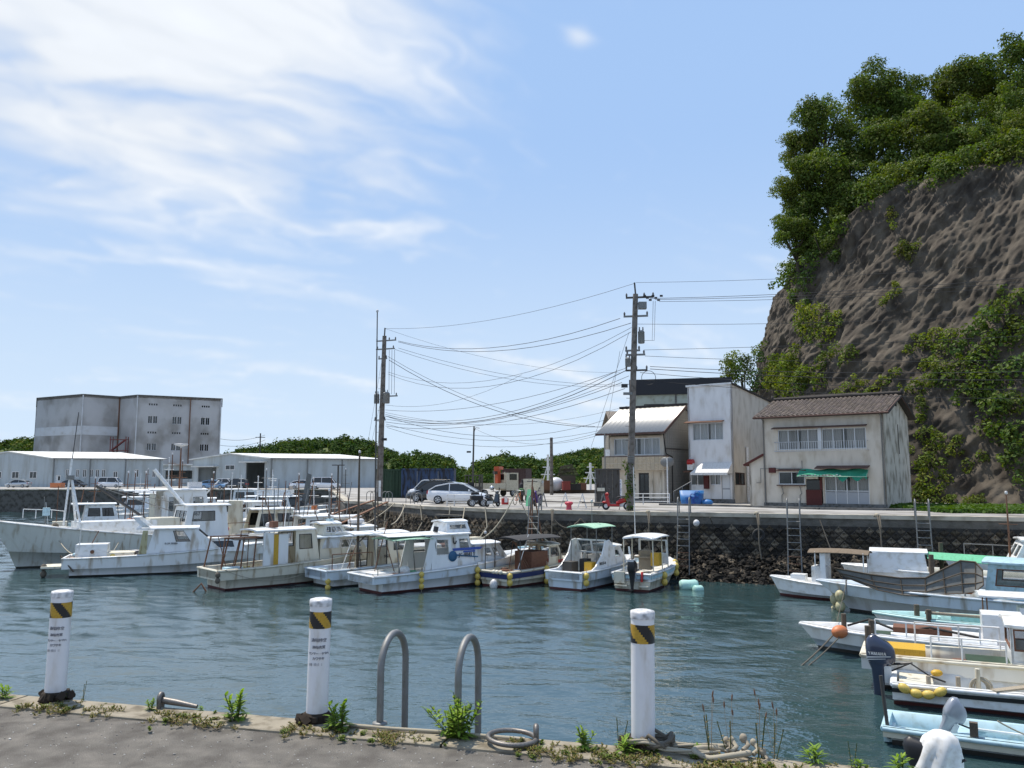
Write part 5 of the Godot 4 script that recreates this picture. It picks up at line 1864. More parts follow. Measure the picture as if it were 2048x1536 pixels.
	for q in [[V(-0.05, 0.16, 0), 0.27, 0.85, 0.0], [V(0.25, 0.03, 0.42), 0.19, 0.45, 0.3]]:
		st = S()
		lathe(st, [[0.02, -q[2] * 0.5], [q[1] * 0.8, -q[2] * 0.48], [q[1], -q[2] * 0.36], [q[1] * 0.94, 0], [q[1], q[2] * 0.36], [q[1] * 0.8, q[2] * 0.48], [0.02, q[2] * 0.5]], 14, Transform3D(Basis(Vector3.UP, q[3]) * Basis(Vector3.FORWARD, PI / 2), q[0]))
		mk(fb, "float", st, "mint")
	# things stacked at the far side of the yard
	mat("rusty_red", Color(0.26, 0.05, 0.04), 0.7, {"tex": "grime", "scale": 1.0})
	mat("container_blue", Color(0.025, 0.06, 0.16), 0.6, {"tex": "rust", "scale": V(0.3, 0.08, 0.3)})
	mat("container_green", Color(0.02, 0.05, 0.025), 0.7, {"tex": "grime", "scale": 0.4})
	mat("container_brown", Color(0.07, 0.04, 0.035), 0.8, {"tex": "grime", "scale": 0.4})
	container("blue shipping container behind the parked cars", "container_blue", V(-10.33, 3.2, -78), 4.9, 2.75, -0.02)
	container("dark green shipping container left of the blue one", "container_green", V(-12.93, 3.2, -79), 2.5, 2.7, -0.02)
	container("rusty brown container behind the crane truck", "container_brown", V(-1.34, 3.2, -112), 3.4, 3.1, -0.35)
	bx(thing("wooden_platform", "long low brown timber platform across the back of the yard", "platform", V(6.79, 3.2, -102), -0.05), "deck", V(0, 0.2, 0), V(13, 0.4, 2.0), "wood_post")
	for q in [[V(3.72, 3.6, -100), V(1.7, 1.1, 1.2), "rusty", "dark rusty bin at the left end of the timber platform", "bin"], [V(6.47, 3.6, -100), V(0.9, 1.0, 0.9), "rusty_red", "dull red crate standing on the timber platform", "crate"], [V(7.63, 3.6, -101), V(1.3, 0.7, 1.0), "black", "black box right of the red crate", "box"], [V(8.54, 3.6, -101), V(0.8, 0.8, 0.8), "brown", "brown box at the right end of the timber platform", "box"]]:
		var o := thing(q[4], q[3], q[4], q[0], 0.1)
		bx(o, "body", V(0, q[1].y * 0.5, 0), q[1], q[2])
		bx(o, "rim", V(0, q[1].y, 0), V(q[1].x * 1.06, 0.1, q[1].z * 1.06), q[2])
		for s in [-0.3, 0.0, 0.3]:
			bx(o, "rib", V(q[1].x * s, q[1].y * 0.5, q[1].z * 0.5 + 0.02), V(0.07, q[1].y * 0.9, 0.04), q[2])
	st = S()
	ell(st, V(0, 0.7, 0), V(0.95, 0.85, 0.8), 14)
	solid("white_tank", "round white tank on the timber platform", "tank", st, "white_plastic", V(5.33, 3.6, -101))
	st = S()
	for i in 9:
		beam(st, V(-1.3 + 0.05 * i, 0.9 + 0.14 * i, -0.3 * (i % 3)), V(1.3 - 0.1 * i, 1.0 + 0.16 * i, 0.2 * (i % 2)), 0.3, 0.1)
	box(st, V(0, 0.45, 0), V(1.8, 0.9, 0.8))
	solid("timber_pile", "dark pile of timber above the red crate", "timber pile", st, "wood_post", V(6.91, 4.4, -103))
	for q in [[V(5.18, 3.2, -120), 5.2, "white ship mast beyond the yard left of the grey post"], [V(11.29, 3.2, -120), 4.0, "smaller white ship mast beside the dark booth"]]:
		var o := thing("ship_mast", q[2], "mast", q[0])
		tb(o, "mast", [V(0, 0, 0), V(0, q[1], 0)], 0.16, "white_paint", 8)
		for i in 3:
			bx(o, "spreader", V(0, q[1] * (0.45 + 0.2 * i), 0), V(2.0 - 0.5 * i, 0.14, 0.14), "white_paint")
		st = S()
		beam(st, V(-1.1, 0, 0), V(0, q[1] * 0.75, 0), 0.12, 0.12)
		beam(st, V(1.1, 0, 0), V(0, q[1] * 0.75, 0), 0.12, 0.12)
		mk(o, "stay", st, "white_paint")

func container(label: String, m: String, at: Vector3, L: float, H: float, turn: float) -> void:
	var c := thing("shipping_container", label, "container", at, turn)
	var st := S()
	var n := int(L / 0.14)
	var lo := PackedVector3Array()
	var hi := PackedVector3Array()
	for i in n * 2 + 1:
		var x := L * i / (n * 2.0)
		var z := -0.035 if (i / 2) % 2 else 0.0
		lo.append(V(x, 0.15, z))
		hi.append(V(x, H - 0.15, z))
	loft(st, [lo, hi], false, false, false, false)
	mk(c, "side", st, m)
	bx(c, "roof", V(L * 0.5, H - 0.04, -1.2), V(L, 0.08, 2.4), m)
	bx(c, "top_rail", V(L * 0.5, H - 0.09, 0.02), V(L, 0.14, 0.1), m)
	bx(c, "bottom_rail", V(L * 0.5, 0.08, 0.02), V(L, 0.16, 0.1), m)
	for x in [0.05, L - 0.05]:
		bx(c, "corner_post", V(x, H * 0.5, 0.0), V(0.12, H - 0.02, 0.14), m)
		bx(c, "end_wall", V(x, H * 0.5, -1.2), V(0.06, H - 0.2, 2.3), m)
	bx(c, "rear_side", V(L * 0.5, H * 0.5, -2.38), V(L, H - 0.2, 0.05), m)
	for k in 2:
		bx(c, "door_bar", V(L * (0.3 + 0.4 * k), H * 0.5, 0.06), V(0.05, H * 0.8, 0.05), "galvanised" if m == "container_blue" else m)

# ---------------------------------------------------------------- vehicles
# body: [x, bottom, top, half width] from rear to front; roof: glasshouse side outline from rear foot over the roof to the front foot
func car(label: String, nm: String, cat: String, at: Vector3, turn: float, m, body: Array, roof: Array, wheels: Array, wr := 0.31, grp := "parked cars") -> Node3D:
	var c := thing(nm, label, cat, at, turn, grp)
	var st := S()
	var rings := []
	for b in body:
		var w: float = b[3]
		var mid: float = lerpf(b[1], b[2], 0.55)
		rings.append(PackedVector3Array([V(b[0], b[1], -w * 0.9), V(b[0], b[1] + 0.06, -w * 0.98), V(b[0], mid, -w), V(b[0], b[2] - 0.06, -w * 0.95), V(b[0], b[2], -w * 0.82),
			V(b[0], b[2], w * 0.82), V(b[0], b[2] - 0.06, w * 0.95), V(b[0], mid, w), V(b[0], b[1] + 0.06, w * 0.98), V(b[0], b[1], w * 0.9)]))
	loft(st, rings, true, true, true)
	mk(c, "body", st, m)
	var W: float = body[body.size() / 2][3] * 0.93
	var belt: float = minf(roof[0][1], roof[roof.size() - 1][1])
	var top := 0.0
	for r in roof:
		top = maxf(top, r[1])
	var pt := func(r: Array, s: float, inset := 0.0) -> Vector3:
		return V(r[0], r[1], s * (W * (1.0 - 0.2 * (r[1] - belt) / (top - belt)) - inset))
	var n := roof.size()
	# side glass
	st = S()
	for s in [-1.0, 1.0]:
		var mid := Vector3.ZERO
		for r in roof:
			mid += pt.call(r, s, 0.02)
		mid /= n
		for i in n:
			var a: Vector3 = pt.call(roof[i], s, 0.02)
			var b: Vector3 = pt.call(roof[(i + 1) % n], s, 0.02)
			if s > 0:
				tri(st, mid, b, a)
			else:
				tri(st, mid, a, b)
	for i in [0, n - 2]:
		quad(st, pt.call(roof[i], -1.0, 0.03), pt.call(roof[i], 1.0, 0.03), pt.call(roof[i + 1], 1.0, 0.03), pt.call(roof[i + 1], -1.0, 0.03))
	mk(c, "windows", st, "glass_dark")
	st = S()
	for i in range(1, n - 2):
		panel(st, [pt.call(roof[i + 1], 1.0), pt.call(roof[i], 1.0), pt.call(roof[i], -1.0), pt.call(roof[i + 1], -1.0)], [], 0.05)
	for s in [-1.0, 1.0]:
		for i in n - 1:
			beam(st, pt.call(roof[i], s), pt.call(roof[i + 1], s), 0.07, 0.07)
		var xm: float = (roof[1][0] + roof[n - 2][0]) * 0.5
		beam(st, V(xm, belt, s * W), V(xm, top - 0.03, s * W * 0.82), 0.06, 0.08)
	mk(c, "roof", st, m)
	for x in wheels:
		for s in [-1.0, 1.0]:
			wheel(c, V(x, wr, s * (W + 0.0)), wr, s)
	var f: Array = body[body.size() - 2]
	var rr: Array = body[1]
	for s in [-1.0, 1.0]:
		bx(c, "headlight", V(f[0] + 0.06, f[2] - 0.12, s * f[3] * 0.72), V(0.22, 0.13, 0.3), "glass")
		bx(c, "tail_light", V(rr[0] - 0.05, rr[2] - 0.18, s * rr[3] * 0.8), V(0.16, 0.26, 0.2), "red")
		bx(c, "door_mirror", V(roof[n - 1][0] - 0.5, belt + 0.08, s * (W + 0.12)), V(0.12, 0.13, 0.2), m)
	return c

func wheel(c: Node3D, at: Vector3, r: float, s: float, w := 0.19) -> void:
	var st := S()
	var xf := Transform3D(Basis(Vector3.RIGHT, PI / 2 * s), at)
	lathe(st, [[r * 0.6, -w * 0.4], [r * 0.9, -w * 0.5], [r, -w * 0.3], [r, w * 0.3], [r * 0.9, w * 0.5], [r * 0.62, w * 0.45]], 18, xf)
	var t := mk(c, "wheel", st, "rubber")
	st = S()
	for k in 5:
		var a := TAU * k / 5.0
		var d := V(cos(a), sin(a), 0)
		beam(st, at + V(0, 0, s * w * 0.46), at + d * r * 0.62 + V(0, 0, s * w * 0.5), 0.05, 0.05)
	tube(st, ring_pts(at + V(0, 0, s * w * 0.48), r * 0.62, V(0, 0, 1), 16), 0.022, 5)
	mk(t, "rim", st, "alu")

func scooter(label: String, at: Vector3, turn: float, m, box_on := false) -> void:
	var c := thing("motor_scooter", label, "scooter", at, turn, "motor scooters")
	for x in [-0.62, 0.62]:
		var st := S()
		tube(st, ring_pts(V(x, 0.23, 0), 0.17, V(0, 0, 1), 18), 0.06, 7)
		var w := mk(c, "wheel", st, "rubber")
		st = S()
		lathe(st, [[0.12, -0.02], [0.12, 0.02]], 10, Transform3D(Basis(Vector3.RIGHT, PI / 2), V(x, 0.23, 0)))
		mk(w, "rim", st, "alu")
	var st := S()
	loft(st, [oval(V(-0.85, 0.62, 0), 0.05, 0.06), oval(V(-0.6, 0.6, 0), 0.13, 0.16), oval(V(-0.25, 0.52, 0), 0.17, 0.17), oval(V(0.0, 0.38, 0), 0.1, 0.13)], true, true, true)
	mk(c, "rear_body", st, m)
	st = S()
	loft(st, [oval(V(-0.8, 0.76, 0), 0.04, 0.1), oval(V(-0.5, 0.79, 0), 0.055, 0.15), oval(V(-0.1, 0.75, 0), 0.05, 0.12), oval(V(0.03, 0.7, 0), 0.02, 0.06)], true, true, true)
	mk(c, "seat", st, "tarp_black")
	bx(c, "footboard", V(0.12, 0.28, 0), V(0.62, 0.12, 0.32), m)
	st = S()
	panel(st, [V(0.34, 0.25, 0.19), V(0.34, 0.25, -0.19), V(0.5, 0.85, -0.13), V(0.5, 0.85, 0.13)], [], -0.16)
	mk(c, "leg_shield", st, m)
	st = S()
	loft(st, [oval(V(0.44, 0.92, 0), 0.08, 0.1), oval(V(0.56, 0.93, 0), 0.1, 0.12), oval(V(0.66, 0.9, 0), 0.05, 0.07)], true, true, true)
	mk(c, "headlight_cowl", st, m)
	tb(c, "handlebar", [V(0.35, 1.02, -0.32), V(0.5, 0.98, 0), V(0.35, 1.02, 0.32)], 0.022, "black")
	for s in [-1.0, 1.0]:
		tb(c, "mirror", [V(0.45, 1.0, s * 0.2), V(0.4, 1.24, s * 0.27)], [0.012, 0.05], "dark_metal")
	tb(c, "fork", [V(0.5, 0.85, 0), V(0.62, 0.23, 0.07)], 0.03, "alu")
	st = S()
	ell(st, V(0.64, 0.45, 0), V(0.22, 0.08, 0.09), 10)
	mk(c, "mudguard", st, m)
	bx(c, "engine", V(-0.45, 0.3, 0.06), V(0.55, 0.2, 0.18), "alu")
	tb(c, "stand", [V(-0.2, 0.25, 0.1), V(-0.12, 0.0, 0.26)], 0.02, "dark_metal")
	if box_on:
		bx(c, "top_box", V(-0.82, 0.96, 0), V(0.34, 0.28, 0.36), "tarp_black")

func oval(c: Vector3, ry: float, rz: float, n := 12) -> PackedVector3Array:
	var out := PackedVector3Array()
	for k in n:
		var a := TAU * k / n
		out.append(c + V(0, cos(a) * ry, sin(a) * rz))
	return out

func build_vehicles() -> void:
	mat("car_white", Color(0.74, 0.75, 0.77), 0.25, {"coat": 0.8})
	mat("car_black", Color(0.012, 0.013, 0.015), 0.2, {"coat": 1.0})
	mat("car_silver", Color(0.45, 0.47, 0.48), 0.25, {"metal": 0.5, "coat": 0.8})
	mat("car_blue", Color(0.16, 0.30, 0.48), 0.3, {"coat": 0.8})
	mat("truck_cream", Color(0.55, 0.52, 0.42), 0.5, {"tex": "grime", "scale": 0.8})
	mat("crane_orange", Color(0.48, 0.09, 0.03), 0.6, {"tex": "grime", "scale": 1.0})
	mat("purple", Color(0.07, 0.03, 0.16), 0.4, {"coat": 0.5})
	mat("net_bag", Color(0.05, 0.13, 0.05), 0.9)
	var hatch := [[-2.2, 0.38, 0.85, 0.72], [-2.05, 0.24, 1.0, 0.84], [-1.4, 0.2, 1.0, 0.87], [0.0, 0.18, 0.95, 0.875], [1.0, 0.2, 0.93, 0.87], [1.6, 0.22, 0.82, 0.84], [2.05, 0.26, 0.68, 0.76], [2.25, 0.35, 0.55, 0.55]]
	var hroof := [[-2.05, 0.98], [-1.55, 1.28], [-0.6, 1.47], [0.1, 1.48], [0.5, 1.42], [1.45, 0.9]]
	var boxy := [[-1.7, 0.3, 0.9, 0.7], [-1.65, 0.24, 1.02, 0.76], [0.0, 0.22, 1.0, 0.78], [1.0, 0.22, 0.98, 0.77], [1.5, 0.24, 0.88, 0.74], [1.72, 0.32, 0.7, 0.62]]
	var broof := [[-1.66, 0.98], [-1.55, 1.5], [-1.2, 1.66], [0.3, 1.68], [0.55, 1.6], [1.15, 0.96]]
	var van := [[-2.1, 0.3, 1.0, 0.78], [-2.05, 0.24, 1.1, 0.84], [0.0, 0.22, 1.08, 0.85], [1.6, 0.22, 1.02, 0.84], [2.0, 0.26, 0.9, 0.8], [2.12, 0.34, 0.7, 0.7]]
	var vroof := [[-2.05, 1.05], [-1.98, 1.7], [-1.7, 1.9], [0.9, 1.92], [1.2, 1.85], [1.85, 1.02]]
	car("white hatchback parked nearest on the quay", "parked_car", "car", V(-4.08, 3.2, -60.41) + V(0.15, 0, -0.7), -0.10, "car_white", hatch, hroof, [-1.35, 1.35])
	car("black estate car with a roof rack behind the white hatchback", "parked_car", "car", V(-5.97, 3.2, -65.5), PI - 0.15, "car_black", hatch, [[-2.0, 0.98], [-1.75, 1.45], [-0.8, 1.62], [0.2, 1.62], [0.6, 1.52], [1.45, 0.92]], [-1.35, 1.35])
	var rk := thing("roof_rack", "black bars on the roof of the black car", "roof rack", V(-5.97, 4.84, -65.5), PI - 0.15)
	for s in [-0.6, 0.6]:
		tb(rk, "bar", [V(-1.0, 0.08, s), V(0.4, 0.08, s)], 0.04, "black")
		for x in [-0.9, 0.3]:
			bx(rk, "foot", V(x, 0.03, s), V(0.12, 0.1, 0.08), "black")
	car("white van half hidden at the left behind the black car", "parked_van", "van", V(-7.16, 3.2, -72), PI - 0.1, "car_white", boxy, broof, [-1.1, 1.1])
	# far side of the water
	car("silver-white car at the left end of the far quay", "parked_car", "car", V(-94.65, 3.2, -160), PI, "car_silver", hatch, hroof, [-1.35, 1.35])
	car("white van parked in front of the long low shed", "parked_van", "van", V(-75.95, 3.2, -158), 0.0, "car_white", van, vroof, [-1.4, 1.4])
	car("dark car beside the white van at the long shed", "parked_car", "car", V(-84.86, 3.2, -162), 0.0, "car_black", hatch, hroof, [-1.35, 1.35])
	car("light blue car at the corner of the wide warehouse", "parked_car", "car", V(-50.01, 3.2, -140), 0.0, "car_blue", hatch, hroof, [-1.35, 1.35])
	car("white car above the light blue one by the warehouse", "parked_car", "car", V(-51.42, 3.2, -150), 0.0, "car_white", boxy, broof, [-1.1, 1.1])
	car("black car in front of the warehouse's dark doorway", "parked_car", "car", V(-45.49, 3.2, -138), PI, "car_black", boxy, broof, [-1.1, 1.1])
	car("white car near the middle of the wide warehouse", "parked_car", "car", V(-34.41, 3.2, -138), 0.0, "car_white", hatch, hroof, [-1.35, 1.35])
	car("white van near the right end of the wide warehouse", "parked_van", "van", V(-30.93, 3.2, -138), 0.0, "car_white", van, vroof, [-1.4, 1.4])
	var oc := thing("orange_crate", "orange fish crate on the far quay by the long shed", "crate", V(-83.81, 3.2, -154))
	bx(oc, "body", V(0, 0.45, 0), V(2.0, 0.85, 1.4), "orange")
	bx(oc, "rim", V(0, 0.85, 0), V(2.1, 0.1, 1.5), "orange")
	# crane truck seen from behind and the side
	var t := thing("crane_truck", "cream flatbed truck with an orange loading crane", "truck", V(-1.21, 3.2, -84), 0.62)
	bx(t, "cab", V(0.85, 1.5, 0), V(1.5, 1.75, 1.9), "truck_cream")
	for s in [-1, 1]:
		bx(t, "side_window", V(0.95, 1.95, s * 0.951), V(0.9, 0.6, 0.03), "glass_dark")
	bx(t, "rear_window", V(0.09, 1.95, 0), V(0.03, 0.55, 1.5), "glass_dark")
	bx(t, "windscreen", V(1.61, 1.95, 0), V(0.03, 0.6, 1.6), "glass_dark")
	bx(t, "bed", V(-1.7, 0.85, 0), V(3.4, 0.12, 2.0), "truck_cream")
	for s in [-1, 1]:
		bx(t, "side_board", V(-1.7, 1.12, s * 0.98), V(3.4, 0.42, 0.06), "truck_cream")
	bx(t, "tail_board", V(-3.4, 1.12, 0), V(0.06, 0.42, 2.0), "truck_cream")
	var cr := bx(t, "crane_column", V(-0.25, 1.8, 0), V(0.35, 1.9, 0.45), "crane_orange")
	bx(cr, "boom", V(-0.1, 2.85, 0.1), V(2.6, 0.3, 0.3), "crane_orange", Basis(Vector3.UP, 0.8))
	bx(cr, "boom_head", V(-0.9, 2.75, 0.7), V(0.5, 0.45, 0.45), "crane_orange", Basis(Vector3.UP, 0.8))
	bx(cr, "winch", V(-0.5, 2.4, 0.0), V(0.5, 0.35, 0.4), "dark_metal")
	for s in [-1, 1]:
		tb(t, "frame_post", [V(-0.05, 1.0, s * 0.9), V(-0.05, 2.45, s * 0.9)], 0.05, "truck_cream")
	for x in [1.0, -2.4]:
		for s in [-1.0, 1.0]:
			wheel(t, V(x, 0.36, s * 0.85), 0.36, s)
	bx(t, "tail_light", V(-3.44, 0.8, 0.7), V(0.04, 0.14, 0.4), "red")
	bx(t, "tail_light", V(-3.44, 0.8, -0.7), V(0.04, 0.14, 0.4), "red")
	# small truck seen from behind
	t = thing("mini_truck", "small cream pickup with a green net in its bed", "truck", V(1.58, 3.2, -66), PI * 0.5 - 0.25)
	bx(t, "cab", V(0.6, 1.12, 0), V(1.1, 1.35, 1.42), "truck_cream")
	bx(t, "rear_window", V(0.04, 1.42, 0), V(0.03, 0.36, 0.85), "glass_dark")
	for s in [-1, 1]:
		bx(t, "side_window", V(0.65, 1.42, s * 0.712), V(0.7, 0.42, 0.03), "glass_dark")
		bx(t, "side_board", V(-1.0, 0.82, s * 0.7), V(2.0, 0.3, 0.04), "truck_cream")
	bx(t, "bed", V(-1.0, 0.62, 0), V(2.0, 0.1, 1.42), "truck_cream")
	bx(t, "tail_board", V(-2.0, 0.82, 0), V(0.04, 0.3, 1.42), "truck_cream")
	bx(t, "guard_frame", V(-0.02, 1.1, 0), V(0.05, 0.9, 1.3), "truck_cream")
	for x in [0.7, -1.3]:
		for s in [-1.0, 1.0]:
			wheel(t, V(x, 0.27, s * 0.6), 0.27, s, 0.15)
	var st := S()
	ell(st, V(0, 0.25, 0), V(0.8, 0.38, 0.5), 9)
	solid("net_heap", "heap of green netting in the small pickup", "net", st, "net_bag", V(1.61, 3.95, -67))
	# person at the truck
	person("person in dark clothes leaning over the bed of the small pickup", V(0.72, 3.2, -66.8), 0.0)
	# forklift
	t = thing("forklift", "dark forklift parked behind the white hatchback", "forklift", V(-3.55, 3.2, -80), 0.4)
	bx(t, "body", V(-0.3, 0.7, 0), V(1.5, 0.7, 1.0), "dark_metal")
	bx(t, "counterweight", V(-1.0, 0.75, 0), V(0.5, 0.9, 1.0), "rusty")
	bx(t, "roof_guard", V(-0.3, 2.1, 0), V(1.2, 0.1, 1.0), "dark_metal")
	for p in [[-0.8, -0.45], [-0.8, 0.45], [0.25, -0.45], [0.25, 0.45]]:
		bx(t, "post", V(p[0], 1.55, p[1]), V(0.07, 1.1, 0.07), "dark_metal")
	for s in [-0.3, 0.3]:
		bx(t, "mast", V(0.62, 1.15, s), V(0.12, 2.1, 0.12), "dark_metal")
		bx(t, "fork", V(1.15, 0.12, s), V(1.0, 0.06, 0.12), "dark_metal")
	bx(t, "seat", V(-0.4, 1.2, 0), V(0.5, 0.5, 0.5), "tarp_black")
	for x in [0.35, -0.95]:
		for s in [-1.0, 1.0]:
			wheel(t, V(x, 0.28, s * 0.5), 0.28, s)
	# two-wheelers
	scooter("black motor scooter facing away beside the white fence", V(-1.26, 3.2, -54.29), 1.0, "car_black", false)
	scooter("purple motor scooter behind the first ladder's hoops", V(1.71, 3.2, -56.18), -1.9, "purple", false)
	scooter("red motor scooter in front of the tall utility pole", V(6.15, 3.2, -49.3), PI - 0.25, "red", true)
	var hl := thing("helmet", "silver helmet hung on the black scooter", "helmet", V(-1.26, 3.2, -54.29) + V(-0.05, 1.22, 0))
	st = S()
	ell(st, V(0, 0, 0), V(0.15, 0.15, 0.16), 12)
	mk(hl, "shell", st, "car_silver")
	bx(hl, "visor", V(0.08, -0.03, 0.1), V(0.14, 0.09, 0.08), "glass_dark")
	t = thing("hand_cart", "black four-wheeled cart beside the black scooter", "cart", V(-2.34, 3.2, -55.22), 0.2)
	bx(t, "bed", V(0, 0.55, 0), V(0.8, 0.3, 0.6), "tarp_black")
	bx(t, "seat", V(-0.1, 0.85, 0), V(0.5, 0.16, 0.34), "tarp_black")
	tb(t, "handle", [V(0.35, 0.6, -0.3), V(0.45, 1.1, -0.32), V(0.45, 1.1, 0.32)], 0.03, "black")
	for x in [-0.35, 0.4]:
		for s in [-1.0, 1.0]:
			wheel(t, V(x, 0.24, s * 0.34), 0.24, s)
	t = thing("bicycle", "bicycle with green cloths in its basket", "bicycle", V(0.42, 3.2, -58.22), 1.15)
	for x in [-0.52, 0.52]:
		st = S()
		tube(st, ring_pts(V(x, 0.33, 0), 0.31, V(0, 0, 1), 20), 0.022, 5)
		mk(t, "wheel", st, "rubber")
	st = S()
	for q in [[[-0.52, 0.33], [-0.1, 0.3]], [[-0.1, 0.3], [-0.2, 0.85]], [[-0.1, 0.3], [0.4, 0.75]], [[-0.18, 0.7], [0.4, 0.8]], [[0.38, 0.95], [0.52, 0.33]], [[-0.52, 0.33], [-0.18, 0.7]]]:
		tube(st, [V(q[0][0], q[0][1], 0), V(q[1][0], q[1][1], 0)], 0.02, 5)
	mk(t, "frame", st, "orange")
	bx(t, "saddle", V(-0.22, 0.9, 0), V(0.26, 0.06, 0.16), "black")
	tb(t, "handlebar", [V(0.28, 1.02, -0.28), V(0.4, 0.98, 0), V(0.28, 1.02, 0.28)], 0.018, "alu")
	bx(t, "basket", V(0.62, 0.8, 0), V(0.34, 0.26, 0.36), "dark_metal")
	st = S()
	for i in 7:
		ell(st, V(0.6 + 0.07 * sin(i * 2.0), 1.0 + 0.06 * cos(i * 3.0), 0.12 * sin(i * 1.3)), V(0.12, 0.1, 0.12), 7)
	mk(t, "cloths", st, "net_bag")
	t = thing("fuel_can", "red and white fuel can standing on the quay", "can", V(-0.5, 3.2, -59.29), 0.2)
	bx(t, "body", V(0, 0.22, 0), V(0.46, 0.44, 0.28), "red")
	bx(t, "label_panel", V(0.05, 0.3, 0.142), V(0.22, 0.3, 0.006), "white_paint")
	bx(t, "handle", V(0, 0.5, 0), V(0.3, 0.08, 0.06), "white_paint")
	t = thing("low_sign", "small green-edged board leaning beside the purple scooter", "board", V(1.14, 3.2, -56.18), 0.5)
	bx(t, "board", V(0, 0.55, 0), V(0.05, 1.1, 0.5), "white_paint", Basis(Vector3.FORWARD, 0.15))
	bx(t, "edge", V(-0.03, 0.55, 0), V(0.03, 1.12, 0.52), "tarp_green", Basis(Vector3.FORWARD, 0.15))

# one continuous figure: distances to tapered capsules joined by a smooth minimum, meshed as surface nets
func person(label: String, at: Vector3, turn: float) -> void:
	var J := [[V(-0.1, 0.06, 0), 0.07, V(-0.1, 0.48, 0.02), 0.075], [V(-0.1, 0.48, 0.02), 0.08, V(-0.08, 0.9, 0), 0.11], [V(0.1, 0.06, 0.06), 0.07, V(0.1, 0.48, 0.06), 0.075], [V(0.1, 0.48, 0.06), 0.08, V(0.08, 0.9, 0), 0.11],
		[V(0, 0.92, 0), 0.16, V(0.06, 1.3, 0), 0.18], [V(0.06, 1.3, -0.15), 0.09, V(0.06, 1.3, 0.15), 0.09], [V(0.08, 1.4, 0), 0.06, V(0.12, 1.5, 0), 0.06], [V(0.13, 1.56, 0), 0.10, V(0.15, 1.64, 0), 0.10],
		[V(0.06, 1.34, 0.19), 0.06, V(0.2, 1.08, 0.22), 0.05], [V(0.2, 1.08, 0.22), 0.05, V(0.46, 1.0, 0.2), 0.04], [V(0.06, 1.34, -0.19), 0.06, V(0.2, 1.08, -0.22), 0.05], [V(0.2, 1.08, -0.22), 0.05, V(0.46, 1.02, -0.2), 0.04],
		[V(-0.1, 0.05, 0), 0.05, V(0.06, 0.04, 0), 0.04], [V(0.1, 0.05, 0.06), 0.05, V(0.26, 0.04, 0.06), 0.04]]
	var cell := 0.035
	var lo := V(-0.35, -0.03, -0.4)
	var dim := Vector3i(28, 52, 24)
	var f := func(p: Vector3) -> float:
		var acc := 0.0
		for j in J:
			var d: Vector3 = j[2] - j[0]
			var t := clampf((p - j[0]).dot(d) / d.length_squared(), 0.0, 1.0)
			acc += exp(-26.0 * ((p - j[0] - d * t).length() - lerpf(j[1], j[3], t)))
		return -log(acc) / 26.0
	var val := {}
	for x in dim.x + 1:
		for y in dim.y + 1:
			for z in dim.z + 1:
				val[Vector3i(x, y, z)] = f.call(lo + V(x, y, z) * cell)
	var vert := {}
	for x in dim.x:
		for y in dim.y:
			for z in dim.z:
				var s := Vector3.ZERO
				var n := 0
				for e in [[0, 0, 0, 1, 0, 0], [0, 0, 0, 0, 1, 0], [0, 0, 0, 0, 0, 1], [1, 1, 1, 0, 1, 1], [1, 1, 1, 1, 0, 1], [1, 1, 1, 1, 1, 0], [1, 0, 0, 1, 1, 0], [1, 0, 0, 1, 0, 1], [0, 1, 0, 1, 1, 0], [0, 1, 0, 0, 1, 1], [0, 0, 1, 1, 0, 1], [0, 0, 1, 0, 1, 1]]:
					var a := Vector3i(x + e[0], y + e[1], z + e[2])
					var b := Vector3i(x + e[3], y + e[4], z + e[5])
					var va: float = val[a]
					var vb: float = val[b]
					if (va < 0.0) != (vb < 0.0):
						s += Vector3(a).lerp(Vector3(b), va / (va - vb))
						n += 1
				if n:
					vert[Vector3i(x, y, z)] = lo + s / n * cell
	var st := S()
	st.set_smooth_group(0)
	for k in vert:
		for ax in 3:
			var u := Vector3i.ZERO
			u[ax] = 1
			var v := Vector3i.ZERO
			v[(ax + 1) % 3] = 1
			var w := Vector3i.ZERO
			w[(ax + 2) % 3] = 1
			var va: float = val[k]
			var vb: float = val[k + u]
			if (va < 0.0) != (vb < 0.0) and vert.has(k - v) and vert.has(k - w) and vert.has(k - v - w):
				if va < 0.0:
					quad(st, vert[k], vert[k - v], vert[k - v - w], vert[k - w])
				else:
					quad(st, vert[k], vert[k - w], vert[k - v - w], vert[k - v])
	var p := thing("person", label, "person", at, turn)
	mat("clothes", Color(0.025, 0.025, 0.03), 0.9)
	mk(p, "body", st, "clothes")
	st = S()
	ell(st, V(0.14, 1.68, 0), V(0.12, 0.07, 0.115), 10)
	mk(p, "cap", st, "tarp_black")

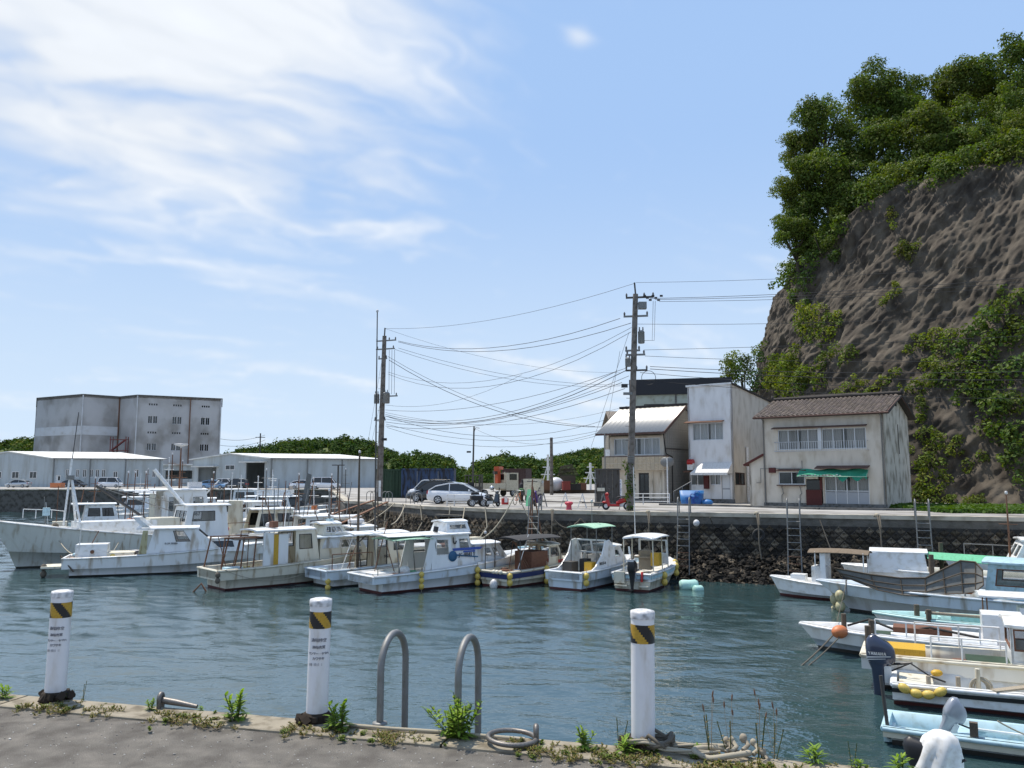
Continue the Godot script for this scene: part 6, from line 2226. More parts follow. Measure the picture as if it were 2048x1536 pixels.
# ---------------------------------------------------------------- boats
# local axes: +x to the bow, +z to starboard, y = 0 at the waterline; the node stands at the middle of the stern
func boat(nm: String, label: String, at: Vector2, head: float, L: float, B: float, o := {}) -> Node3D:
	var b := thing(nm, label, "boat", V(at.x, 0, -at.y), deg_to_rad(head), o.get("group", "moored boats"))
	var fs: float = o.get("fs", 0.85)
	var fb: float = o.get("fb", 1.25)
	var rk: float = o.get("rake", 0.7)
	var ov: float = o.get("ov", 0.35)
	var kn: float = o.get("kn", 0.5)
	var stw: float = o.get("stern_w", 0.86)
	var full: float = o.get("full", 2.3)
	var bul: float = o.get("bulwark", 0.35)
	var step: float = o.get("step", 0.05)
	var N := 16
	var hb := func(t: float) -> float:
		if t < 0.5:
			return B * 0.5 * lerpf(stw, 1.0, smoothstep(0.0, 0.5, t))
		return maxf(B * 0.5 * (1.0 - pow((t - 0.5) / 0.5, full)), 0.02)
	var hh := func(t: float) -> float: return fs + (fb - fs) * pow(t, 2.0)
	var px := func(t: float, up: float) -> float: return L * t + rk * pow(t, 3.0) * up
	var curves := {"keel": [], "bilge": [], "boot": [], "knuck": [], "edge": [], "top": [], "cap": [], "in": [], "foot": []}
	for i in N + 1:
		var t := float(i) / N
		var h: float = hh.call(t)
		var w: float = hb.call(t)
		var k := h * kn
		var pinch := 1.0 - 0.35 * pow(t, 2.0)
		var lt := lerpf(ov / L, 1.0, t)
		var wl: float = hb.call(lt) * 0.9 * pinch
		curves.keel.append(V(px.call(lt, 0.0) - 0.25 * t, -0.35, 0.0))
		curves.bilge.append(V(px.call(lt, 0.0), -0.12, wl * 0.86))
		curves.boot.append(V(px.call(lt, 0.1), 0.09, wl))
		curves.knuck.append(V(px.call(lt, kn), k, lerpf(wl, hb.call(lt), 0.75)))
		curves.edge.append(V(px.call(t, kn), k, maxf(w * 0.97, 0.02) + (step if t < 0.97 else 0.0)))
		curves.top.append(V(px.call(t, 1.0), h - 0.05, w + step))
		curves.cap.append(V(px.call(t, 1.0), h, w + step))
		curves["in"].append(V(px.call(t, 1.0) - 0.12 * t, h, maxf(w - 0.12, 0.005)))
		curves.foot.append(V(px.call(t, 0.9) - 0.2 * t, h - bul, maxf(w - 0.14, 0.005)))
	var band := func(st: SurfaceTool, lo: String, hi: String, close := true) -> void:
		for s in [1.0, -1.0]:
			var a := PackedVector3Array()
			var c := PackedVector3Array()
			for i in N + 1:
				a.append(curves[lo][i] * V(1, 1, s))
				c.append(curves[hi][i] * V(1, 1, s))
			if s > 0:
				loft(st, [a, c], false)
			else:
				loft(st, [c, a], false)
		if close:
			var p: Vector3 = curves[lo][0]
			var q: Vector3 = curves[hi][0]
			quad(st, p * V(1, 1, -1), p, q, q * V(1, 1, -1))
	var st := S()
	band.call(st, "keel", "bilge")
	band.call(st, "bilge", "boot")
	mk(b, "bottom", st, o.get("bottom", "bottom_dark"))
	st = S()
	band.call(st, "boot", "knuck")
	band.call(st, "knuck", "edge")
	mk(b, "hull", st, o.get("low", o.get("m", "boat_white")))
	st = S()
	band.call(st, "edge", "top")
	mk(b, "topside", st, o.get("m", "boat_white"))
	# rubbing strake and cap rail
	st = S()
	for s in [1.0, -1.0]:
		var r := []
		for i in N + 1:
			var p: Vector3 = curves.top[i] * V(1, 1, s)
			r.append(p + V(0, 0.0, s * 0.02))
		tube(st, r, 0.045, 6)
	var c0: Vector3 = curves.top[0]
	tube(st, [c0, c0 * V(1, 1, -1)], 0.045, 6)
	band.call(st, "cap", "in", false)
	band.call(st, "in", "foot", false)
	var i0: Vector3 = curves["in"][0]
	var f0: Vector3 = curves.foot[0]
	box(st, V(0.05, i0.y - bul * 0.5, 0), V(0.1, bul, i0.z * 2.0))
	mk(b, "gunwale", st, o.get("rail", o.get("m", "boat_white")))
	st = S()
	var dk := [PackedVector3Array(), PackedVector3Array()]
	for i in N + 1:
		dk[0].append(curves.foot[i])
		dk[1].append(curves.foot[i] * V(1, 1, -1))
	loft(st, dk, false)
	mk(b, "deck", st, o.get("deck", "deck"))
	if o.has("stripe"):
		st = S()
		var sw: float = o.get("stripe_w", 0.16)
		for s in [1.0, -1.0]:
			for i in N:
				var p: Vector3 = curves.top[i] + V(0, -0.07, 0.014)
				var q: Vector3 = curves.top[i + 1] + V(0, -0.07, 0.014)
				var d := V(0, -sw, -0.004)
				var ms := V(1, 1, s)
				if s > 0:
					quad(st, (p + d) * ms, (q + d) * ms, q * ms, p * ms)
				else:
					quad(st, (q + d) * ms, (p + d) * ms, p * ms, q * ms)
		var e: Vector3 = curves.top[0] + V(-0.014, -0.07, 0.0)
		quad(st, V(e.x, e.y - sw, -e.z), V(e.x, e.y - sw, e.z), V(e.x, e.y, e.z), V(e.x, e.y, -e.z))
		mk(b, "stripe", st, o.stripe)
	return b

func on(b: Node3D, p: Vector3) -> Vector3:
	return b.transform * p

# wheelhouse: walls with window openings, panes, and a cambered roof
func cabin(b: Node3D, x0: float, x1: float, t0: float, t1: float, w: float, tw: float, y0: float, yh: float, m, o := {}) -> void:
	var th := 0.045
	var sides := [
		[[V(x0, y0, w), V(x1, y0, w), V(t1, yh, tw), V(t0, yh, tw)], o.get("side", [])],
		[[V(x1, y0, -w), V(x0, y0, -w), V(t0, yh, -tw), V(t1, yh, -tw)], o.get("port", mirror_rects(o.get("side", [])))],
		[[V(x1, y0, w), V(x1, y0, -w), V(t1, yh, -tw), V(t1, yh, tw)], o.get("front", [])],
		[[V(x0, y0, -w), V(x0, y0, w), V(t0, yh, tw), V(t0, yh, -tw)], o.get("back", [])]]
	var gl = o.get("glass", "glass")
	for k in 4:
		if k == 3 and o.get("open_back", false):
			continue
		var st := S()
		panel(st, sides[k][0], sides[k][1], th)
		mk(b, ["cabin_side", "cabin_side", "cabin_front", "cabin_back"][k], st, m)
		for h in sides[k][1]:
			if h.size() > 4:
				continue
			window(b, sides[k][0], h, o.get("frame", "black"), gl, o.get("nx", 1), 1, 0.035, 0.006)
	var ov: float = o.get("ov", 0.14)
	roof(b, minf(t0, x0) - o.get("aft", ov), t1 + ov, tw + ov, yh, o.get("roof", m), o.get("camber", 0.08))

func mirror_rects(a: Array) -> Array:
	var out := []
	for r in a:
		out.append([1.0 - r[2], r[1], 1.0 - r[0], r[3]])
	return out

func roof(b: Node3D, x0: float, x1: float, w: float, y: float, m, camber := 0.08, th := 0.06, droop := 0.0, nm := "cabin_roof") -> MeshInstance3D:
	var st := S()
	var rings := []
	for i in 7:
		var x := lerpf(x0, x1, i / 6.0)
		var e := 1.0 - 0.12 * pow(absf(i / 3.0 - 1.0), 6.0)
		var ring := PackedVector3Array()
		for k in 9:
			var t := k / 4.0 - 1.0
			ring.append(V(x, y + th + camber * (1.0 - t * t) - droop * pow(absf(i / 3.0 - 1.0), 2.0), w * t * e))
		for k in 9:
			var t := 1.0 - k / 4.0
			ring.append(V(x, y + camber * (1.0 - t * t) * 0.9 - droop * pow(absf(i / 3.0 - 1.0), 2.0), w * t * e))
		rings.append(ring)
	loft(st, rings, true, true, true, false)
	return mk(b, nm, st, m)

func canopy(b: Node3D, x0: float, x1: float, w: float, y0: float, y: float, m, pm := "galvanised", camber := 0.1, lean := 0.0) -> void:
	roof(b, x0 - 0.12, x1 + 0.12, w + 0.1, y, m, camber, 0.03, 0.05, "canopy")
	for x in [x0, x1]:
		for s in [-1.0, 1.0]:
			tb(b, "canopy_post", [V(x - lean, y0, s * w), V(x, y + 0.02, s * w * 0.96)], 0.026, pm)
	for x in [x0, (x0 + x1) * 0.5, x1]:
		tb(b, "canopy_bow", [V(x, y - 0.01, -w), V(x, y + camber * 0.7, 0), V(x, y - 0.01, w)], 0.02, pm)

func railing(b: Node3D, pts: Array, h: float, m := "galvanised", r := 0.022) -> void:
	var up := []
	for p in pts:
		up.append(p + V(0, h, 0))
		tb(b, "stanchion", [p, p + V(0, h, 0)], r, m, 5)
	tb(b, "rail", up, r, m, 5)

func mast(b: Node3D, base: Vector3, top: Vector3, r: float, m := "dark_metal", arms := []) -> void:
	var t := tb(b, "mast", [base, top], [r, r * 0.6], m, 7)
	for a in arms:
		var c := base.lerp(top, a[0])
		tb(t, "spreader", [c - V(a[1], 0, 0.1), c + V(a[1], 0, 0.1)], 0.02, m, 5)
	var st := S()
	lathe(st, [[0.03, 0], [0.06, 0.02], [0.06, 0.12], [0.02, 0.15]], 8, Transform3D(Basis(), top))
	mk(t, "mast_light", st, "white_plastic")

# strings of ball fenders hung over the side: a thing of its own
func fender(label: String, at: Vector3, n: int, m := "yellow", r := 0.13, dir := Vector3(0, -1, 0), turn := 0.0, grp := "fenders hung on boats") -> void:
	var f := thing("fender", label, "fender", at, turn, grp)
	for k in n:
		var c := dir * (k * r * 2.1)
		var st := S()
		ell(st, c, V(r, r * 1.15, r) if absf(dir.y) > 0.5 else V(r * 1.25, r, r), 10)
		mk(f, "float", st, m)
	if absf(dir.y) > 0.5:
		tb(f, "line", [V(0, 0.35, 0), dir * (n * r * 2.1)], 0.012, "rope", 4)

func outboard(par: Node3D, at: Vector3, sc: float, m, tilt := 0.0) -> Node3D:
	# stands on a transom, facing aft (-x)
	var o := Node3D.new()
	o.name = "outboard_motor"
	o.position = at
	o.rotation.z = tilt
	o.scale = Vector3.ONE * sc
	par.add_child(o, true)
	var st := S()
	var prof := [[0.30, 0.22, 0.15], [0.34, 0.27, 0.165], [0.45, 0.29, 0.17], [0.58, 0.28, 0.165], [0.68, 0.25, 0.15], [0.75, 0.19, 0.115], [0.785, 0.10, 0.06]]
	var rings := []
	for p in prof:
		var ring := PackedVector3Array()
		for k in 18:
			var a := TAU * k / 18
			var cx: float = signf(cos(a)) * pow(absf(cos(a)), 0.6)
			var cz: float = signf(sin(a)) * pow(absf(sin(a)), 0.6)
			ring.append(V(-0.12 + cx * p[1] + (0.785 - p[0]) * 0.08, p[0] + (0.05 * (1.0 - cx) * 0.5 if p[0] > 0.6 else 0.0) - 0.04 * cx * (1.0 if p[0] > 0.6 else 0.0), cz * p[2]))
		rings.append(ring)
	loft(st, rings, true, true, true)
	mk(o, "cowl", st, m)
	st = S()
	loft(st, [orect(V(-0.14, 0.31, 0), 0.21, 0.14), orect(V(-0.14, 0.16, 0), 0.15, 0.10), orect(V(-0.16, -0.3, 0), 0.10, 0.05), orect(V(-0.17, -0.62, 0), 0.11, 0.03), orect(V(-0.15, -0.86, 0), 0.05, 0.015)], true, true, true)
	mk(o, "leg", st, m)
	st = S()
	loft(st, [oval(V(-0.36, -0.6, 0), 0.03, 0.03), oval(V(-0.28, -0.6, 0), 0.06, 0.06), oval(V(-0.05, -0.6, 0), 0.06, 0.06), oval(V(0.04, -0.6, 0), 0.01, 0.01)], true, true, true)
	for k in 3:
		var a := TAU * k / 3.0
		beam(st, V(-0.32, -0.6, 0), V(-0.34, -0.6 + cos(a) * 0.13, sin(a) * 0.13), 0.07, 0.02)
	mk(o, "propeller", st, "dark_metal")
	bx(o, "cavitation_plate", V(-0.2, -0.4, 0), V(0.36, 0.02, 0.18), m)
	bx(o, "bracket", V(0.03, 0.08, 0), V(0.14, 0.34, 0.22), "alu")
	tb(o, "tiller", [V(0.1, 0.28, 0), V(0.34, 0.32, 0.05), V(0.5, 0.36, 0.08)], 0.025, "black")
	return o

func orect(c: Vector3, rx: float, rz: float, n := 14) -> PackedVector3Array:
	var out := PackedVector3Array()
	for k in n:
		var a := TAU * k / n
		out.append(c + Vector3(signf(cos(a)) * pow(absf(cos(a)), 0.6) * rx, 0, signf(sin(a)) * pow(absf(sin(a)), 0.6) * rz))
	return out

func flat_text(b: Node3D, s: String, h: float, at: Vector3, dir: Vector3, up: Vector3, m := "lettering") -> void:
	var x := dir.normalized()
	var n := x.cross(up).normalized()
	lettering(b, s, h, Transform3D(Basis(x, n.cross(x), n), at + n * 0.012), m)

func build_front_boats() -> void:
	# ---- white boat with a sleek cabin, second from the left
	var b := boat("cabin_boat", "white boat with a sleek cabin and a wooden stern deck, second from the left", Vector2(-23.4, 44.2), 19.0, 9.2, 2.4, {"fs": 1.0, "fb": 1.5, "ov": 0.35, "stern_w": 0.92, "m": "boat_white", "low": "boat_white", "deck": "deck_wood", "bulwark": 0.12, "kn": 0.42})
	cabin(b, 3.9, 8.0, 4.3, 6.4, 1.0, 0.82, 0.95, 2.35, "boat_white", {"side": [[0.42, 0.52, 0.66, 0.93]], "front": [[0.06, 0.5, 0.48, 0.94], [0.52, 0.5, 0.94, 0.94]], "open_back": true, "aft": 0.5, "roof": "boat_clean"})
	cabin(b, 6.2, 9.0, 6.4, 8.7, 0.85, 0.7, 1.1, 1.75, "boat_white", {"side": [[0.05, 0.35, 0.8, 0.85]], "ov": 0.05, "glass": "glass_dark", "camber": 0.04})
	var st := S()
	prism(st, [Vector2(3.2, 3.0), Vector2(3.5, 2.98), Vector2(4.1, 2.45), Vector2(3.7, 2.45)], -0.9, -0.82)
	prism(st, [Vector2(3.2, 3.0), Vector2(3.5, 2.98), Vector2(4.1, 2.45), Vector2(3.7, 2.45)], 0.82, 0.9)
	box(st, V(3.35, 2.98, 0), V(0.4, 0.05, 1.8))
	mk(b, "roof_fin", st, "boat_clean")
	bx(b, "engine_box", V(1.3, 1.28, 0.2), V(1.5, 0.7, 1.2), "boat_clean")
	bx(b, "hatch", V(2.7, 1.05, 0.1), V(1.3, 0.25, 1.4), "boat_cream")
	st = S()
	lathe(st, [[0.1, 0.0], [0.1, 0.02]], 12, Transform3D(Basis(Vector3.RIGHT, PI / 2), V(1.35, 1.25, 0.81)))
	mk(b, "port_hole", st, "rusty")
	st = S()
	prism(st, [Vector2(3.55, 0.95), Vector2(3.95, 0.95), Vector2(4.0, 2.3), Vector2(3.75, 2.3)], 0.95, 1.02)
	mk(b, "pillar", st, "boat_olive")
	flat_text(b, "N 39 39066", 0.09, V(5.15, 1.6, 0.96), V(1, 0, 0), V(0, 1, -0.12))
	gear(b, 15, 0.4, 3.4, 0.8, 0.9, 9)
	tb(b, "boat_hook", [V(-0.1, 1.1, 0.9), V(0.6, 0.3, 1.25)], 0.04, "wood_post")
	bx(b, "stern_platform", V(-0.55, 0.5, 0), V(0.9, 0.1, 1.6), "boat_cream")
	fender("coil of dark rope and floats at the stern of the sleek cabin boat", on(b, V(-0.9, 0.5, 0.5)), 3, "rope_dark", 0.16)
	# ---- cream old boat with a tall side wall
	b = boat("fishing_boat", "weathered cream fishing boat with a pole frame over its stern", Vector2(-14.0, 38.8), 42.0, 8.6, 2.5, {"fs": 0.95, "fb": 1.45, "ov": 0.45, "stern_w": 0.9, "m": "boat_cream", "low": "boat_cream", "bottom": "bottom_red", "kn": 0.5, "bulwark": 0.4})
	for p in [[0.2, -1.0], [0.2, 1.0], [1.1, 1.05], [1.1, -1.05], [1.7, -1.0], [1.7, 1.05]]:
		tb(b, "frame_pole", [V(p[0], 0.7, p[1]), V(p[0] + 0.25, 2.35, p[1] * 0.8)], 0.035, "rusty")
	for s in [-0.82, 0.82]:
		tb(b, "frame_pole", [V(0.4, 2.33, s), V(2.3, 2.3, s)], 0.035, "rusty")
	roof(b, 0.9, 2.4, 0.95, 2.22, "tarp_black", 0.05, 0.03, 0.0, "torn_tarp")
	roof(b, 1.9, 5.0, 1.05, 2.55, "boat_clean", 0.06, 0.07, 0.0, "canopy")
	cabin(b, 3.9, 5.2, 3.9, 5.0, 1.05, 0.95, 0.75, 2.55, "boat_cream", {"side": [[0.15, 0.5, 0.75, 0.9]], "open_back": true, "roof": "boat_clean", "ov": 0.05})
	bx(b, "cabin_pillar", V(2.5, 1.6, 0.95), V(0.5, 1.8, 0.08), "boat_white")
	bx(b, "wooden_door", V(2.95, 1.55, 0.85), V(0.35, 1.7, 0.07), "yellow_paint")
	bx(b, "locker", V(3.3, 1.55, 0.55), V(0.5, 1.7, 0.7), "boat_white")
	cabin(b, 5.2, 8.2, 5.3, 7.6, 1.0, 0.82, 0.95, 2.1, "boat_cream", {"side": [[0.45, 0.55, 0.92, 0.92]], "front": [[0.08, 0.5, 0.92, 0.92]], "nx": 2, "frame": "white_paint", "roof": "boat_blue"})
	st = S()
	panel(st, [V(5.35, 1.6, 0.93), V(6.3, 1.6, 0.93), V(6.4, 2.08, 0.85), V(5.6, 2.08, 0.85)], [], 0.015)
	mk(b, "blue_panel", st, "boat_blue")
	cabin(b, 5.5, 7.0, 5.7, 6.6, 0.7, 0.55, 2.2, 2.75, "boat_cream", {"side": [[0.1, 0.25, 0.85, 0.85]], "front": [[0.08, 0.2, 0.92, 0.85]], "nx": 3, "frame": "white_paint", "ov": 0.06, "roof": "boat_white"})
	flat_text(b, "F NL 3805", 0.12, V(7.2, 1.38, 0.965), V(1, 0, 0), V(0, 1, -0.12))
	flat_text(b, "NS3 39095", 0.12, V(7.2, 1.2, 0.985), V(1, 0, 0), V(0, 1, -0.12))
	gear(b, 11, 0.3, 2.2, 0.8, 0.6, 12)
	gear(b, 12, 2.2, 6.8, 0.6, 2.7, 6)
	bx(b, "fish_box", V(1.1, 0.75, 0.2), V(0.8, 0.4, 0.6), "boat_sky")
	tb(b, "rudder_stock", [V(-0.2, -0.1, 0.6), V(-0.45, 0.35, 0.5), V(-0.8, -0.1, 0.3)], 0.05, "rusty")
	mast(b, V(6.3, 2.2, 0), V(6.2, 4.4, 0), 0.05, "galvanised", [[0.6, 0.4], [0.85, 0.3]])
	fender("brown rope-wrapped fender at the cream boat's stern corner", on(b, V(0.0, 0.75, 1.2)), 2, "rope_dark", 0.12)
	rope("slack rope from the cream boat's stern along its side", on(b, V(0.3, 0.95, 1.25)), on(b, V(5.0, 0.8, 1.45)), 0.55, 0.014, "rope")
	# ---- boat between, largely hidden
	b = boat("fishing_boat", "pale blue-hulled boat tucked between the cream boat and the white one", Vector2(-9.2, 39.6), 41.0, 8.6, 2.3, {"fs": 0.85, "fb": 1.35, "ov": 0.4, "stern_w": 0.9, "m": "boat_blue", "low": "boat_white", "kn": 0.45})
	cabin(b, 2.6, 4.6, 2.7, 4.5, 0.95, 0.9, 0.6, 2.35, "boat_cream", {"side": [[0.06, 0.05, 0.36, 0.88], [0.55, 0.55, 0.95, 0.9]], "front": [[0.08, 0.5, 0.46, 0.9], [0.54, 0.5, 0.92, 0.9]], "open_back": true, "roof": "boat_clean", "aft": 1.1, "glass": "glass"})
	cabin(b, 4.6, 7.2, 4.7, 6.7, 0.9, 0.75, 0.8, 1.6, "boat_cream", {"side": [[0.1, 0.4, 0.5, 0.85]], "roof": "boat_white", "ov": 0.05})
	gear(b, 13, 0.3, 2.4, 0.8, 0.5, 9)
	railing(b, [V(0.3, 0.85, 1.0), V(1.2, 0.85, 1.05), V(2.4, 0.85, 1.05)], 0.7, "rusty")
	tb(b, "curved_davit", [V(1.9, 0.8, 0.9), V(1.7, 2.0, 0.9), V(2.2, 2.4, 0.9), V(2.7, 2.3, 0.9)], 0.035, "dark_metal")
	mast(b, V(3.0, 2.3, 0.3), V(2.9, 13.4, 0.3), 0.045, "dark_metal")
	mast(b, V(2.4, 0.5, -0.3), V(2.4, 6.3, -0.3), 0.075, "wood_post", [[0.45, 0.3]])
	flat_text(b, "NS3-12345".left(3), 0.14, V(3.3, 1.3, 0.955), V(1, 0, 0), V(0, 1, 0))
	fender("dull yellow fender at the stern of the boat beside the cream one", on(b, V(0.1, 0.35, 1.0)), 2, "yellow", 0.13)
	# ---- white boat with registration 4041
	b = boat("fishing_boat", "white fishing boat marked 4041 with a blue fish emblem", Vector2(-6.75, 37.7), 40.0, 9.4, 2.5, {"fs": 0.82, "fb": 1.45, "ov": 0.5, "stern_w": 0.9, "m": "boat_blue", "low": "boat_white", "bottom": "bottom_red", "kn": 0.55, "rail": "boat_clean"})
	canopy(b, 1.2, 3.3, 1.0, 0.6, 2.3, "tarp_mint", "galvanised", 0.1, -0.25)
	roof(b, 0.9, 3.6, 0.9, 2.42, "tarp_white", 0.06, 0.03, 0.0, "sun_cloth")
	for s in [-1.02, 0.97]:
		st = S()
		prism(st, [Vector2(2.6, 0.6), Vector2(3.0, 0.6), Vector2(3.35, 2.35), Vector2(3.05, 2.35)], s, s + 0.05)
		mk(b, "cabin_pillar", st, "boat_white")
	cabin(b, 3.1, 5.7, 3.2, 5.3, 1.05, 0.95, 0.75, 2.4, "boat_white", {"side": [[0.0, 0.0, 0.002, 0.002, 0], [0.1, 0.45, 0.42, 0.9], [0.68, 0.52, 0.95, 0.9]], "front": [[0.08, 0.55, 0.48, 0.9], [0.52, 0.55, 0.92, 0.9]], "open_back": true, "frame": "white_paint", "roof": "boat_clean", "aft": 0.3})
	cabin(b, 4.2, 5.6, 4.3, 5.5, 0.7, 0.55, 2.5, 2.95, "boat_clean", {"side": [[0.1, 0.25, 0.9, 0.85]], "front": [[0.08, 0.2, 0.92, 0.85]], "frame": "white_paint", "ov": 0.06})
	cabin(b, 5.7, 8.0, 5.8, 7.3, 0.95, 0.8, 0.85, 1.85, "boat_white", {"side": [[0.32, 0.42, 0.56, 0.86], [0.6, 0.42, 0.82, 0.86]], "front": [[0.08, 0.35, 0.46, 0.85], [0.54, 0.35, 0.92, 0.85]], "frame": "white_paint", "roof": "boat_clean", "ov": 0.12})
	st = S()
	panel(st, [V(4.35, 1.66, 1.03), V(5.95, 1.66, 1.03), V(6.1, 1.78, 1.025), V(4.3, 1.78, 1.025)], [], 0.012)
	panel(st, [V(4.9, 1.56, 1.035), V(5.6, 1.56, 1.035), V(5.65, 1.63, 1.033), V(4.95, 1.63, 1.033)], [], 0.012)
	mk(b, "blue_flash", st, "blue_mark")
	st = S()
	lathe(st, [[0.05, 0.012], [0.25, 0.01], [0.25, 0.0]], 14, Transform3D(Basis(Vector3.RIGHT, PI / 2), V(4.3, 1.42, 1.04)))
	prism(st, [Vector2(4.5, 1.42), Vector2(5.8, 1.28), Vector2(5.8, 1.34), Vector2(4.52, 1.5)], 1.045, 1.055)
	mk(b, "fish_emblem", st, mat("emblem", Color(0.02, 0.10, 0.20), 0.5))
	flat_text(b, "JC 4041", 0.17, V(5.05, 1.46, 1.04), V(1, 0, 0), V(0, 1, -0.06))
	st = S()
	strokes(st, [[0.1, 0.9, 0.1, 0.3, 0.3, 0.0, 0.7, 0.0, 0.95, 0.35]], V(4.35, 2.0, 1.0), V(0.2, 0, 0), V(0, 0.3, -0.02), 0.05)
	mk(b, "lettering", st, "lettering")
	railing(b, [V(0.25, 0.82, 1.05), V(1.3, 0.84, 1.1)], 0.3, "galvanised")
	tb(b, "exhaust_hood", [V(3.6, 2.55, 0.6), V(3.65, 2.8, 0.6)], 0.12, "black", 8)
	gear(b, 14, 0.4, 2.6, 0.8, 0.5, 6)
	bx(b, "bait_tank", V(0.9, 0.65, 0), V(1.2, 0.4, 1.2), "boat_white")
	st = S()
	ell(st, V(2.1, 0.85, 0.3), V(0.3, 0.22, 0.25), 9)
	solid("bundle", "white and blue bundle on the deck of the boat marked 4041", "bundle", st, "tarp_white", b.position, b.rotation.y)
	fender("yellow fender hung amidships on the boat marked 4041", on(b, V(2.3, 0.75, 1.42)), 3, "yellow", 0.125)
	# ---- small boat with a navy stripe
	b = boat("small_boat", "small cream boat with a navy stripe, dark canopy and yellow fenders", Vector2(-0.9, 39.7), 47.0, 5.9, 2.0, {"fs": 0.75, "fb": 1.1, "ov": 0.1, "stern_w": 0.9, "m": "boat_cream", "low": "boat_cream", "bottom": "bottom_red", "kn": 0.4, "stripe": "navy", "stripe_w": 0.22, "rail": "boat_cream", "step": 0.02})
	canopy(b, 1.0, 4.0, 0.85, 0.6, 2.15, "tarp_black", "dark_metal", 0.12)
	bx(b, "engine_casing", V(2.55, 1.05, 0.15), V(1.2, 0.95, 1.1), "brown")
	cabin(b, 3.2, 4.4, 3.3, 4.0, 0.75, 0.68, 0.85, 1.75, "boat_cream", {"side": [[0.1, 0.4, 0.8, 0.9]], "front": [[0.08, 0.35, 0.92, 0.9]], "open_back": true, "frame": "galvanised"})
	gear(b, 16, 0.3, 2.0, 0.7, 0.45, 9)
	bx(b, "net_roller", V(4.1, 0.95, 0.3), V(0.4, 0.18, 0.9), "red")
	for k in 5:
		tb(b, "gear_pole", [V(1.3 + k * 0.2, 0.8, 0.6), V(1.2 + k * 0.15, 2.0, 0.4 - k * 0.2)], 0.02, "rusty", 4)
	mast(b, V(0.3, 0.7, -0.8), V(0.3, 2.4, -0.8), 0.025)
	st = S()
	ell(st, V(0, 0, 0), V(0.19, 0.26, 0.19), 12)
	solid("white_buoy", "whitish ball buoy at the stern of the navy-striped boat", "buoy", st, "white_plastic", on(b, V(-0.25, 0.15, 0.3)))
	for q in [[V(0.1, 0.55, 1.0), 2, "pair of yellow fenders on the navy-striped boat's stern corner"], [V(-0.12, 0.72, -0.9), 3, "yellow fenders at the left stern corner of the navy-striped boat"], [V(2.6, 0.72, 1.1), 3, "yellow fenders amidships on the navy-striped boat"], [V(5.6, 1.0, 0.45), 2, "yellow fenders at the bow of the navy-striped boat"]]:
		fender(q[2], on(b, q[0]), q[1], "yellow", 0.14)
	fender("row of cream floats lying on the navy-striped boat's stern rail", on(b, V(-0.08, 0.72, 0.15)), 3, "boat_cream", 0.1, V(0, 0, 1), b.rotation.y)
	# ---- small white boat with a green canopy
	b = boat("small_boat", "small white boat under a pale green canopy", Vector2(2.35, 38.6), 54.0, 5.6, 2.05, {"fs": 0.85, "fb": 1.15, "ov": 0.12, "stern_w": 0.94, "m": "boat_blue", "low": "boat_blue", "bottom": "bottom_red", "kn": 0.5, "rail": "boat_clean", "step": 0.04})
	roof(b, 1.5, 3.6, 0.85, 2.75, "tarp_mint", 0.12, 0.03, 0.04, "canopy")
	for p in [[1.8, 0.7], [1.8, -0.7], [3.3, 0.7], [3.3, -0.7]]:
		tb(b, "canopy_post", [V(p[0], 1.0, p[1]), V(p[0], 2.78, p[1])], 0.024, "galvanised")
	st = S()
	for s in [-0.97, 0.90]:
		prism(st, [Vector2(0.8, 0.8), Vector2(3.2, 0.95), Vector2(3.1, 1.7), Vector2(2.6, 2.15), Vector2(2.2, 2.1), Vector2(1.9, 1.5), Vector2(1.3, 1.0)], s, s + 0.06)
	mk(b, "side_wing", st, "boat_clean")
	cabin(b, 3.0, 4.6, 3.1, 4.1, 0.85, 0.7, 0.95, 1.75, "boat_clean", {"side": [[0.15, 0.4, 0.7, 0.85]], "front": [[0.08, 0.3, 0.92, 0.85]], "open_back": true, "frame": "white_paint"})
	st = S()
	panel(st, [V(2.7, 1.5, 0.85), V(2.7, 1.5, -0.85), V(2.5, 2.15, -0.8), V(2.5, 2.15, 0.8)], [[0.05, 0.1, 0.47, 0.9], [0.53, 0.1, 0.95, 0.9]], 0.05)
	mk(b, "windscreen_frame", st, "boat_clean")
	st = S()
	panel(st, [V(2.66, 1.52, 0.8), V(2.66, 1.52, -0.8), V(2.47, 2.13, -0.78), V(2.47, 2.13, 0.78)], [], 0.008)
	mk(b, "windscreen", st, "glass")
	for q in [[V(1.4, 0.85, -0.5), V(0.6, 0.6, 0.5), "dark_metal"], [V(1.7, 0.85, 0.4), V(0.4, 0.6, 0.4), "yellow_paint"], [V(2.1, 0.9, -0.1), V(0.4, 0.7, 0.4), "tarp_black"]]:
		bx(b, "deck_gear", q[0], q[1], q[2])
	flat_text(b, "NS37-4", 0.13, V(1.9, 1.1, 0.965), V(1, 0, 0), V(0, 1, 0))
	mast(b, V(2.6, 2.8, 0), V(2.6, 3.9, 0), 0.02, "galvanised", [[0.5, 0.3]])
	fender("pair of yellow fenders on the green-canopied boat's stern corner", on(b, V(0.15, 0.68, 1.12)), 2, "yellow", 0.14)
	# ---- small boat with a black outboard, stern towards us
	b = boat("small_boat", "small white boat with a black outboard and a white awning on posts", Vector2(5.4, 38.2), 63.0, 5.2, 2.0, {"fs": 0.82, "fb": 1.05, "ov": 0.05, "stern_w": 0.9, "m": "boat_white", "low": "boat_cream", "bottom": "bottom_red", "kn": 0.55, "step": 0.03, "stripe": "boat_sky", "stripe_w": 0.14})
	roof(b, 0.9, 3.6, 0.82, 2.3, "boat_clean", 0.1, 0.05, 0.06, "awning")
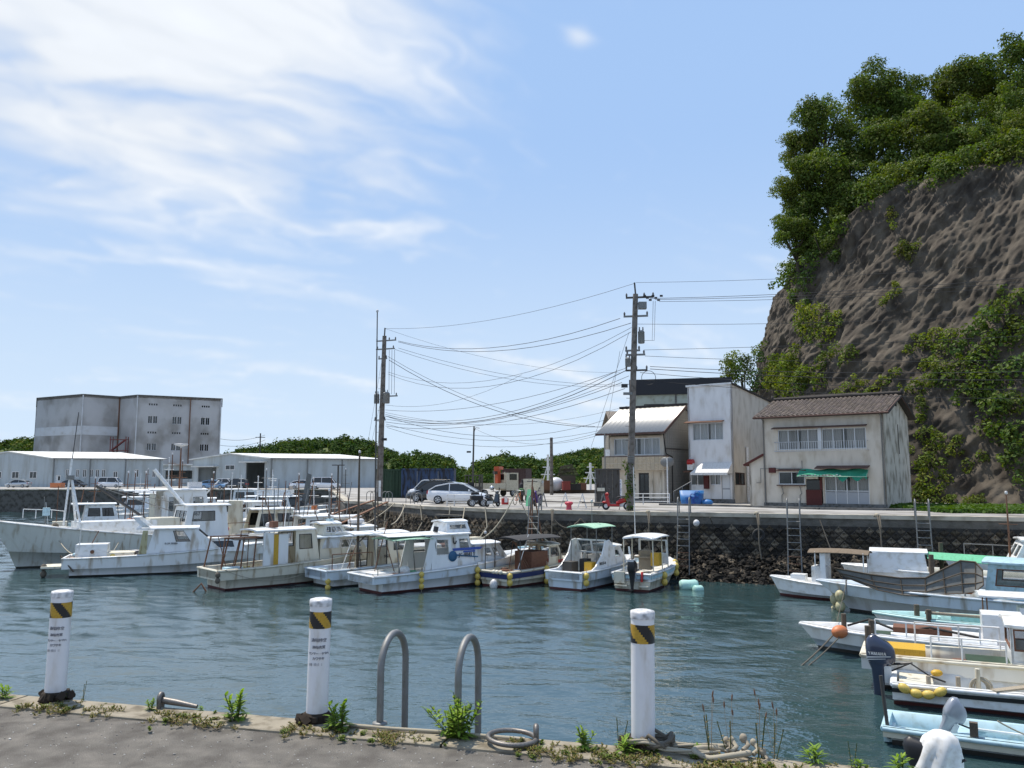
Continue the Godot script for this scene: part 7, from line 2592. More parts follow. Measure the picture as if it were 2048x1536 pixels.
	for p in [[1.0, 0.72], [1.0, -0.72], [2.3, 0.75], [2.3, -0.75], [3.4, 0.7], [3.4, -0.7]]:
		tb(b, "awning_post", [V(p[0], 0.6, p[1]), V(p[0], 2.33, p[1] * 0.97)], 0.028, "boat_cream")
	bx(b, "shelf", V(2.6, 1.3, -0.1), V(0.5, 0.08, 1.1), "plank")
	bx(b, "console", V(2.8, 1.15, -0.2), V(0.5, 0.9, 0.6), "plank")
	bx(b, "wooden_box", V(2.3, 1.25, 0.45), V(0.45, 0.6, 0.4), "yellow_paint")
	st = S()
	panel(st, [V(3.3, 0.95, -0.75), V(3.3, 0.95, 0.75), V(3.2, 2.1, 0.72), V(3.2, 2.1, -0.72)], [[0.06, 0.45, 0.94, 0.95]], 0.05)
	mk(b, "windscreen_frame", st, "boat_clean")
	bx(b, "transom_well", V(-0.05, 0.6, -0.55), V(0.12, 0.5, 0.5), "boat_cream")
	bx(b, "swim_step", V(-0.12, 0.25, -0.45), V(0.2, 0.05, 0.6), "boat_cream")
	bx(b, "swim_step", V(-0.12, 0.25, 0.6), V(0.2, 0.05, 0.45), "boat_cream")
	outboard(b, V(-0.1, 0.55, 0.12), 1.1, "black")
	bx(b, "motor_lid", V(-0.3, 1.4, 0.12), V(0.42, 0.1, 0.28), "white_plastic")
	tb(b, "radio_aerial", [V(1.5, 2.3, -0.3), V(1.4, 5.6, -0.3)], 0.02, "white_paint", 5)
	st = S()
	tube(st, [V(0.02, 0.85, 0.5), V(-0.1, 0.7, 0.52), V(-0.08, 0.45, 0.5)], 0.06, 6)
	solid("red_hose", "red cloth hanging over the transom beside the black outboard", "cloth", st, "red", b.position, b.rotation.y)
	for q in [[V(1.6, 0.6, 1.05), 2, "pair of yellow fenders on the right side of the outboard boat"], [V(3.9, 0.8, 0.95), 2, "dull yellow fenders near the bow of the outboard boat"], [V(4.6, 0.9, 0.7), 2, "bunch of dark yellow fenders at the outboard boat's bow"]]:
		fender(q[2], on(b, q[0]), q[1], "yellow", 0.15)
	# ---- big grey fishing boat at the far left, bow towards us
	b = boat("trawler", "large grey fishing boat with a rust stain with its bow at the left edge", Vector2(-16.8, 57.2), -140.0, 14.6, 3.7, {"fs": 1.3, "fb": 2.75, "ov": 0.1, "rake": 1.5, "m": "boat_grey", "low": "boat_grey", "bottom": "bottom_dark", "kn": 0.35, "rail": "boat_white", "full": 2.6, "bulwark": 0.5, "step": 0.02})
	cabin(b, 3.0, 6.0, 3.2, 5.6, 1.3, 1.15, 1.2, 3.3, "boat_white", {"side": [[0.3, 0.55, 0.85, 0.85]], "front": [[0.08, 0.55, 0.36, 0.86], [0.40, 0.55, 0.66, 0.86], [0.7, 0.55, 0.94, 0.86]], "roof": "boat_clean"})
	bx(b, "foredeck_house", V(9.6, 2.15, 0), V(4.4, 0.7, 1.9), "boat_clean")
	bx(b, "deck_cover", V(6.9, 2.2, 0), V(1.8, 0.8, 1.7), "boat_cream")
	for s in [-0.5, 0.5]:
		tb(b, "mast_leg", [V(11.6, 2.2, s * 1.2), V(12.1, 5.0, 0.0)], 0.07, "boat_clean", 7)
	tb(b, "mast_leg", [V(12.4, 2.3, 0), V(12.15, 6.2, 0)], 0.06, "boat_clean", 7)
	for k in 4:
		tb(b, "mast_rung", [V(11.7 + k * 0.1, 2.6 + k * 0.55, -0.5 + k * 0.1), V(11.7 + k * 0.1, 2.6 + k * 0.55, 0.5 - k * 0.1)], 0.03, "boat_clean", 5)
	tb(b, "aerial", [V(12.15, 6.1, 0), V(11.9, 9.0, 0.2)], 0.025, "dark_metal", 5)
	bx(b, "lamp", V(12.2, 5.1, 0), V(0.4, 0.25, 0.3), "galvanised")
	railing(b, [V(12.2, 2.6, 1.0), V(12.9, 2.7, 0.8), V(13.8, 2.75, 0.4), V(14.5, 2.8, 0.1)], 0.5, "boat_clean")
	tb(b, "boom", [V(7.4, 2.3, 0.3), V(10.6, 4.6, 0.7)], 0.09, "dark_metal", 7)
	tb(b, "boom_stay", [V(10.5, 4.55, 0.7), V(6.2, 3.0, 0.6)], 0.03, "galvanised", 5)
	tb(b, "boom_stay", [V(10.5, 4.55, 0.7), V(5.2, 3.3, 0.2)], 0.02, "galvanised", 5)
	tb(b, "derrick", [V(5.4, 3.3, 0.3), V(7.2, 5.6, 0.8)], 0.12, "boat_clean", 7)
	st = S()
	for k in 7:
		var x := 10.2 + k * 0.16
		var w := 0.05 + 0.03 * (k % 3)
		var z := 1.845 - 0.05 * k - 0.006 * k * k
		panel(st, [V(x, 0.75 + 0.12 * (k % 4), z - 0.10), V(x + w * 2.2, 0.75 + 0.12 * (k % 4), z - 0.13), V(x + w * 2.4, 2.02 - 0.05 * (k % 2), z + 0.11), V(x, 2.02, z + 0.13)], [], 0.02)
	mk(b, "rust_stain", st, "rust_stain")
	st = S()
	lathe(st, [[0.2, 0], [0.2, 0.45]], 10, Transform3D(Basis(), V(13.3, 2.9, 0.2)))
	mk(b, "bow_drum", st, "boat_sky")
	fender("bundle of dry weed and rope on the rusty trawler's bow", on(b, V(12.6, 2.2, 1.15)), 4, "rope_dark", 0.2)
	rope("long rope from the grey trawler's bow down to the sleek cabin boat", on(b, V(12.8, 2.3, 1.1)), V(-23.0, 1.0, -44.6), 0.4, 0.03, "rope")
	rope("second rope between the grey trawler and the sleek cabin boat", on(b, V(8.6, 1.7, 1.8)), V(-21.6, 1.1, -45.6), 0.1, 0.02, "rope")

func build_back_boats() -> void:
	# ---- boat with a high wheelhouse, behind the front row
	var b := boat("fishing_boat", "high-wheelhouse white boat marked NS2-10867 behind the front row", Vector2(-27.5, 57.0), 36.0, 10.5, 2.9, {"fs": 1.5, "fb": 2.2, "m": "boat_white", "low": "boat_white", "kn": 0.5})
	cabin(b, 3.2, 6.6, 3.3, 6.2, 1.15, 1.05, 1.4, 4.2, "boat_white", {"side": [[0.12, 0.3, 0.42, 0.85], [0.66, 0.5, 0.92, 0.85]], "front": [[0.08, 0.6, 0.46, 0.88], [0.54, 0.6, 0.92, 0.88]], "open_back": true, "roof": "boat_clean", "aft": 0.8, "frame": "white_paint"})
	flat_text(b, "NS2-10867", 0.24, V(5.0, 2.55, 1.13), V(1, 0, 0), V(0, 1, -0.04))
	bx(b, "rear_post", V(2.6, 2.7, 0.95), V(0.35, 2.6, 0.12), "boat_cream")
	roof(b, 0.8, 3.2, 1.1, 4.15, "boat_clean", 0.08, 0.06, 0.0, "canopy")
	mast(b, V(4.6, 4.2, 0), V(4.6, 7.2, 0), 0.08, "rusty", [[0.3, 0.5], [0.6, 0.4]])
	var st := S()
	lathe(st, [[0.05, 0], [0.4, 0.08], [0.5, 0.16], [0.45, 0.2], [0.02, 0.22]], 14, Transform3D(Basis(), V(4.6, 7.3, 0)))
	mk(b, "radar_dish", st, "white_plastic")
	for q in [[1.2, -0.6], [1.4, 0.7], [2.2, 0.2], [6.8, 0.3]]:
		mast(b, V(q[0], 1.4, q[1]), V(q[0] + 0.1, 5.4, q[1]), 0.045, "rusty", [[0.8, 0.35]])
	railing(b, [V(0.3, 1.5, 1.2), V(1.3, 1.5, 1.3), V(2.4, 1.5, 1.35), V(3.2, 1.5, 1.4)], 0.8, "boat_clean")
	bx(b, "winch", V(0.9, 1.5, 0.2), V(0.8, 0.7, 0.9), "rusty")
	bx(b, "life_raft", V(5.6, 4.55, 0.2), V(0.9, 0.45, 0.5), "white_plastic")
	# ---- cream boat with a funnel
	b = boat("fishing_boat", "cream boat with a thick funnel and dark cabin opening behind the front row", Vector2(-20.8, 55.5), 38.0, 10.0, 2.8, {"fs": 1.3, "fb": 2.1, "m": "boat_white", "low": "boat_cream"})
	cabin(b, 3.4, 7.0, 3.8, 6.2, 1.1, 0.95, 1.2, 2.9, "boat_cream", {"side": [[0.08, 0.35, 0.42, 0.85], [0.52, 0.5, 0.9, 0.85]], "front": [[0.06, 0.5, 0.94, 0.88]], "open_back": true, "roof": "boat_white", "glass": "glass_dark"})
	st = S()
	lathe(st, [[0.55, 1.1], [0.5, 2.2], [0.46, 3.2], [0.5, 3.25]], 14, Transform3D(Basis(), V(2.4, 0.3, 0.3)))
	mk(b, "funnel", st, "boat_cream")
	mast(b, V(4.6, 2.9, 0), V(4.6, 5.6, 0), 0.06, "galvanised", [[0.5, 0.5], [0.8, 0.3]])
	mast(b, V(1.0, 1.3, -0.8), V(1.1, 4.9, -0.8), 0.05, "rusty", [[0.85, 0.3]])
	mast(b, V(6.6, 2.2, 0.6), V(6.6, 4.6, 0.6), 0.04, "galvanised")
	railing(b, [V(0.3, 1.3, 1.15), V(1.6, 1.3, 1.25), V(3.0, 1.3, 1.3)], 0.8, "rusty")
	bx(b, "deck_box", V(1.4, 1.4, 0.4), V(1.2, 0.7, 0.9), "boat_cream")
	bx(b, "red_board", V(1.45, 1.7, 0.87), V(0.7, 0.2, 0.03), "red")
	# ---- low boat right of it, with gear
	b = boat("fishing_boat", "low white boat with a clutter of rods behind the cream boat's roof", Vector2(-16.0, 51.5), 38.0, 8.6, 2.5, {"fs": 1.1, "fb": 1.7, "m": "boat_white"})
	cabin(b, 3.0, 5.2, 3.2, 4.9, 1.0, 0.9, 1.0, 2.6, "boat_white", {"side": [[0.15, 0.45, 0.8, 0.88]], "front": [[0.08, 0.5, 0.92, 0.88]], "open_back": true, "roof": "boat_clean"})
	for q in 9:
		tb(b, "rod", [V(0.6 + q * 0.35, 1.2, 0.9 - 0.2 * (q % 3)), V(0.4 + q * 0.5, 3.4 + 0.5 * (q % 4), 0.6 - 0.3 * (q % 3))], 0.028, "rusty" if q % 2 else "galvanised", 5)
	mast(b, V(5.3, 1.5, 0), V(5.3, 5.2, 0), 0.05, "rusty", [[0.5, 0.3], [0.75, 0.4]])
	bx(b, "winch", V(1.6, 1.35, 0.2), V(0.9, 0.7, 0.8), "boat_cream")
	# ---- motor cruiser with a black superstructure
	b = boat("motor_cruiser", "white motor cruiser with a black window band by the far quay", Vector2(-31.5, 92.0), 4.0, 14.0, 3.4, {"fs": 1.7, "fb": 2.4, "m": "boat_clean", "low": "boat_clean", "full": 2.0, "rake": 1.4})
	cabin(b, 3.2, 9.5, 3.6, 7.8, 1.4, 1.2, 1.7, 3.0, "black", {"side": [[0.05, 0.3, 0.45, 0.85], [0.5, 0.3, 0.9, 0.85]], "roof": "boat_clean", "glass": "glass_dark", "aft": 0.9, "ov": 0.3})
	bx(b, "flybridge", V(5.4, 3.45, 0), V(3.6, 0.6, 2.2), "boat_clean")
	bx(b, "windscreen", V(7.0, 3.9, 0), V(0.1, 0.5, 1.9), "glass_dark")
	mast(b, V(5.0, 3.7, 0), V(5.0, 5.8, 0), 0.06, "boat_clean", [[0.6, 0.5]])
	railing(b, [V(9.6, 2.1, 1.4), V(11.0, 2.2, 1.2), V(12.6, 2.3, 0.8), V(14.2, 2.4, 0.3)], 0.8, "galvanised")
	st = S()
	panel(st, [V(8.2, 1.7, 0.4), V(8.9, 1.7, 0.4), V(9.3, 5.4, 0.2), V(8.8, 5.6, 0.2)], [], 0.05)
	mk(b, "furled_sail", st, "tarp_grey")
	# ---- black-hulled cruiser beside it
	b = boat("motor_cruiser", "black cruiser lying right of the white motor cruiser", Vector2(-22.5, 95.0), 6.0, 9.0, 3.0, {"fs": 1.7, "fb": 2.2, "m": "black", "low": "black", "rail": "boat_clean", "deck": "boat_clean"})
	cabin(b, 1.5, 6.0, 2.0, 5.0, 1.2, 1.0, 1.9, 2.9, "black", {"side": [[0.1, 0.3, 0.85, 0.85]], "glass": "glass_dark", "roof": "boat_clean", "aft": 0.6})
	mast(b, V(3.5, 2.9, 0), V(3.5, 6.0, 0), 0.06, "dark_metal", [[0.5, 0.5], [0.8, 0.3]])
	# ---- long white foredeck with a guard rail
	b = boat("long_boat", "long white boat with a bare foredeck and a thin guard rail", Vector2(-25.0, 69.0), 18.0, 11.6, 3.0, {"fs": 1.6, "fb": 2.3, "m": "boat_clean", "low": "boat_clean", "deck": "boat_clean", "bulwark": 0.05, "rake": 1.2})
	railing(b, [V(3.5, 1.8, 1.35), V(5.0, 1.85, 1.4), V(6.5, 1.95, 1.35), V(8.0, 2.1, 1.2), V(9.6, 2.2, 0.9), V(11.4, 2.35, 0.4), V(12.6, 2.4, 0.05)], 0.65, "galvanised")
	cabin(b, 0.8, 3.6, 1.0, 3.2, 1.1, 1.0, 1.5, 3.1, "boat_clean", {"side": [[0.1, 0.5, 0.85, 0.88]], "front": [[0.08, 0.5, 0.92, 0.88]], "roof": "boat_clean", "glass": "glass_dark"})
	mast(b, V(8.5, 2.1, 0), V(8.4, 5.0, 0), 0.05, "white_paint", [[0.5, 0.4], [0.8, 0.2]])
	bx(b, "orange_float_rack", V(8.5, 2.5, 0.3), V(0.5, 0.5, 0.4), "orange")
	# ---- three more hulls in the crowd
	b = boat("small_boat", "white boat with a satellite dome below the stone wall's left end", Vector2(-11.6, 47.5), 42.0, 7.0, 2.2, {"fs": 1.0, "fb": 1.5, "m": "boat_white"})
	cabin(b, 2.4, 4.4, 2.6, 4.0, 0.9, 0.8, 0.9, 2.2, "boat_clean", {"side": [[0.1, 0.45, 0.85, 0.88]], "front": [[0.08, 0.5, 0.92, 0.88]], "open_back": true})
	st = S()
	ell(st, V(3.2, 2.55, 0), V(0.5, 0.2, 0.5), 12)
	mk(b, "dish", st, "white_plastic")
	for q in 4:
		tb(b, "rod", [V(1.0 + q * 0.5, 1.0, 0.8), V(0.2 + q * 0.7, 3.2 + 0.3 * q, 0.5)], 0.025, "rusty", 5)
	mast(b, V(4.6, 1.2, 0.2), V(4.5, 7.0, 0.2), 0.05, "wood_post", [[0.4, 0.3]])
	b = boat("skiff", "white open boat with a brown load left of the first ladder", Vector2(-6.9, 44.5), 42.0, 7.4, 2.0, {"fs": 0.95, "fb": 1.5, "m": "boat_white", "low": "boat_cream"})
	bx(b, "load", V(3.6, 1.15, 0), V(2.2, 0.5, 1.2), "brown")
	cabin(b, 1.4, 2.6, 1.5, 2.4, 0.8, 0.72, 0.8, 1.9, "boat_white", {"side": [[0.1, 0.4, 0.85, 0.88]], "front": [[0.1, 0.4, 0.9, 0.88]], "open_back": true})
	bx(b, "bow_box", V(6.3, 1.5, 0), V(0.8, 0.35, 0.7), "boat_cream")
	b = boat("skiff", "pale blue open boat nosing towards the first ladder", Vector2(-3.3, 42.6), 44.0, 7.6, 2.0, {"fs": 0.85, "fb": 1.35, "m": "boat_white", "low": "boat_cream", "deck": "boat_sky", "rail": "boat_blue", "bulwark": 0.5})
	for x in [1.6, 3.4, 5.0]:
		bx(b, "thwart", V(x, 0.75, 0), V(0.3, 0.08, 1.6), "boat_sky")
	bx(b, "bow_locker", V(6.0, 1.1, 0), V(1.2, 0.4, 0.9), "boat_sky")
	tb(b, "tripod_leg", [V(5.6, 1.1, 0.5), V(6.2, 4.6, 0)], 0.04, "rusty")
	tb(b, "tripod_leg", [V(6.9, 1.2, 0.2), V(6.2, 4.6, 0)], 0.04, "rusty")
	tb(b, "tripod_leg", [V(6.2, 1.2, -0.4), V(6.2, 5.0, 0)], 0.04, "rusty")
	b = boat("skiff", "light blue skiff lying along the wall behind the outboard boat", Vector2(4.5, 45.0), -19.0, 3.4, 1.4, {"fs": 0.7, "fb": 0.95, "m": "boat_clean", "low": "boat_clean", "deck": "boat_sky", "rail": "boat_sky", "bulwark": 0.4, "ov": 0.1})
	bx(b, "stern_box", V(0.7, 0.75, 0), V(0.9, 0.5, 0.9), "boat_sky")
	tb(b, "tiller_post", [V(1.9, 0.6, 0.2), V(1.8, 1.5, 0.2)], 0.05, "boat_clean")
	bx(b, "canvas_roll", V(2.6, 0.9, 0.1), V(1.0, 0.3, 0.5), "tarp_white")
	b = boat("small_boat", "white motor boat moored beyond the trawler's boom near the far quay", Vector2(-47.0, 96.0), 12.0, 9.0, 2.8, {"fs": 1.4, "fb": 2.0, "m": "boat_clean"})
	cabin(b, 2.4, 5.6, 2.8, 4.9, 1.1, 0.95, 1.3, 2.8, "boat_clean", {"side": [[0.1, 0.45, 0.8, 0.85]], "front": [[0.08, 0.45, 0.92, 0.85]], "glass": "glass_dark"})
	mast(b, V(4.0, 2.8, 0), V(4.0, 5.4, 0), 0.06, "white_paint", [[0.6, 0.5]])
	b = boat("fishing_boat", "white boat with a raked bow and mast beyond the high wheelhouse", Vector2(-39.5, 84.0), 14.0, 11.0, 3.0, {"fs": 1.5, "fb": 2.4, "m": "boat_white", "rake": 1.5})
	cabin(b, 3.0, 6.2, 3.3, 5.6, 1.2, 1.05, 1.4, 3.4, "boat_clean", {"side": [[0.1, 0.5, 0.85, 0.86]], "front": [[0.08, 0.5, 0.92, 0.86]], "glass": "glass_dark", "aft": 1.0})
	mast(b, V(4.6, 3.4, 0), V(4.6, 7.0, 0), 0.08, "white_paint", [[0.4, 0.7], [0.7, 0.5]])
	tb(b, "boom", [V(7.0, 2.0, 0), V(9.5, 4.8, 0)], 0.08, "white_paint")
	b = boat("fishing_boat", "white boat with twin masts left of the motor cruiser", Vector2(-33.0, 78.0), 20.0, 10.0, 2.8, {"fs": 1.5, "fb": 2.3, "m": "boat_white", "rake": 1.3})
	cabin(b, 2.6, 5.6, 2.9, 5.0, 1.15, 1.0, 1.4, 3.1, "boat_white", {"side": [[0.1, 0.5, 0.85, 0.86]], "front": [[0.08, 0.5, 0.92, 0.86]], "glass": "glass_dark", "aft": 1.0, "roof": "boat_clean"})
	mast(b, V(2.0, 1.5, 0), V(2.0, 6.6, 0), 0.06, "rusty", [[0.6, 0.4], [0.8, 0.3]])
	mast(b, V(6.4, 1.8, 0), V(6.5, 5.4, 0), 0.06, "white_paint", [[0.7, 0.4]])
	# gangplank poles and ropes leading up to the quay
	var lines := [[V(-9.8, 1.9, -46.5), V(-8.3, 3.3, -59.2), 0.3, "rope from the domed boat up to the quay's left part"], [V(-3.0, 1.9, -47.6), V(-2.9, 3.3, -51.4), 0.2, "rope from the brown-loaded skiff up to the quay"],
		[V(0.2, 4.4, -47.4), V(2.3, 1.4, -46.0), 0.5, "upper slack white line hanging from the tripod"], [V(0.2, 4.2, -47.4), V(-2.3, 1.6, -46.4), 0.7, "lower slack white line hanging from the tripod"],
		[V(-6.5, 2.6, -45.2), V(-7.3, 3.3, -57.2), 0.3, "rope from the white boat marked 4041 to the quay"], [V(-11.6, 2.6, -52.0), V(-9.6, 3.3, -61.5), 0.5, "rope sagging towards the brown pole's foot"]]
	for l in lines:
		rope(l[3], l[0], l[1], l[2], 0.035, "rope")
	for q in [[V(-13.0, 1.2, -52.5), V(-9.0, 3.35, -60.5), "brown gangplank pole leading up to the left end of the quay"], [V(-14.6, 1.8, -56.0), V(-10.4, 3.4, -63.2), "upper brown gangplank pole by the left end of the quay"]]:
		var s := S()
		beam(s, Vector3.ZERO, q[1] - q[0], 0.22, 0.07)
		solid("gangplank", q[2], "gangplank", s, "rusty", q[0])
	rng.seed = 930
	for k in 6:
		var s := S()
		var x := -9.5 + k * 1.35
		var e := edge_at(4.5 + k * 3.2)
		tube(s, [V(0, 0, 0), V(rng.randf_range(-0.4, 0.4), -1.1, 0.5), V(rng.randf_range(-0.8, 0.8), -2.2, 0.9)], 0.04, 5)
		solid("hanging_rope", ["first", "second", "third", "fourth", "fifth", "sixth"][k] + " rope from the left hanging over the quay wall's far part", "rope", s, "rope", V(e[0].x + e[1].x * 0.1, 3.3, e[0].y + e[1].y * 0.1), 0.0, "ropes hanging on the quay wall")
	# stone steps cut in the wall below the white car
	var sp := thing("quay_steps", "recessed stone steps in the quay wall below the white fence", "steps", V(-4.3, 0, -53.0), -0.78)
	for k in 7:
		bx(sp, "step", V(1.0 - 0.1 * k, 2.75 - k * 0.36, 0.35 + k * 0.05), V(2.6, 0.12, 0.5), "concrete_dark")

func glyphs() -> Dictionary:
	return {
		"丸": [[0.05, 0.65, 0.75, 0.65, 0.72, 0.15, 0.95, 0.05, 0.97, 0.25], [0.4, 1.0, 0.38, 0.5, 0.05, 0.05], [0.2, 0.4, 0.5, 0.2]],
		"き": [[0.15, 0.8, 0.85, 0.85], [0.1, 0.58, 0.85, 0.64], [0.4, 1.0, 0.7, 0.4], [0.25, 0.3, 0.3, 0.08, 0.75, 0.05]],
		"ゆ": [[0.15, 0.9, 0.15, 0.2, 0.35, 0.75, 0.7, 0.85, 0.9, 0.55, 0.7, 0.3, 0.45, 0.35], [0.55, 1.0, 0.58, 0.3, 0.4, 0.0]],
		"み": [[0.2, 0.9, 0.55, 0.9, 0.25, 0.2, 0.1, 0.35, 0.3, 0.5, 0.95, 0.3], [0.8, 0.65, 0.7, 0.05]],
		"田": [[0.05, 0.95, 0.95, 0.95, 0.95, 0.05, 0.05, 0.05, 0.05, 0.95], [0.5, 0.95, 0.5, 0.05], [0.05, 0.5, 0.95, 0.5]],
		"日": [[0.2, 0.95, 0.8, 0.95, 0.8, 0.05, 0.2, 0.05, 0.2, 0.95], [0.2, 0.5, 0.8, 0.5]],
		"漁": [[0.05, 0.9, 0.18, 0.78], [0.02, 0.55, 0.15, 0.45], [0.05, 0.05, 0.22, 0.35], [0.55, 1.0, 0.35, 0.75], [0.5, 0.88, 0.8, 0.88], [0.38, 0.7, 0.92, 0.7, 0.92, 0.3, 0.38, 0.3, 0.38, 0.7], [0.38, 0.5, 0.92, 0.5], [0.65, 0.7, 0.65, 0.3], [0.35, 0.05, 0.4, 0.2], [0.58, 0.05, 0.6, 0.2], [0.9, 0.05, 0.85, 0.2]],
		"船": [[0.25, 1.0, 0.1, 0.85], [0.1, 0.85, 0.1, 0.1], [0.1, 0.85, 0.45, 0.85, 0.45, 0.0], [0.0, 0.45, 0.5, 0.45], [0.65, 0.95, 0.55, 0.6], [0.78, 0.95, 0.95, 0.6], [0.6, 0.45, 0.92, 0.45, 0.92, 0.05, 0.6, 0.05, 0.6, 0.45]],
		"修": [[0.2, 1.0, 0.02, 0.6], [0.12, 0.75, 0.12, 0.0], [0.3, 0.8, 0.3, 0.3], [0.55, 1.0, 0.4, 0.7], [0.5, 0.85, 0.9, 0.85, 0.45, 0.45], [0.55, 0.75, 0.95, 0.45], [0.8, 0.45, 0.5, 0.3], [0.9, 0.25, 0.4, 0.0]],
		"空": [[0.5, 1.0, 0.5, 0.85], [0.08, 0.65, 0.08, 0.82, 0.92, 0.82, 0.92, 0.65], [0.4, 0.78, 0.15, 0.5], [0.6, 0.78, 0.65, 0.55, 0.9, 0.55], [0.2, 0.4, 0.8, 0.4], [0.5, 0.4, 0.5, 0.05], [0.08, 0.05, 0.92, 0.05]],
		"売": [[0.5, 1.0, 0.5, 0.65], [0.1, 0.85, 0.9, 0.85], [0.2, 0.68, 0.8, 0.68], [0.05, 0.35, 0.08, 0.52, 0.92, 0.52, 0.92, 0.38], [0.38, 0.4, 0.15, 0.0], [0.62, 0.4, 0.65, 0.05, 0.95, 0.1]],
		"買": [[0.08, 0.98, 0.92, 0.98, 0.92, 0.78, 0.08, 0.78, 0.08, 0.98], [0.36, 0.98, 0.36, 0.78], [0.64, 0.98, 0.64, 0.78], [0.2, 0.68, 0.8, 0.68, 0.8, 0.2, 0.2, 0.2, 0.2, 0.68], [0.2, 0.52, 0.8, 0.52], [0.2, 0.36, 0.8, 0.36], [0.3, 0.18, 0.1, 0.0], [0.7, 0.18, 0.9, 0.0]],
		"ヤ": [[0.05, 0.6, 0.95, 0.75, 0.75, 0.45], [0.35, 1.0, 0.55, 0.0]], "ン": [[0.1, 0.85, 0.35, 0.7], [0.1, 0.05, 0.6, 0.25, 0.95, 0.75]], "マ": [[0.05, 0.85, 0.95, 0.85, 0.55, 0.35], [0.35, 0.5, 0.65, 0.15]],
		"ー": [[0.05, 0.5, 0.95, 0.5]], "・": [[0.45, 0.5, 0.6, 0.5]], "ハ": [[0.35, 0.8, 0.05, 0.1], [0.6, 0.85, 0.95, 0.1]], "カ": [[0.08, 0.7, 0.88, 0.7, 0.82, 0.1, 0.65, 0.15], [0.45, 1.0, 0.4, 0.5, 0.08, 0.0]],
		"ワ": [[0.12, 0.5, 0.12, 0.88, 0.9, 0.88, 0.8, 0.4, 0.4, 0.0]], "サ": [[0.03, 0.68, 0.97, 0.68], [0.3, 1.0, 0.3, 0.35], [0.7, 1.0, 0.7, 0.4, 0.4, 0.0]], "キ": [[0.1, 0.72, 0.9, 0.8], [0.05, 0.38, 0.95, 0.46], [0.42, 1.0, 0.6, 0.0]]}

func kana(st: SurfaceTool, text: String, at: Vector3, ax: Vector3, ay: Vector3, w: float, gap := 1.25) -> void:
	var G := glyphs()
	for i in text.length():
		if G.has(text[i]):
			strokes(st, G[text[i]], at + ax * gap * i, ax, ay, w)

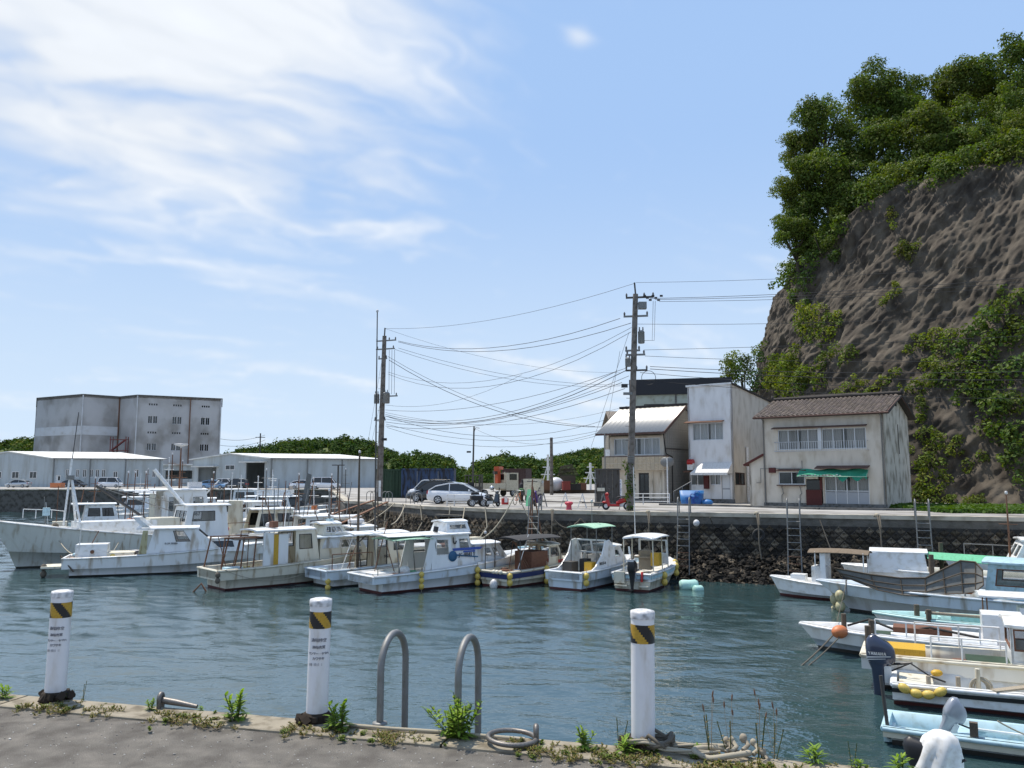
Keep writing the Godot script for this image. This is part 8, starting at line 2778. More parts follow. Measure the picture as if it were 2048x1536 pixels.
func build_right_boats() -> void:
	# ---- little boat with a brown canopy
	var b := boat("small_boat", "little white boat with a flat brown canopy by the third ladder", Vector2(16.0, 34.6), 150.0, 4.9, 1.75, {"fs": 0.6, "fb": 0.85, "m": "boat_clean", "low": "boat_clean", "bottom": "bottom_red", "ov": 0.1, "rake": 0.4, "kn": 0.3, "group": "boats moored at the right"})
	var st := S()
	roof(b, 1.2, 3.6, 0.75, 1.95, "tarp_brown", 0.12, 0.03, 0.05, "canopy")
	for p in [[1.4, 0.65], [1.4, -0.65], [3.3, 0.65], [3.3, -0.65]]:
		tb(b, "canopy_post", [V(p[0], 0.5, p[1]), V(p[0], 1.98, p[1])], 0.025, "boat_clean")
	bx(b, "console", V(3.2, 0.95, 0), V(0.6, 0.8, 0.9), "boat_clean")
	for s in [-0.62, 0.62]:
		bx(b, "windscreen_post", V(3.0, 1.25, s), V(0.22, 1.4, 0.06), "boat_clean")
	bx(b, "seat", V(1.9, 0.75, 0), V(0.7, 0.5, 1.0), "tarp_black")
	st = S()
	tube(st, ring_pts(V(2.4, 1.15, 0.3), 0.2, V(1, 0, 0.3).normalized(), 16), 0.025, 5)
	mk(b, "steering_wheel", st, "black")
	bx(b, "bow_hatch", V(4.1, 0.8, 0), V(0.6, 0.3, 0.6), "boat_clean")
	st = S()
	for s in [1.0, -1.0]:
		for k in 6:
			beam(st, V(0.3 + k * 0.55, 0.32 + k * 0.012, s * (0.86 - 0.004 * k * k)), V(0.85 + k * 0.55, 0.332 + k * 0.012, s * (0.86 - 0.004 * (k + 1) * (k + 1))), 0.02, 0.06)
	mk(b, "blue_line", st, "blue_mark")
	for q in [[3.9, 0.72, "white tube fender nearest the bow of the brown-canopied boat"], [2.7, 0.9, "white tube fender amidships on the brown-canopied boat"]]:
		st = S()
		lathe(st, [[0.02, -0.28], [0.08, -0.24], [0.085, 0.2], [0.02, 0.28]], 10)
		solid("tube_fender", q[2], "fender", st, "white_plastic", on(b, V(q[0], 0.35, q[1])), 0.0, "fenders hung on boats")
	# ---- long boat under a grey tarpaulin
	b = boat("fishing_boat", "long pale blue-white boat with a light blue cabin under a grey tarpaulin", Vector2(20.9, 27.1), 144.0, 9.6, 2.5, {"fs": 0.95, "fb": 1.12, "m": "boat_blue", "low": "boat_white", "ov": 0.4, "rake": 1.3, "kn": 0.55, "full": 2.8, "group": "boats moored at the right"})
	cabin(b, 1.4, 5.0, 1.5, 4.8, 1.05, 0.98, 0.8, 2.15, "boat_sky", {"side": [[0.08, 0.45, 0.3, 0.88], [0.36, 0.45, 0.6, 0.88], [0.66, 0.45, 0.92, 0.88]], "front": [[0.08, 0.45, 0.46, 0.88], [0.54, 0.45, 0.92, 0.88]], "roof": "boat_sky", "frame": "brown", "ov": 0.2})
	bx(b, "side_board", V(3.2, 1.0, -1.09), V(3.0, 0.5, 0.05), "boat_sky")
	for k in 3:
		bx(b, "cargo", V(5.6 + k * 0.5, 1.2, -0.7 + 0.3 * k), V(0.45, 0.3, 0.4), ["orange", "brown", "white_plastic"][k])
	tb(b, "samson_post", [V(6.8, 0.8, 0.3), V(6.8, 2.25, 0.3)], 0.09, "wood_post", 8)
	# tarpaulin on a pole frame
	var tp := thing("tarpaulin", "sagging grey tarpaulin with dark battens stretched over the long boat", "tarpaulin", V(14.82, 1.22, -31.5))
	var top := [V(12.15, 1.71, -31.85), V(13.24, 1.54, -31.25), V(14.11, 1.47, -30.75), V(14.82, 1.52, -30.35), V(15.32, 1.86, -30.05), V(15.8, 2.19, -29.75), V(16.16, 2.17, -29.45), V(16.22, 1.93, -29.15)]
	var low := [V(12.63, 1.33, -31.6), V(13.38, 1.01, -31), V(14.05, 0.9, -30.5), V(14.67, 0.9, -30.1), V(15.23, 1.03, -29.8), V(15.69, 1.09, -29.5), V(15.96, 1.19, -29.2), V(16.08, 1.45, -28.9)]
	var rows := []
	for j in 7:
		var ring := PackedVector3Array()
		for i in 8:
			ring.append((top[i] as Vector3).lerp(low[i], j / 6.0) - tp.position + V(0, -0.06 * sin(PI * j / 6.0), 0))
		rows.append(ring)
	st = S()
	loft(st, rows, false)
	var rows2 := []
	for r in rows:
		var q := PackedVector3Array()
		for p in r:
			q.append(p + V(0, 0.012, -0.006))
		rows2.append(q)
	rows2.reverse()
	loft(st, rows2, false)
	mk(tp, "sheet", st, "tarp_grey")
	for i in 8:
		var a := []
		for j in 7:
			a.append(rows[j][i] + V(0, 0, 0.03))
		tb(tp, "batten", a, 0.022, "wood_post", 5)
	for j in [0, 2, 4, 6]:
		var a := []
		for i in 8:
			a.append(rows[j][i] + V(0, 0, 0.035))
		tb(tp, "batten", a, 0.02 if j else 0.03, "wood_post", 5)
	for q in [V(12.4, 1.32, -31.4), V(15.72, 1.1, -29.4)]:
		var p: Vector3 = q
		tb(tp, "prop", [p - tp.position, V(p.x, 0.8, p.z) - tp.position], 0.03, "galvanised", 5)
	fender("clump of weedy yellow floats at the long blue-white boat's bow", on(b, V(10.3, 0.75, 0.25)), 3, "boat_olive", 0.2)
	fender("second clump of weedy floats beside the long boat's bow", on(b, V(9.9, 0.6, -0.55)), 2, "boat_olive", 0.19)
	# ---- white cabin boat with a green sheet, behind
	b = boat("cabin_boat", "white half-decked boat with a green sheet behind the grey tarpaulin", Vector2(23.2, 33.6), 156.0, 8.8, 2.4, {"fs": 1.1, "fb": 1.35, "m": "boat_clean", "low": "boat_clean", "rake": 0.6, "group": "boats moored at the right"})
	cabin(b, 6.0, 8.4, 6.1, 8.2, 0.95, 0.85, 1.1, 1.9, "boat_clean", {"roof": "boat_clean", "camber": 0.1, "ov": 0.03})
	st = S()
	panel(st, [V(2.0, 1.5, 1.0), V(6.0, 1.75, 0.95), V(6.0, 1.95, 0.0), V(2.0, 1.8, 0.0)], [], 0.02)
	panel(st, [V(6.0, 1.75, -0.95), V(2.0, 1.5, -1.0), V(2.0, 1.8, 0.0), V(6.0, 1.95, 0.0)], [], 0.02)
	mk(b, "green_sheet", st, "tarp_green")
	for q in [[5.9, 0.8], [5.9, -0.8], [2.2, 0.8], [2.2, -0.8]]:
		tb(b, "sheet_post", [V(q[0], 0.8, q[1]), V(q[0], 1.75, q[1])], 0.025, "galvanised")
	tb(b, "samson_post", [V(5.4, 0.8, 0.7), V(5.4, 2.3, 0.7)], 0.09, "wood_post", 8)
	# ---- white boats at the right edge
	b = boat("cabin_boat", "white cabin boat at the right edge under the quay wall", Vector2(29.0, 34.6), 158.0, 9.4, 2.6, {"fs": 1.2, "fb": 1.6, "m": "boat_clean", "low": "boat_clean", "group": "boats moored at the right"})
	cabin(b, 3.0, 7.6, 3.2, 7.0, 1.1, 1.0, 1.2, 2.35, "boat_clean", {"side": [[0.1, 0.4, 0.4, 0.85], [0.5, 0.4, 0.85, 0.85]], "front": [[0.08, 0.4, 0.46, 0.85], [0.54, 0.4, 0.92, 0.85]], "roof": "boat_clean", "frame": "white_paint"})
	cabin(b, 3.4, 5.4, 3.6, 5.2, 0.85, 0.75, 2.5, 3.1, "boat_clean", {"side": [[0.1, 0.3, 0.85, 0.85]], "roof": "boat_clean", "frame": "white_paint"})
	mast(b, V(7.4, 1.4, 0.3), V(7.4, 4.35, 0.3), 0.05, "rusty", [[0.55, 0.35]])
	st = S()
	lathe(st, [[0.05, 0], [0.14, 0.03], [0.16, 0.2], [0.12, 0.32], [0.02, 0.36]], 12, Transform3D(Basis(), V(5.6, 3.1, 0.2)))
	mk(b, "dome", st, "white_plastic")
	railing(b, [V(6.8, 1.5, 1.0), V(8.0, 1.55, 0.8), V(9.2, 1.6, 0.4)], 0.5, "galvanised")
	# ---- boat with a teal interior and a radar mast
	b = boat("fishing_boat", "open white boat with a teal interior and a radar on a tall mast", Vector2(18.9, 24.3), 156.0, 7.4, 1.9, {"fs": 0.7, "fb": 0.82, "m": "boat_clean", "low": "boat_blue", "deck": "boat_teal", "rail": "boat_teal", "bulwark": 0.42, "rake": 0.5, "ov": 0.2, "full": 2.8, "group": "boats moored at the right"})
	bx(b, "bow_bulkhead", V(6.0, 0.62, 0), V(0.08, 0.4, 1.2), "boat_teal")
	bx(b, "hatch", V(5.2, 0.62, 0.3), V(0.9, 0.36, 0.6), "boat_teal")
	bx(b, "yellow_crate", V(4.4, 0.65, 0.35), V(0.8, 0.5, 0.6), "yellow_paint")
	bx(b, "console", V(3.6, 0.85, -0.25), V(0.5, 0.75, 0.7), "boat_clean")
	st = S()
	tube(st, ring_pts(V(3.2, 1.15, -0.25), 0.26, V(1, 0.2, 0.1).normalized(), 16), 0.02, 5)
	for k in 3:
		tube(st, [V(3.2, 1.15, -0.25), V(3.2, 1.15 + 0.25 * cos(k * 2.1), -0.25 + 0.25 * sin(k * 2.1))], 0.014, 4)
	mk(b, "steering_wheel", st, "dark_metal")
	roof(b, 2.0, 4.9, 0.75, 1.5, "boat_clean", 0.05, 0.05, 0.0, "awning")
	for p in [[2.2, 0.65], [2.2, -0.65], [4.7, 0.65], [4.7, -0.65], [3.4, -0.65]]:
		tb(b, "awning_post", [V(p[0], 0.4, p[1]), V(p[0], 1.52, p[1])], 0.022, "rusty")
	bx(b, "leaning_board", V(2.1, 1.1, -0.7), V(0.5, 1.1, 0.06), "brown", Basis(Vector3.BACK, -0.4))
	tb(b, "long_plank", [V(6.4, 0.95, -0.7), V(3.0, 0.9, -0.85)], 0.05, "plank")
	for q in [[6.6, 0.25], [6.3, -0.75]]:
		tb(b, "mooring_post", [V(q[0], 0.5, q[1]), V(q[0], 1.05, q[1])], 0.08, "wood_post", 8)
	var mb := tb(b, "radar_mast", [V(2.7, 0.4, 0.1), V(2.7, 3.35, 0.1)], 0.05, "galvanised", 8)
	for s in [-1.0, 1.0]:
		tb(mb, "mast_stay", [V(2.0, 0.5, s * 0.6), V(2.65, 3.0, 0.1)], 0.018, "galvanised", 5)
	st = S()
	var rr := []
	for p in [[0.0, 0.80], [0.06, 0.96], [0.2, 1.0], [0.26, 0.9]]:
		var ring := PackedVector3Array()
		for k in 20:
			var a := TAU * k / 20
			ring.append(Vector3(2.7 + signf(cos(a)) * pow(absf(cos(a)), 0.7) * 0.38 * p[1], 3.4 + p[0], 0.1 + signf(sin(a)) * pow(absf(sin(a)), 0.7) * 0.26 * p[1]))
		rr.append(ring)
	loft(st, rr, true, true, true)
	var rd := mk(b, "radar_dome", st, "white_plastic")
	var nrm := V(0, 0, -1)
	lettering(rd, "KODEN", 0.11, Transform3D(Basis(V(-1, 0, 0), V(0, 1, 0), nrm), V(2.7, 3.525, -0.165)), "blue_mark")
	# ---- boat with the orange buoy
	b = boat("fishing_boat", "white boat with an orange buoy hung at its bow", Vector2(15.9, 22.4), 154.0, 7.4, 2.0, {"fs": 0.6, "fb": 0.75, "m": "boat_white", "low": "boat_blue", "rail": "boat_clean", "deck": "deck_wood", "bulwark": 0.35, "rake": 0.55, "ov": 0.2, "full": 2.8, "kn": 0.4, "group": "boats moored at the right"})
	bx(b, "engine_box", V(4.6, 0.6, -0.1), V(1.5, 0.5, 0.7), "brown")
	bx(b, "green_deck_box", V(5.6, 0.45, 0.1), V(0.8, 0.25, 0.8), "container_green")
	bx(b, "wheel_box", V(2.6, 0.85, 0.1), V(1.0, 1.0, 1.0), "boat_clean")
	railing(b, [V(3.2, 0.62, -0.9), V(4.2, 0.62, -0.9), V(5.0, 0.64, -0.85), V(5.8, 0.66, -0.75)], 0.42, "boat_clean")
	for q in [[6.7, 0.1], [5.9, -0.75]]:
		tb(b, "mooring_post", [V(q[0], 0.4, q[1]), V(q[0], 1.05, q[1])], 0.075, "wood_post", 8)
	tb(b, "hose", [V(6.6, 0.7, 0.2), V(6.0, 0.95, 0.0), V(5.2, 0.7, -0.2), V(4.4, 0.9, -0.4), V(3.2, 0.75, -0.6)], 0.035, "rubber", 6)
	tb(b, "long_roll", [V(2.8, 0.62, -0.72), V(5.4, 0.62, -0.72)], 0.13, "boat_clean", 8)
	st = S()
	ell(st, Vector3.ZERO, V(0.27, 0.19, 0.2), 14)
	var ob := solid("orange_buoy", "worn orange buoy hanging at a white boat's bow", "buoy", st, "orange", on(b, V(6.75, 0.66, -0.78)), 0.5)
	st = S()
	ell(st, Vector3.ZERO, V(0.1, 0.09, 0.1), 9)
	solid("mint_float", "small mint float beside the orange buoy", "float", st, "mint", on(b, V(5.9, 0.62, -0.3)))
	rope("left mooring rope from the orange buoy down into the water", on(b, V(6.9, 0.6, -0.8)), V(7.66, 0, -23.17) + V(0, -0.1, 0), 0.05, 0.022, "rope_dark")
	rope("right mooring rope from the orange buoy down into the water", on(b, V(6.7, 0.6, -0.85)), V(7.92, 0, -23.29) + V(0, -0.1, 0), 0.05, 0.018, "rope_dark")
	rope("thin line from the tarpaulin's corner down to the orange buoy boat", V(12.44, 1.32, -31.4), on(b, V(6.9, 0.8, 0.2)), 0.0, 0.012, "rope_dark")
	# ---- boat named in kana
	b = boat("fishing_boat", "white boat with a yellow box and a name in kana on its cabin", Vector2(8.95, 21.75), -26.0, 8.2, 1.85, {"fs": 0.82, "fb": 1.0, "m": "boat_white", "low": "boat_white", "bottom": "bottom_dark", "ov": 0.42, "kn": 0.55, "stern_w": 0.9, "deck": "deck_wood", "rail": "boat_cream", "bulwark": 0.35, "group": "boats moored at the right"})
	for k in 2:
		st = S()
		var yy := 0.2 + k * 0.14
		tube(st, [V(0.44, yy, -0.72), V(0.44, yy, 0.75)], 0.016, 5)
		tube(st, [V(0.44, yy, 0.76), V(2.4, yy, 0.83)], 0.016, 5)
		mk(b, "hull_moulding", st, "boat_clean")
	bx(b, "yellow_box", V(0.95, 0.72, 0.05), V(0.95, 0.42, 0.9), "yellow_paint")
	tb(b, "mooring_post", [V(0.15, 0.6, 0.35), V(0.15, 1.4, 0.35)], 0.075, "wood_post", 8)
	railing(b, [V(1.55, 0.84, 0.82), V(2.2, 0.84, 0.84), V(3.1, 0.84, 0.86)], 0.5, "boat_clean", 0.02)
	railing(b, [V(1.2, 0.84, -0.82), V(2.2, 0.84, -0.84), V(3.1, 0.84, -0.86)], 0.55, "boat_clean", 0.02)
	st = S()
	lathe(st, [[0.16, 0.5], [0.17, 0.75], [0.15, 0.75]], 12, Transform3D(Basis(), V(2.15, 0.0, 0.3)))
	mk(b, "bucket", st, "brown")
	bx(b, "green_locker", V(2.75, 0.65, 0.2), V(0.9, 0.3, 0.9), "container_green")
	cabin(b, 3.2, 5.6, 3.2, 5.2, 0.84, 0.8, 0.62, 1.66, "boat_clean", {"side": [[0.03, 0.5, 0.6, 0.97], [0.66, 0.5, 0.92, 0.97]], "front": [[0.08, 0.5, 0.92, 0.92]], "back": [[0.1, 0.5, 0.9, 0.95]], "frame": "brown", "roof": "boat_clean", "ov": 0.1, "camber": 0.1})
	st = S()
	panel(st, [V(3.22, 0.6, 0.86), V(4.95, 0.6, 0.86), V(4.95, 0.9, 0.86), V(3.22, 0.9, 0.86)], [], 0.012)
	mk(b, "grey_panel", st, "alu")
	st = S()
	kana(st, "丸きゆみ", V(3.55, 0.96, 0.852), V(0.13, 0, 0), V(0, 0.15, -0.006), 0.016, 1.55)
	mk(b, "name_characters", st, "lettering")
	flat_text(b, "NS3 37593", 0.11, V(4.35, 0.8, 0.862), V(1, 0, 0), V(0, 1, 0))
	# ---- boat with the large outboard
	b = boat("small_boat", "white boat with a big dark blue outboard and a black stripe", Vector2(8.9, 20.05), -25.0, 7.2, 1.55, {"fs": 0.5, "fb": 0.7, "m": "boat_clean", "low": "boat_blue", "bottom": "bottom_red", "ov": 0.02, "kn": 0.25, "stern_w": 0.92, "step": 0.02, "stripe": "black", "stripe_w": 0.09, "bulwark": 0.3, "rail": "boat_clean", "deck": "boat_cream", "group": "boats moored at the right"})
	mat("motor_blue", Color(0.022, 0.032, 0.065), 0.28, {"coat": 0.6})
	var om := outboard(b, V(-0.12, 0.42, -0.1), 1.12, "motor_blue", 0.0)
	var tm := TextMesh.new()
	tm.text = "YAMAHA"
	var f := SystemFont.new()
	f.font_names = PackedStringArray(["Droid Sans"])
	f.font_weight = 700
	tm.font = f
	tm.font_size = 32
	tm.pixel_size = 0.0026
	tm.depth = 0.008
	inst(om, "lettering", tm, "white_paint", Transform3D(Basis(), V(-0.16, 0.50, 0.176)))
	st = S()
	prism(st, [Vector2(-0.38, 0.40), Vector2(0.1, 0.45), Vector2(0.1, 0.465), Vector2(-0.36, 0.43)], 0.168, 0.176)
	prism(st, [Vector2(-0.36, 0.36), Vector2(0.0, 0.40), Vector2(0.0, 0.41), Vector2(-0.34, 0.38)], 0.168, 0.176)
	mk(om, "cowl_stripe", st, "alu")
	bx(b, "transom_seat", V(0.5, 0.42, 0), V(0.7, 0.1, 1.2), "boat_cream")
	for q in [[0.75, 0.5], [1.35, 0.3]]:
		tb(b, "cleat_post", [V(q[0], 0.3, q[1]), V(q[0], 0.66, q[1])], 0.05, "plank", 7)
	tb(b, "fuel_hose", [V(0.0, 0.6, 0.0), V(0.4, 0.85, 0.2), V(0.8, 0.62, 0.35), V(1.1, 0.5, 0.2)], 0.02, "rubber", 5)
	st = S()
	for k in 9:
		tube(st, ring_pts(V(1.75 + 0.01 * k, 0.45 + 0.02 * sin(k * 2.0), 0.25), 0.17 + 0.012 * (k % 4), V(0.25 - 0.06 * k, 0.15, 1).normalized(), 16), 0.016, 5)
	solid("coiled_rope", "coil of pale rope hung on a post of the outboard boat", "rope", st, "rope", b.position, b.rotation.y)
	tb(b, "rope_post", [V(1.75, 0.2, 0.2), V(1.75, 0.85, 0.2)], 0.055, "boat_cream", 8)
	st = S()
	beam(st, V(2.0, 0.52, 0.75), V(3.0, 0.6, 0.1), 0.2, 0.04)
	solid("loose_plank", "grey plank laid across the outboard boat", "plank", st, "plank", b.position, b.rotation.y)
	bx(b, "olive_house", V(4.1, 0.9, 0.2), V(1.9, 1.15, 0.9), "boat_olive")
	bx(b, "olive_house_top", V(4.4, 1.52, 0.1), V(1.2, 0.16, 0.8), "boat_olive")
	for x in [3.18, 3.9, 5.0]:
		tb(b, "house_post", [V(x, 0.35, 0.67), V(x, 1.55, 0.67)], 0.022, "rusty", 5)
	tb(b, "house_post", [V(3.18, 0.95, 0.68), V(5.0, 0.98, 0.68)], 0.02, "rusty", 5)
	bx(b, "name_board", V(4.15, 0.72, 0.68), V(1.05, 0.62, 0.03), "boat_clean")
	st = S()
	kana(st, "丸田日", V(3.75, 0.82, 0.697), V(0.11, 0, 0), V(0, 0.12, 0), 0.014, 1.5)
	kana(st, "日田", V(3.9, 0.64, 0.697), V(0.1, 0, 0), V(0, 0.11, 0), 0.014, 1.4)
	mk(b, "name_characters", st, "lettering")
	st = S()
	lathe(st, [[0.02, 0.012], [0.26, 0.01], [0.26, 0.0]], 18, Transform3D(Basis(Vector3.RIGHT, PI / 2), V(4.15, 0.52, 0.70)))
	mk(b, "fan_guard", st, "tarp_black")
	var fl := thing("float_string", "string of yellow floats along the outboard boat's stern quarter", "floats", on(b, V(0.25, 0.4, 0.83)), b.rotation.y, "fenders hung on boats")
	for k in 4:
		st = S()
		ell(st, V(k * 0.24, -0.10 * sin(PI * k / 3.0) + 0.02, 0.04), V(0.14, 0.1, 0.1), 12, Basis(Vector3.BACK, [-0.6, -0.2, 0.1, 0.5][k]))
		mk(fl, "float", st, "yellow")
	tb(fl, "line", sag_pts(V(-0.12, 0.12, 0), V(0.85, 0.1, 0), 0.12, 8), 0.012, "rope", 4)
	st = S()
	ell(st, Vector3.ZERO, V(0.14, 0.08, 0.1), 10)
	solid("deck_float", "single orange-yellow float lying in the outboard boat", "float", st, "yellow_paint", on(b, V(0.95, 0.55, -0.45)))
	# ---- blue skiff nearest
	b = boat("skiff", "dirty grey skiff with a pale blue inside", Vector2(7.45, 17.2), -28.0, 5.4, 1.35, {"fs": 0.34, "fb": 0.42, "m": "boat_cream", "low": "boat_white", "rail": "boat_sky", "deck": "boat_sky", "ov": 0.15, "kn": 0.4, "stern_w": 0.95, "bulwark": 0.32, "rake": 0.3, "step": 0.015, "group": "boats moored at the right"})
	tb(b, "corner_pole", [V(0.1, 0.1, 0.55), V(0.0, 1.25, 0.5)], 0.035, "dark_metal", 7)
	bx(b, "thwart", V(1.4, 0.22, 0), V(0.25, 0.05, 1.15), "boat_sky")
	bx(b, "brick", V(0.75, 0.12, 0.1), V(0.2, 0.1, 0.1), "orange")
	tb(b, "keel_ledge", [V(1.6, 0.2, -0.5), V(4.8, 0.24, -0.3)], 0.03, "boat_clean", 5)
	bx(b, "gunwale_post", V(1.55, 0.45, 0.6), V(0.14, 0.3, 0.12), "wood_post")
	mat("motor_grey", Color(0.30, 0.32, 0.36), 0.3, {"metal": 0.3, "coat": 0.5})
	var g := thing("outboard_motor", "grey outboard tilted up in the blue skiff", "outboard motor", on(b, V(1.15, 0.18, 0.2)), b.rotation.y + 0.4)
	outboard(g, V(0, 0.1, 0), 0.72, "motor_grey", -0.5)
	rope("pale rope trailing inside the blue skiff from its post", on(b, V(1.95, 0.6, 0.3)), on(b, V(2.9, 0.25, 0.0)), 0.06, 0.016, "rope")
	# ---- covered outboard on the boat at the bottom edge
	b = boat("skiff", "pale blue boat cut off by the picture's bottom edge", Vector2(6.95, 13.75), -30.0, 5.0, 1.3, {"fs": 0.34, "fb": 0.45, "m": "boat_sky", "low": "boat_white", "rail": "boat_sky", "deck": "boat_sky", "ov": 0.1, "stern_w": 0.95, "bulwark": 0.3, "rake": 0.3, "step": 0.015, "group": "boats moored at the right"})
	var ov := outboard(b, V(-0.1, 0.22, 0.0), 0.95, "black", 0.35)
	st = S()
	rng.seed = 960
	var rings := []
	for j in 8:
		var ring := PackedVector3Array()
		var yy: float = [0.86, 0.84, 0.76, 0.62, 0.45, 0.28, 0.12, 0.0][j]
		var rad: float = [0.03, 0.13, 0.22, 0.27, 0.29, 0.31, 0.33, 0.35][j]
		for k in 40:
			var a := TAU * k / 40
			var fold := 1.0 + (0.03 + 0.032 * j) * absf(sin(a * 3.5 + 0.8 * sin(j * 0.8))) - 0.03 * j * absf(sin(a * 6.0 + j * 0.5)) + 0.02 * sin(a * 11.0 + j)
			ring.append(V(-0.1 + cos(a) * rad * 1.1 * fold - (0.86 - yy) * 0.12, yy + 0.22 + 0.03 * sin(a * 3.0 + 1.0) * (j / 7.0), sin(a) * rad * 0.95 * fold))
		rings.append(ring)
	loft(st, rings, true, true, false)
	solid("motor_cover", "white cloth cover draped over an outboard at the bottom edge", "cover", st, "tarp_white", b.position + V(0, 0, 0), b.rotation.y)
	rope("thin pale line from the covered outboard along the skiff", on(b, V(0.2, 0.5, 0.3)), on(b, V(2.2, 0.4, -0.2)), 0.15, 0.012, "rope")

func crowd_of_boats() -> void:
	# further hulls that fill the harbour back to the far quay: position, heading, length, freeboard, roof height, words
	var list := [
		[Vector2(-43.0, 66.0), -150.0, 9.0, 1.3, 2.9, "white boat half hidden by the grey trawler's deck", "boat_white"],
		[Vector2(-36.0, 64.0), 30.0, 9.5, 1.3, 3.0, "white cabin boat just right of the grey trawler's mast", "boat_clean"],
		[Vector2(-31.5, 66.5), 28.0, 10.0, 1.4, 3.5, "white boat with a tall roof left of the high wheelhouse", "boat_white"],
		[Vector2(-23.0, 63.5), 30.0, 9.5, 1.4, 3.2, "white boat in the second row behind the funnel boat", "boat_clean"],
		[Vector2(-26.5, 80.0), 15.0, 9.0, 1.5, 3.2, "white cabin boat in front of the motor cruiser's stern", "boat_white"],
		[Vector2(-50.0, 105.0), 8.0, 10.0, 1.5, 3.2, "white boat moored below the white van on the far quay", "boat_clean"],
		[Vector2(-38.0, 104.0), 6.0, 11.0, 1.6, 3.6, "white boat moored below the warehouse's dark doorway", "boat_clean"],
		[Vector2(-18.5, 58.5), 36.0, 8.5, 1.2, 2.6, "low white boat before the long foredeck boat", "boat_white"],
		[Vector2(-14.2, 56.0), 38.0, 7.5, 1.1, 2.4, "white boat at the foot of the quay's left corner", "boat_clean"]]
	rng.seed = 940
	for l in list:
		var L: float = l[2]
		var f: float = l[3]
		var b := boat("fishing_boat", l[5], l[0], l[1], L, L * 0.28, {"fs": f, "fb": f * 1.45, "m": l[6], "rake": 1.1})
		var x0 := L * rng.randf_range(0.26, 0.36)
		var x1 := x0 + L * rng.randf_range(0.2, 0.3)
		var w := L * 0.105
		cabin(b, x0, x1 + 0.5, x0 + 0.2, x1, w, w * 0.88, f - 0.1, l[4], l[6], {"side": [[0.1, 0.5, 0.48, 0.86], [0.54, 0.5, 0.9, 0.86]], "front": [[0.08, 0.5, 0.48, 0.86], [0.54, 0.5, 0.92, 0.86]], "glass": "glass_dark", "roof": "boat_clean", "aft": rng.randf_range(0.3, 1.6), "open_back": rng.randf() < 0.5})
		mast(b, V(x0 + 0.8, l[4], 0), V(x0 + 0.8, l[4] + rng.randf_range(1.6, 3.6), 0), 0.06, "white_paint" if rng.randf() < 0.5 else "rusty", [[0.5, 0.4], [0.8, 0.3]])
		for k in 5:
			tb(b, "rod", [V(0.4 + k * 0.7, f, w * (k % 3 - 1)), V(0.2 + k * 0.9, f + rng.randf_range(1.4, 3.8), w * (k % 3 - 1) * 0.7)], 0.035, "rusty" if k % 2 else "galvanised", 5)
		railing(b, [V(L * 0.72, f + 0.3, w * 0.9), V(L * 0.84, f + 0.4, w * 0.7), V(L * 0.97, f + 0.55, w * 0.25)], 0.6, "galvanised")
		gear(b, int(L * 100), 0.4, L * 0.3, w, f, 7)
		bx(b, "deck_box", V(L * 0.14, f + 0.1, 0.1), V(1.0, 0.7, 1.0), ["boat_cream", "boat_sky", "orange", "boat_white"][rng.randi() % 4])

# loose working gear lashed down on a boat: crates, poles, rope coils, floats
func gear(b: Node3D, sd: int, x0: float, x1: float, w: float, y: float, n: int) -> void:
	var r := RandomNumberGenerator.new()
	r.seed = sd
	for k in n:
		var p := V(r.randf_range(x0, x1), y, r.randf_range(-w, w))
		var c: String = ["boat_sky", "orange", "yellow", "rope", "brown", "white_plastic", "rope_dark", "tarp_green"][r.randi() % 8]
		var st := S()
		match k % 4:
			0:
				box(st, p + V(0, 0.15, 0), V(r.randf_range(0.3, 0.6), 0.3, r.randf_range(0.25, 0.45)), Basis(Vector3.UP, r.randf() * 3.0))
				mk(b, "crate", st, c)
			1:
				tube(st, [p, p + V(r.randf_range(-0.5, 0.8), r.randf_range(1.2, 2.6), r.randf_range(-0.3, 0.3))], 0.022, 5)
				mk(b, "pole", st, "rusty" if r.randf() < 0.6 else "white_paint")
			2:
				tube(st, ring_pts(p + V(0, 0.06, 0), r.randf_range(0.15, 0.26), Vector3.UP, 12), 0.05, 5)
				mk(b, "rope_coil", st, "rope")
			3:
				ell(st, p + V(0, 0.12, 0), V(0.17, 0.13, 0.13), 8)
				mk(b, "float", st, c)

# ---------------------------------------------------------------- the near quay
const NA := Vector3(-3.920, 3.45, -6.570)
const ND := Vector3(0.9646, 0, 0.2636)
const NN := Vector3(0.2636, 0, -0.9646)

func near(px_along: float, out: float, up := 0.0) -> Vector3:
	return NA + ND * px_along + NN * out + V(0, up, 0)

func blade(vs: PackedVector3Array, ns: PackedVector3Array, cs: PackedColorArray, p: Vector3, dir: Vector3, side: Vector3, L: float, w: float, droop: float, col: Color) -> void:
	var prev := [p, p]
	var n := 4
	for i in n:
		var t := float(i + 1) / n
		var c := p + dir * L * t + V(0, -droop * L * t * t, 0)
		var ww := w * sin(PI * minf(0.15 + t * 0.85, 1.0))
		var l := c - side * ww
		var r := c + side * ww
		if i == n - 1:
			l = c
			r = c
		for f in [[prev[0], l, prev[1]], [prev[1], l, r]]:
			var nn: Vector3 = -(f[1] - f[0]).cross(f[2] - f[0])
			if nn.length() < 1e-12:
				continue
			for q in f:
				vs.append(q)
				ns.append(nn.normalized())
				cs.append(col)
		prev = [l, r]

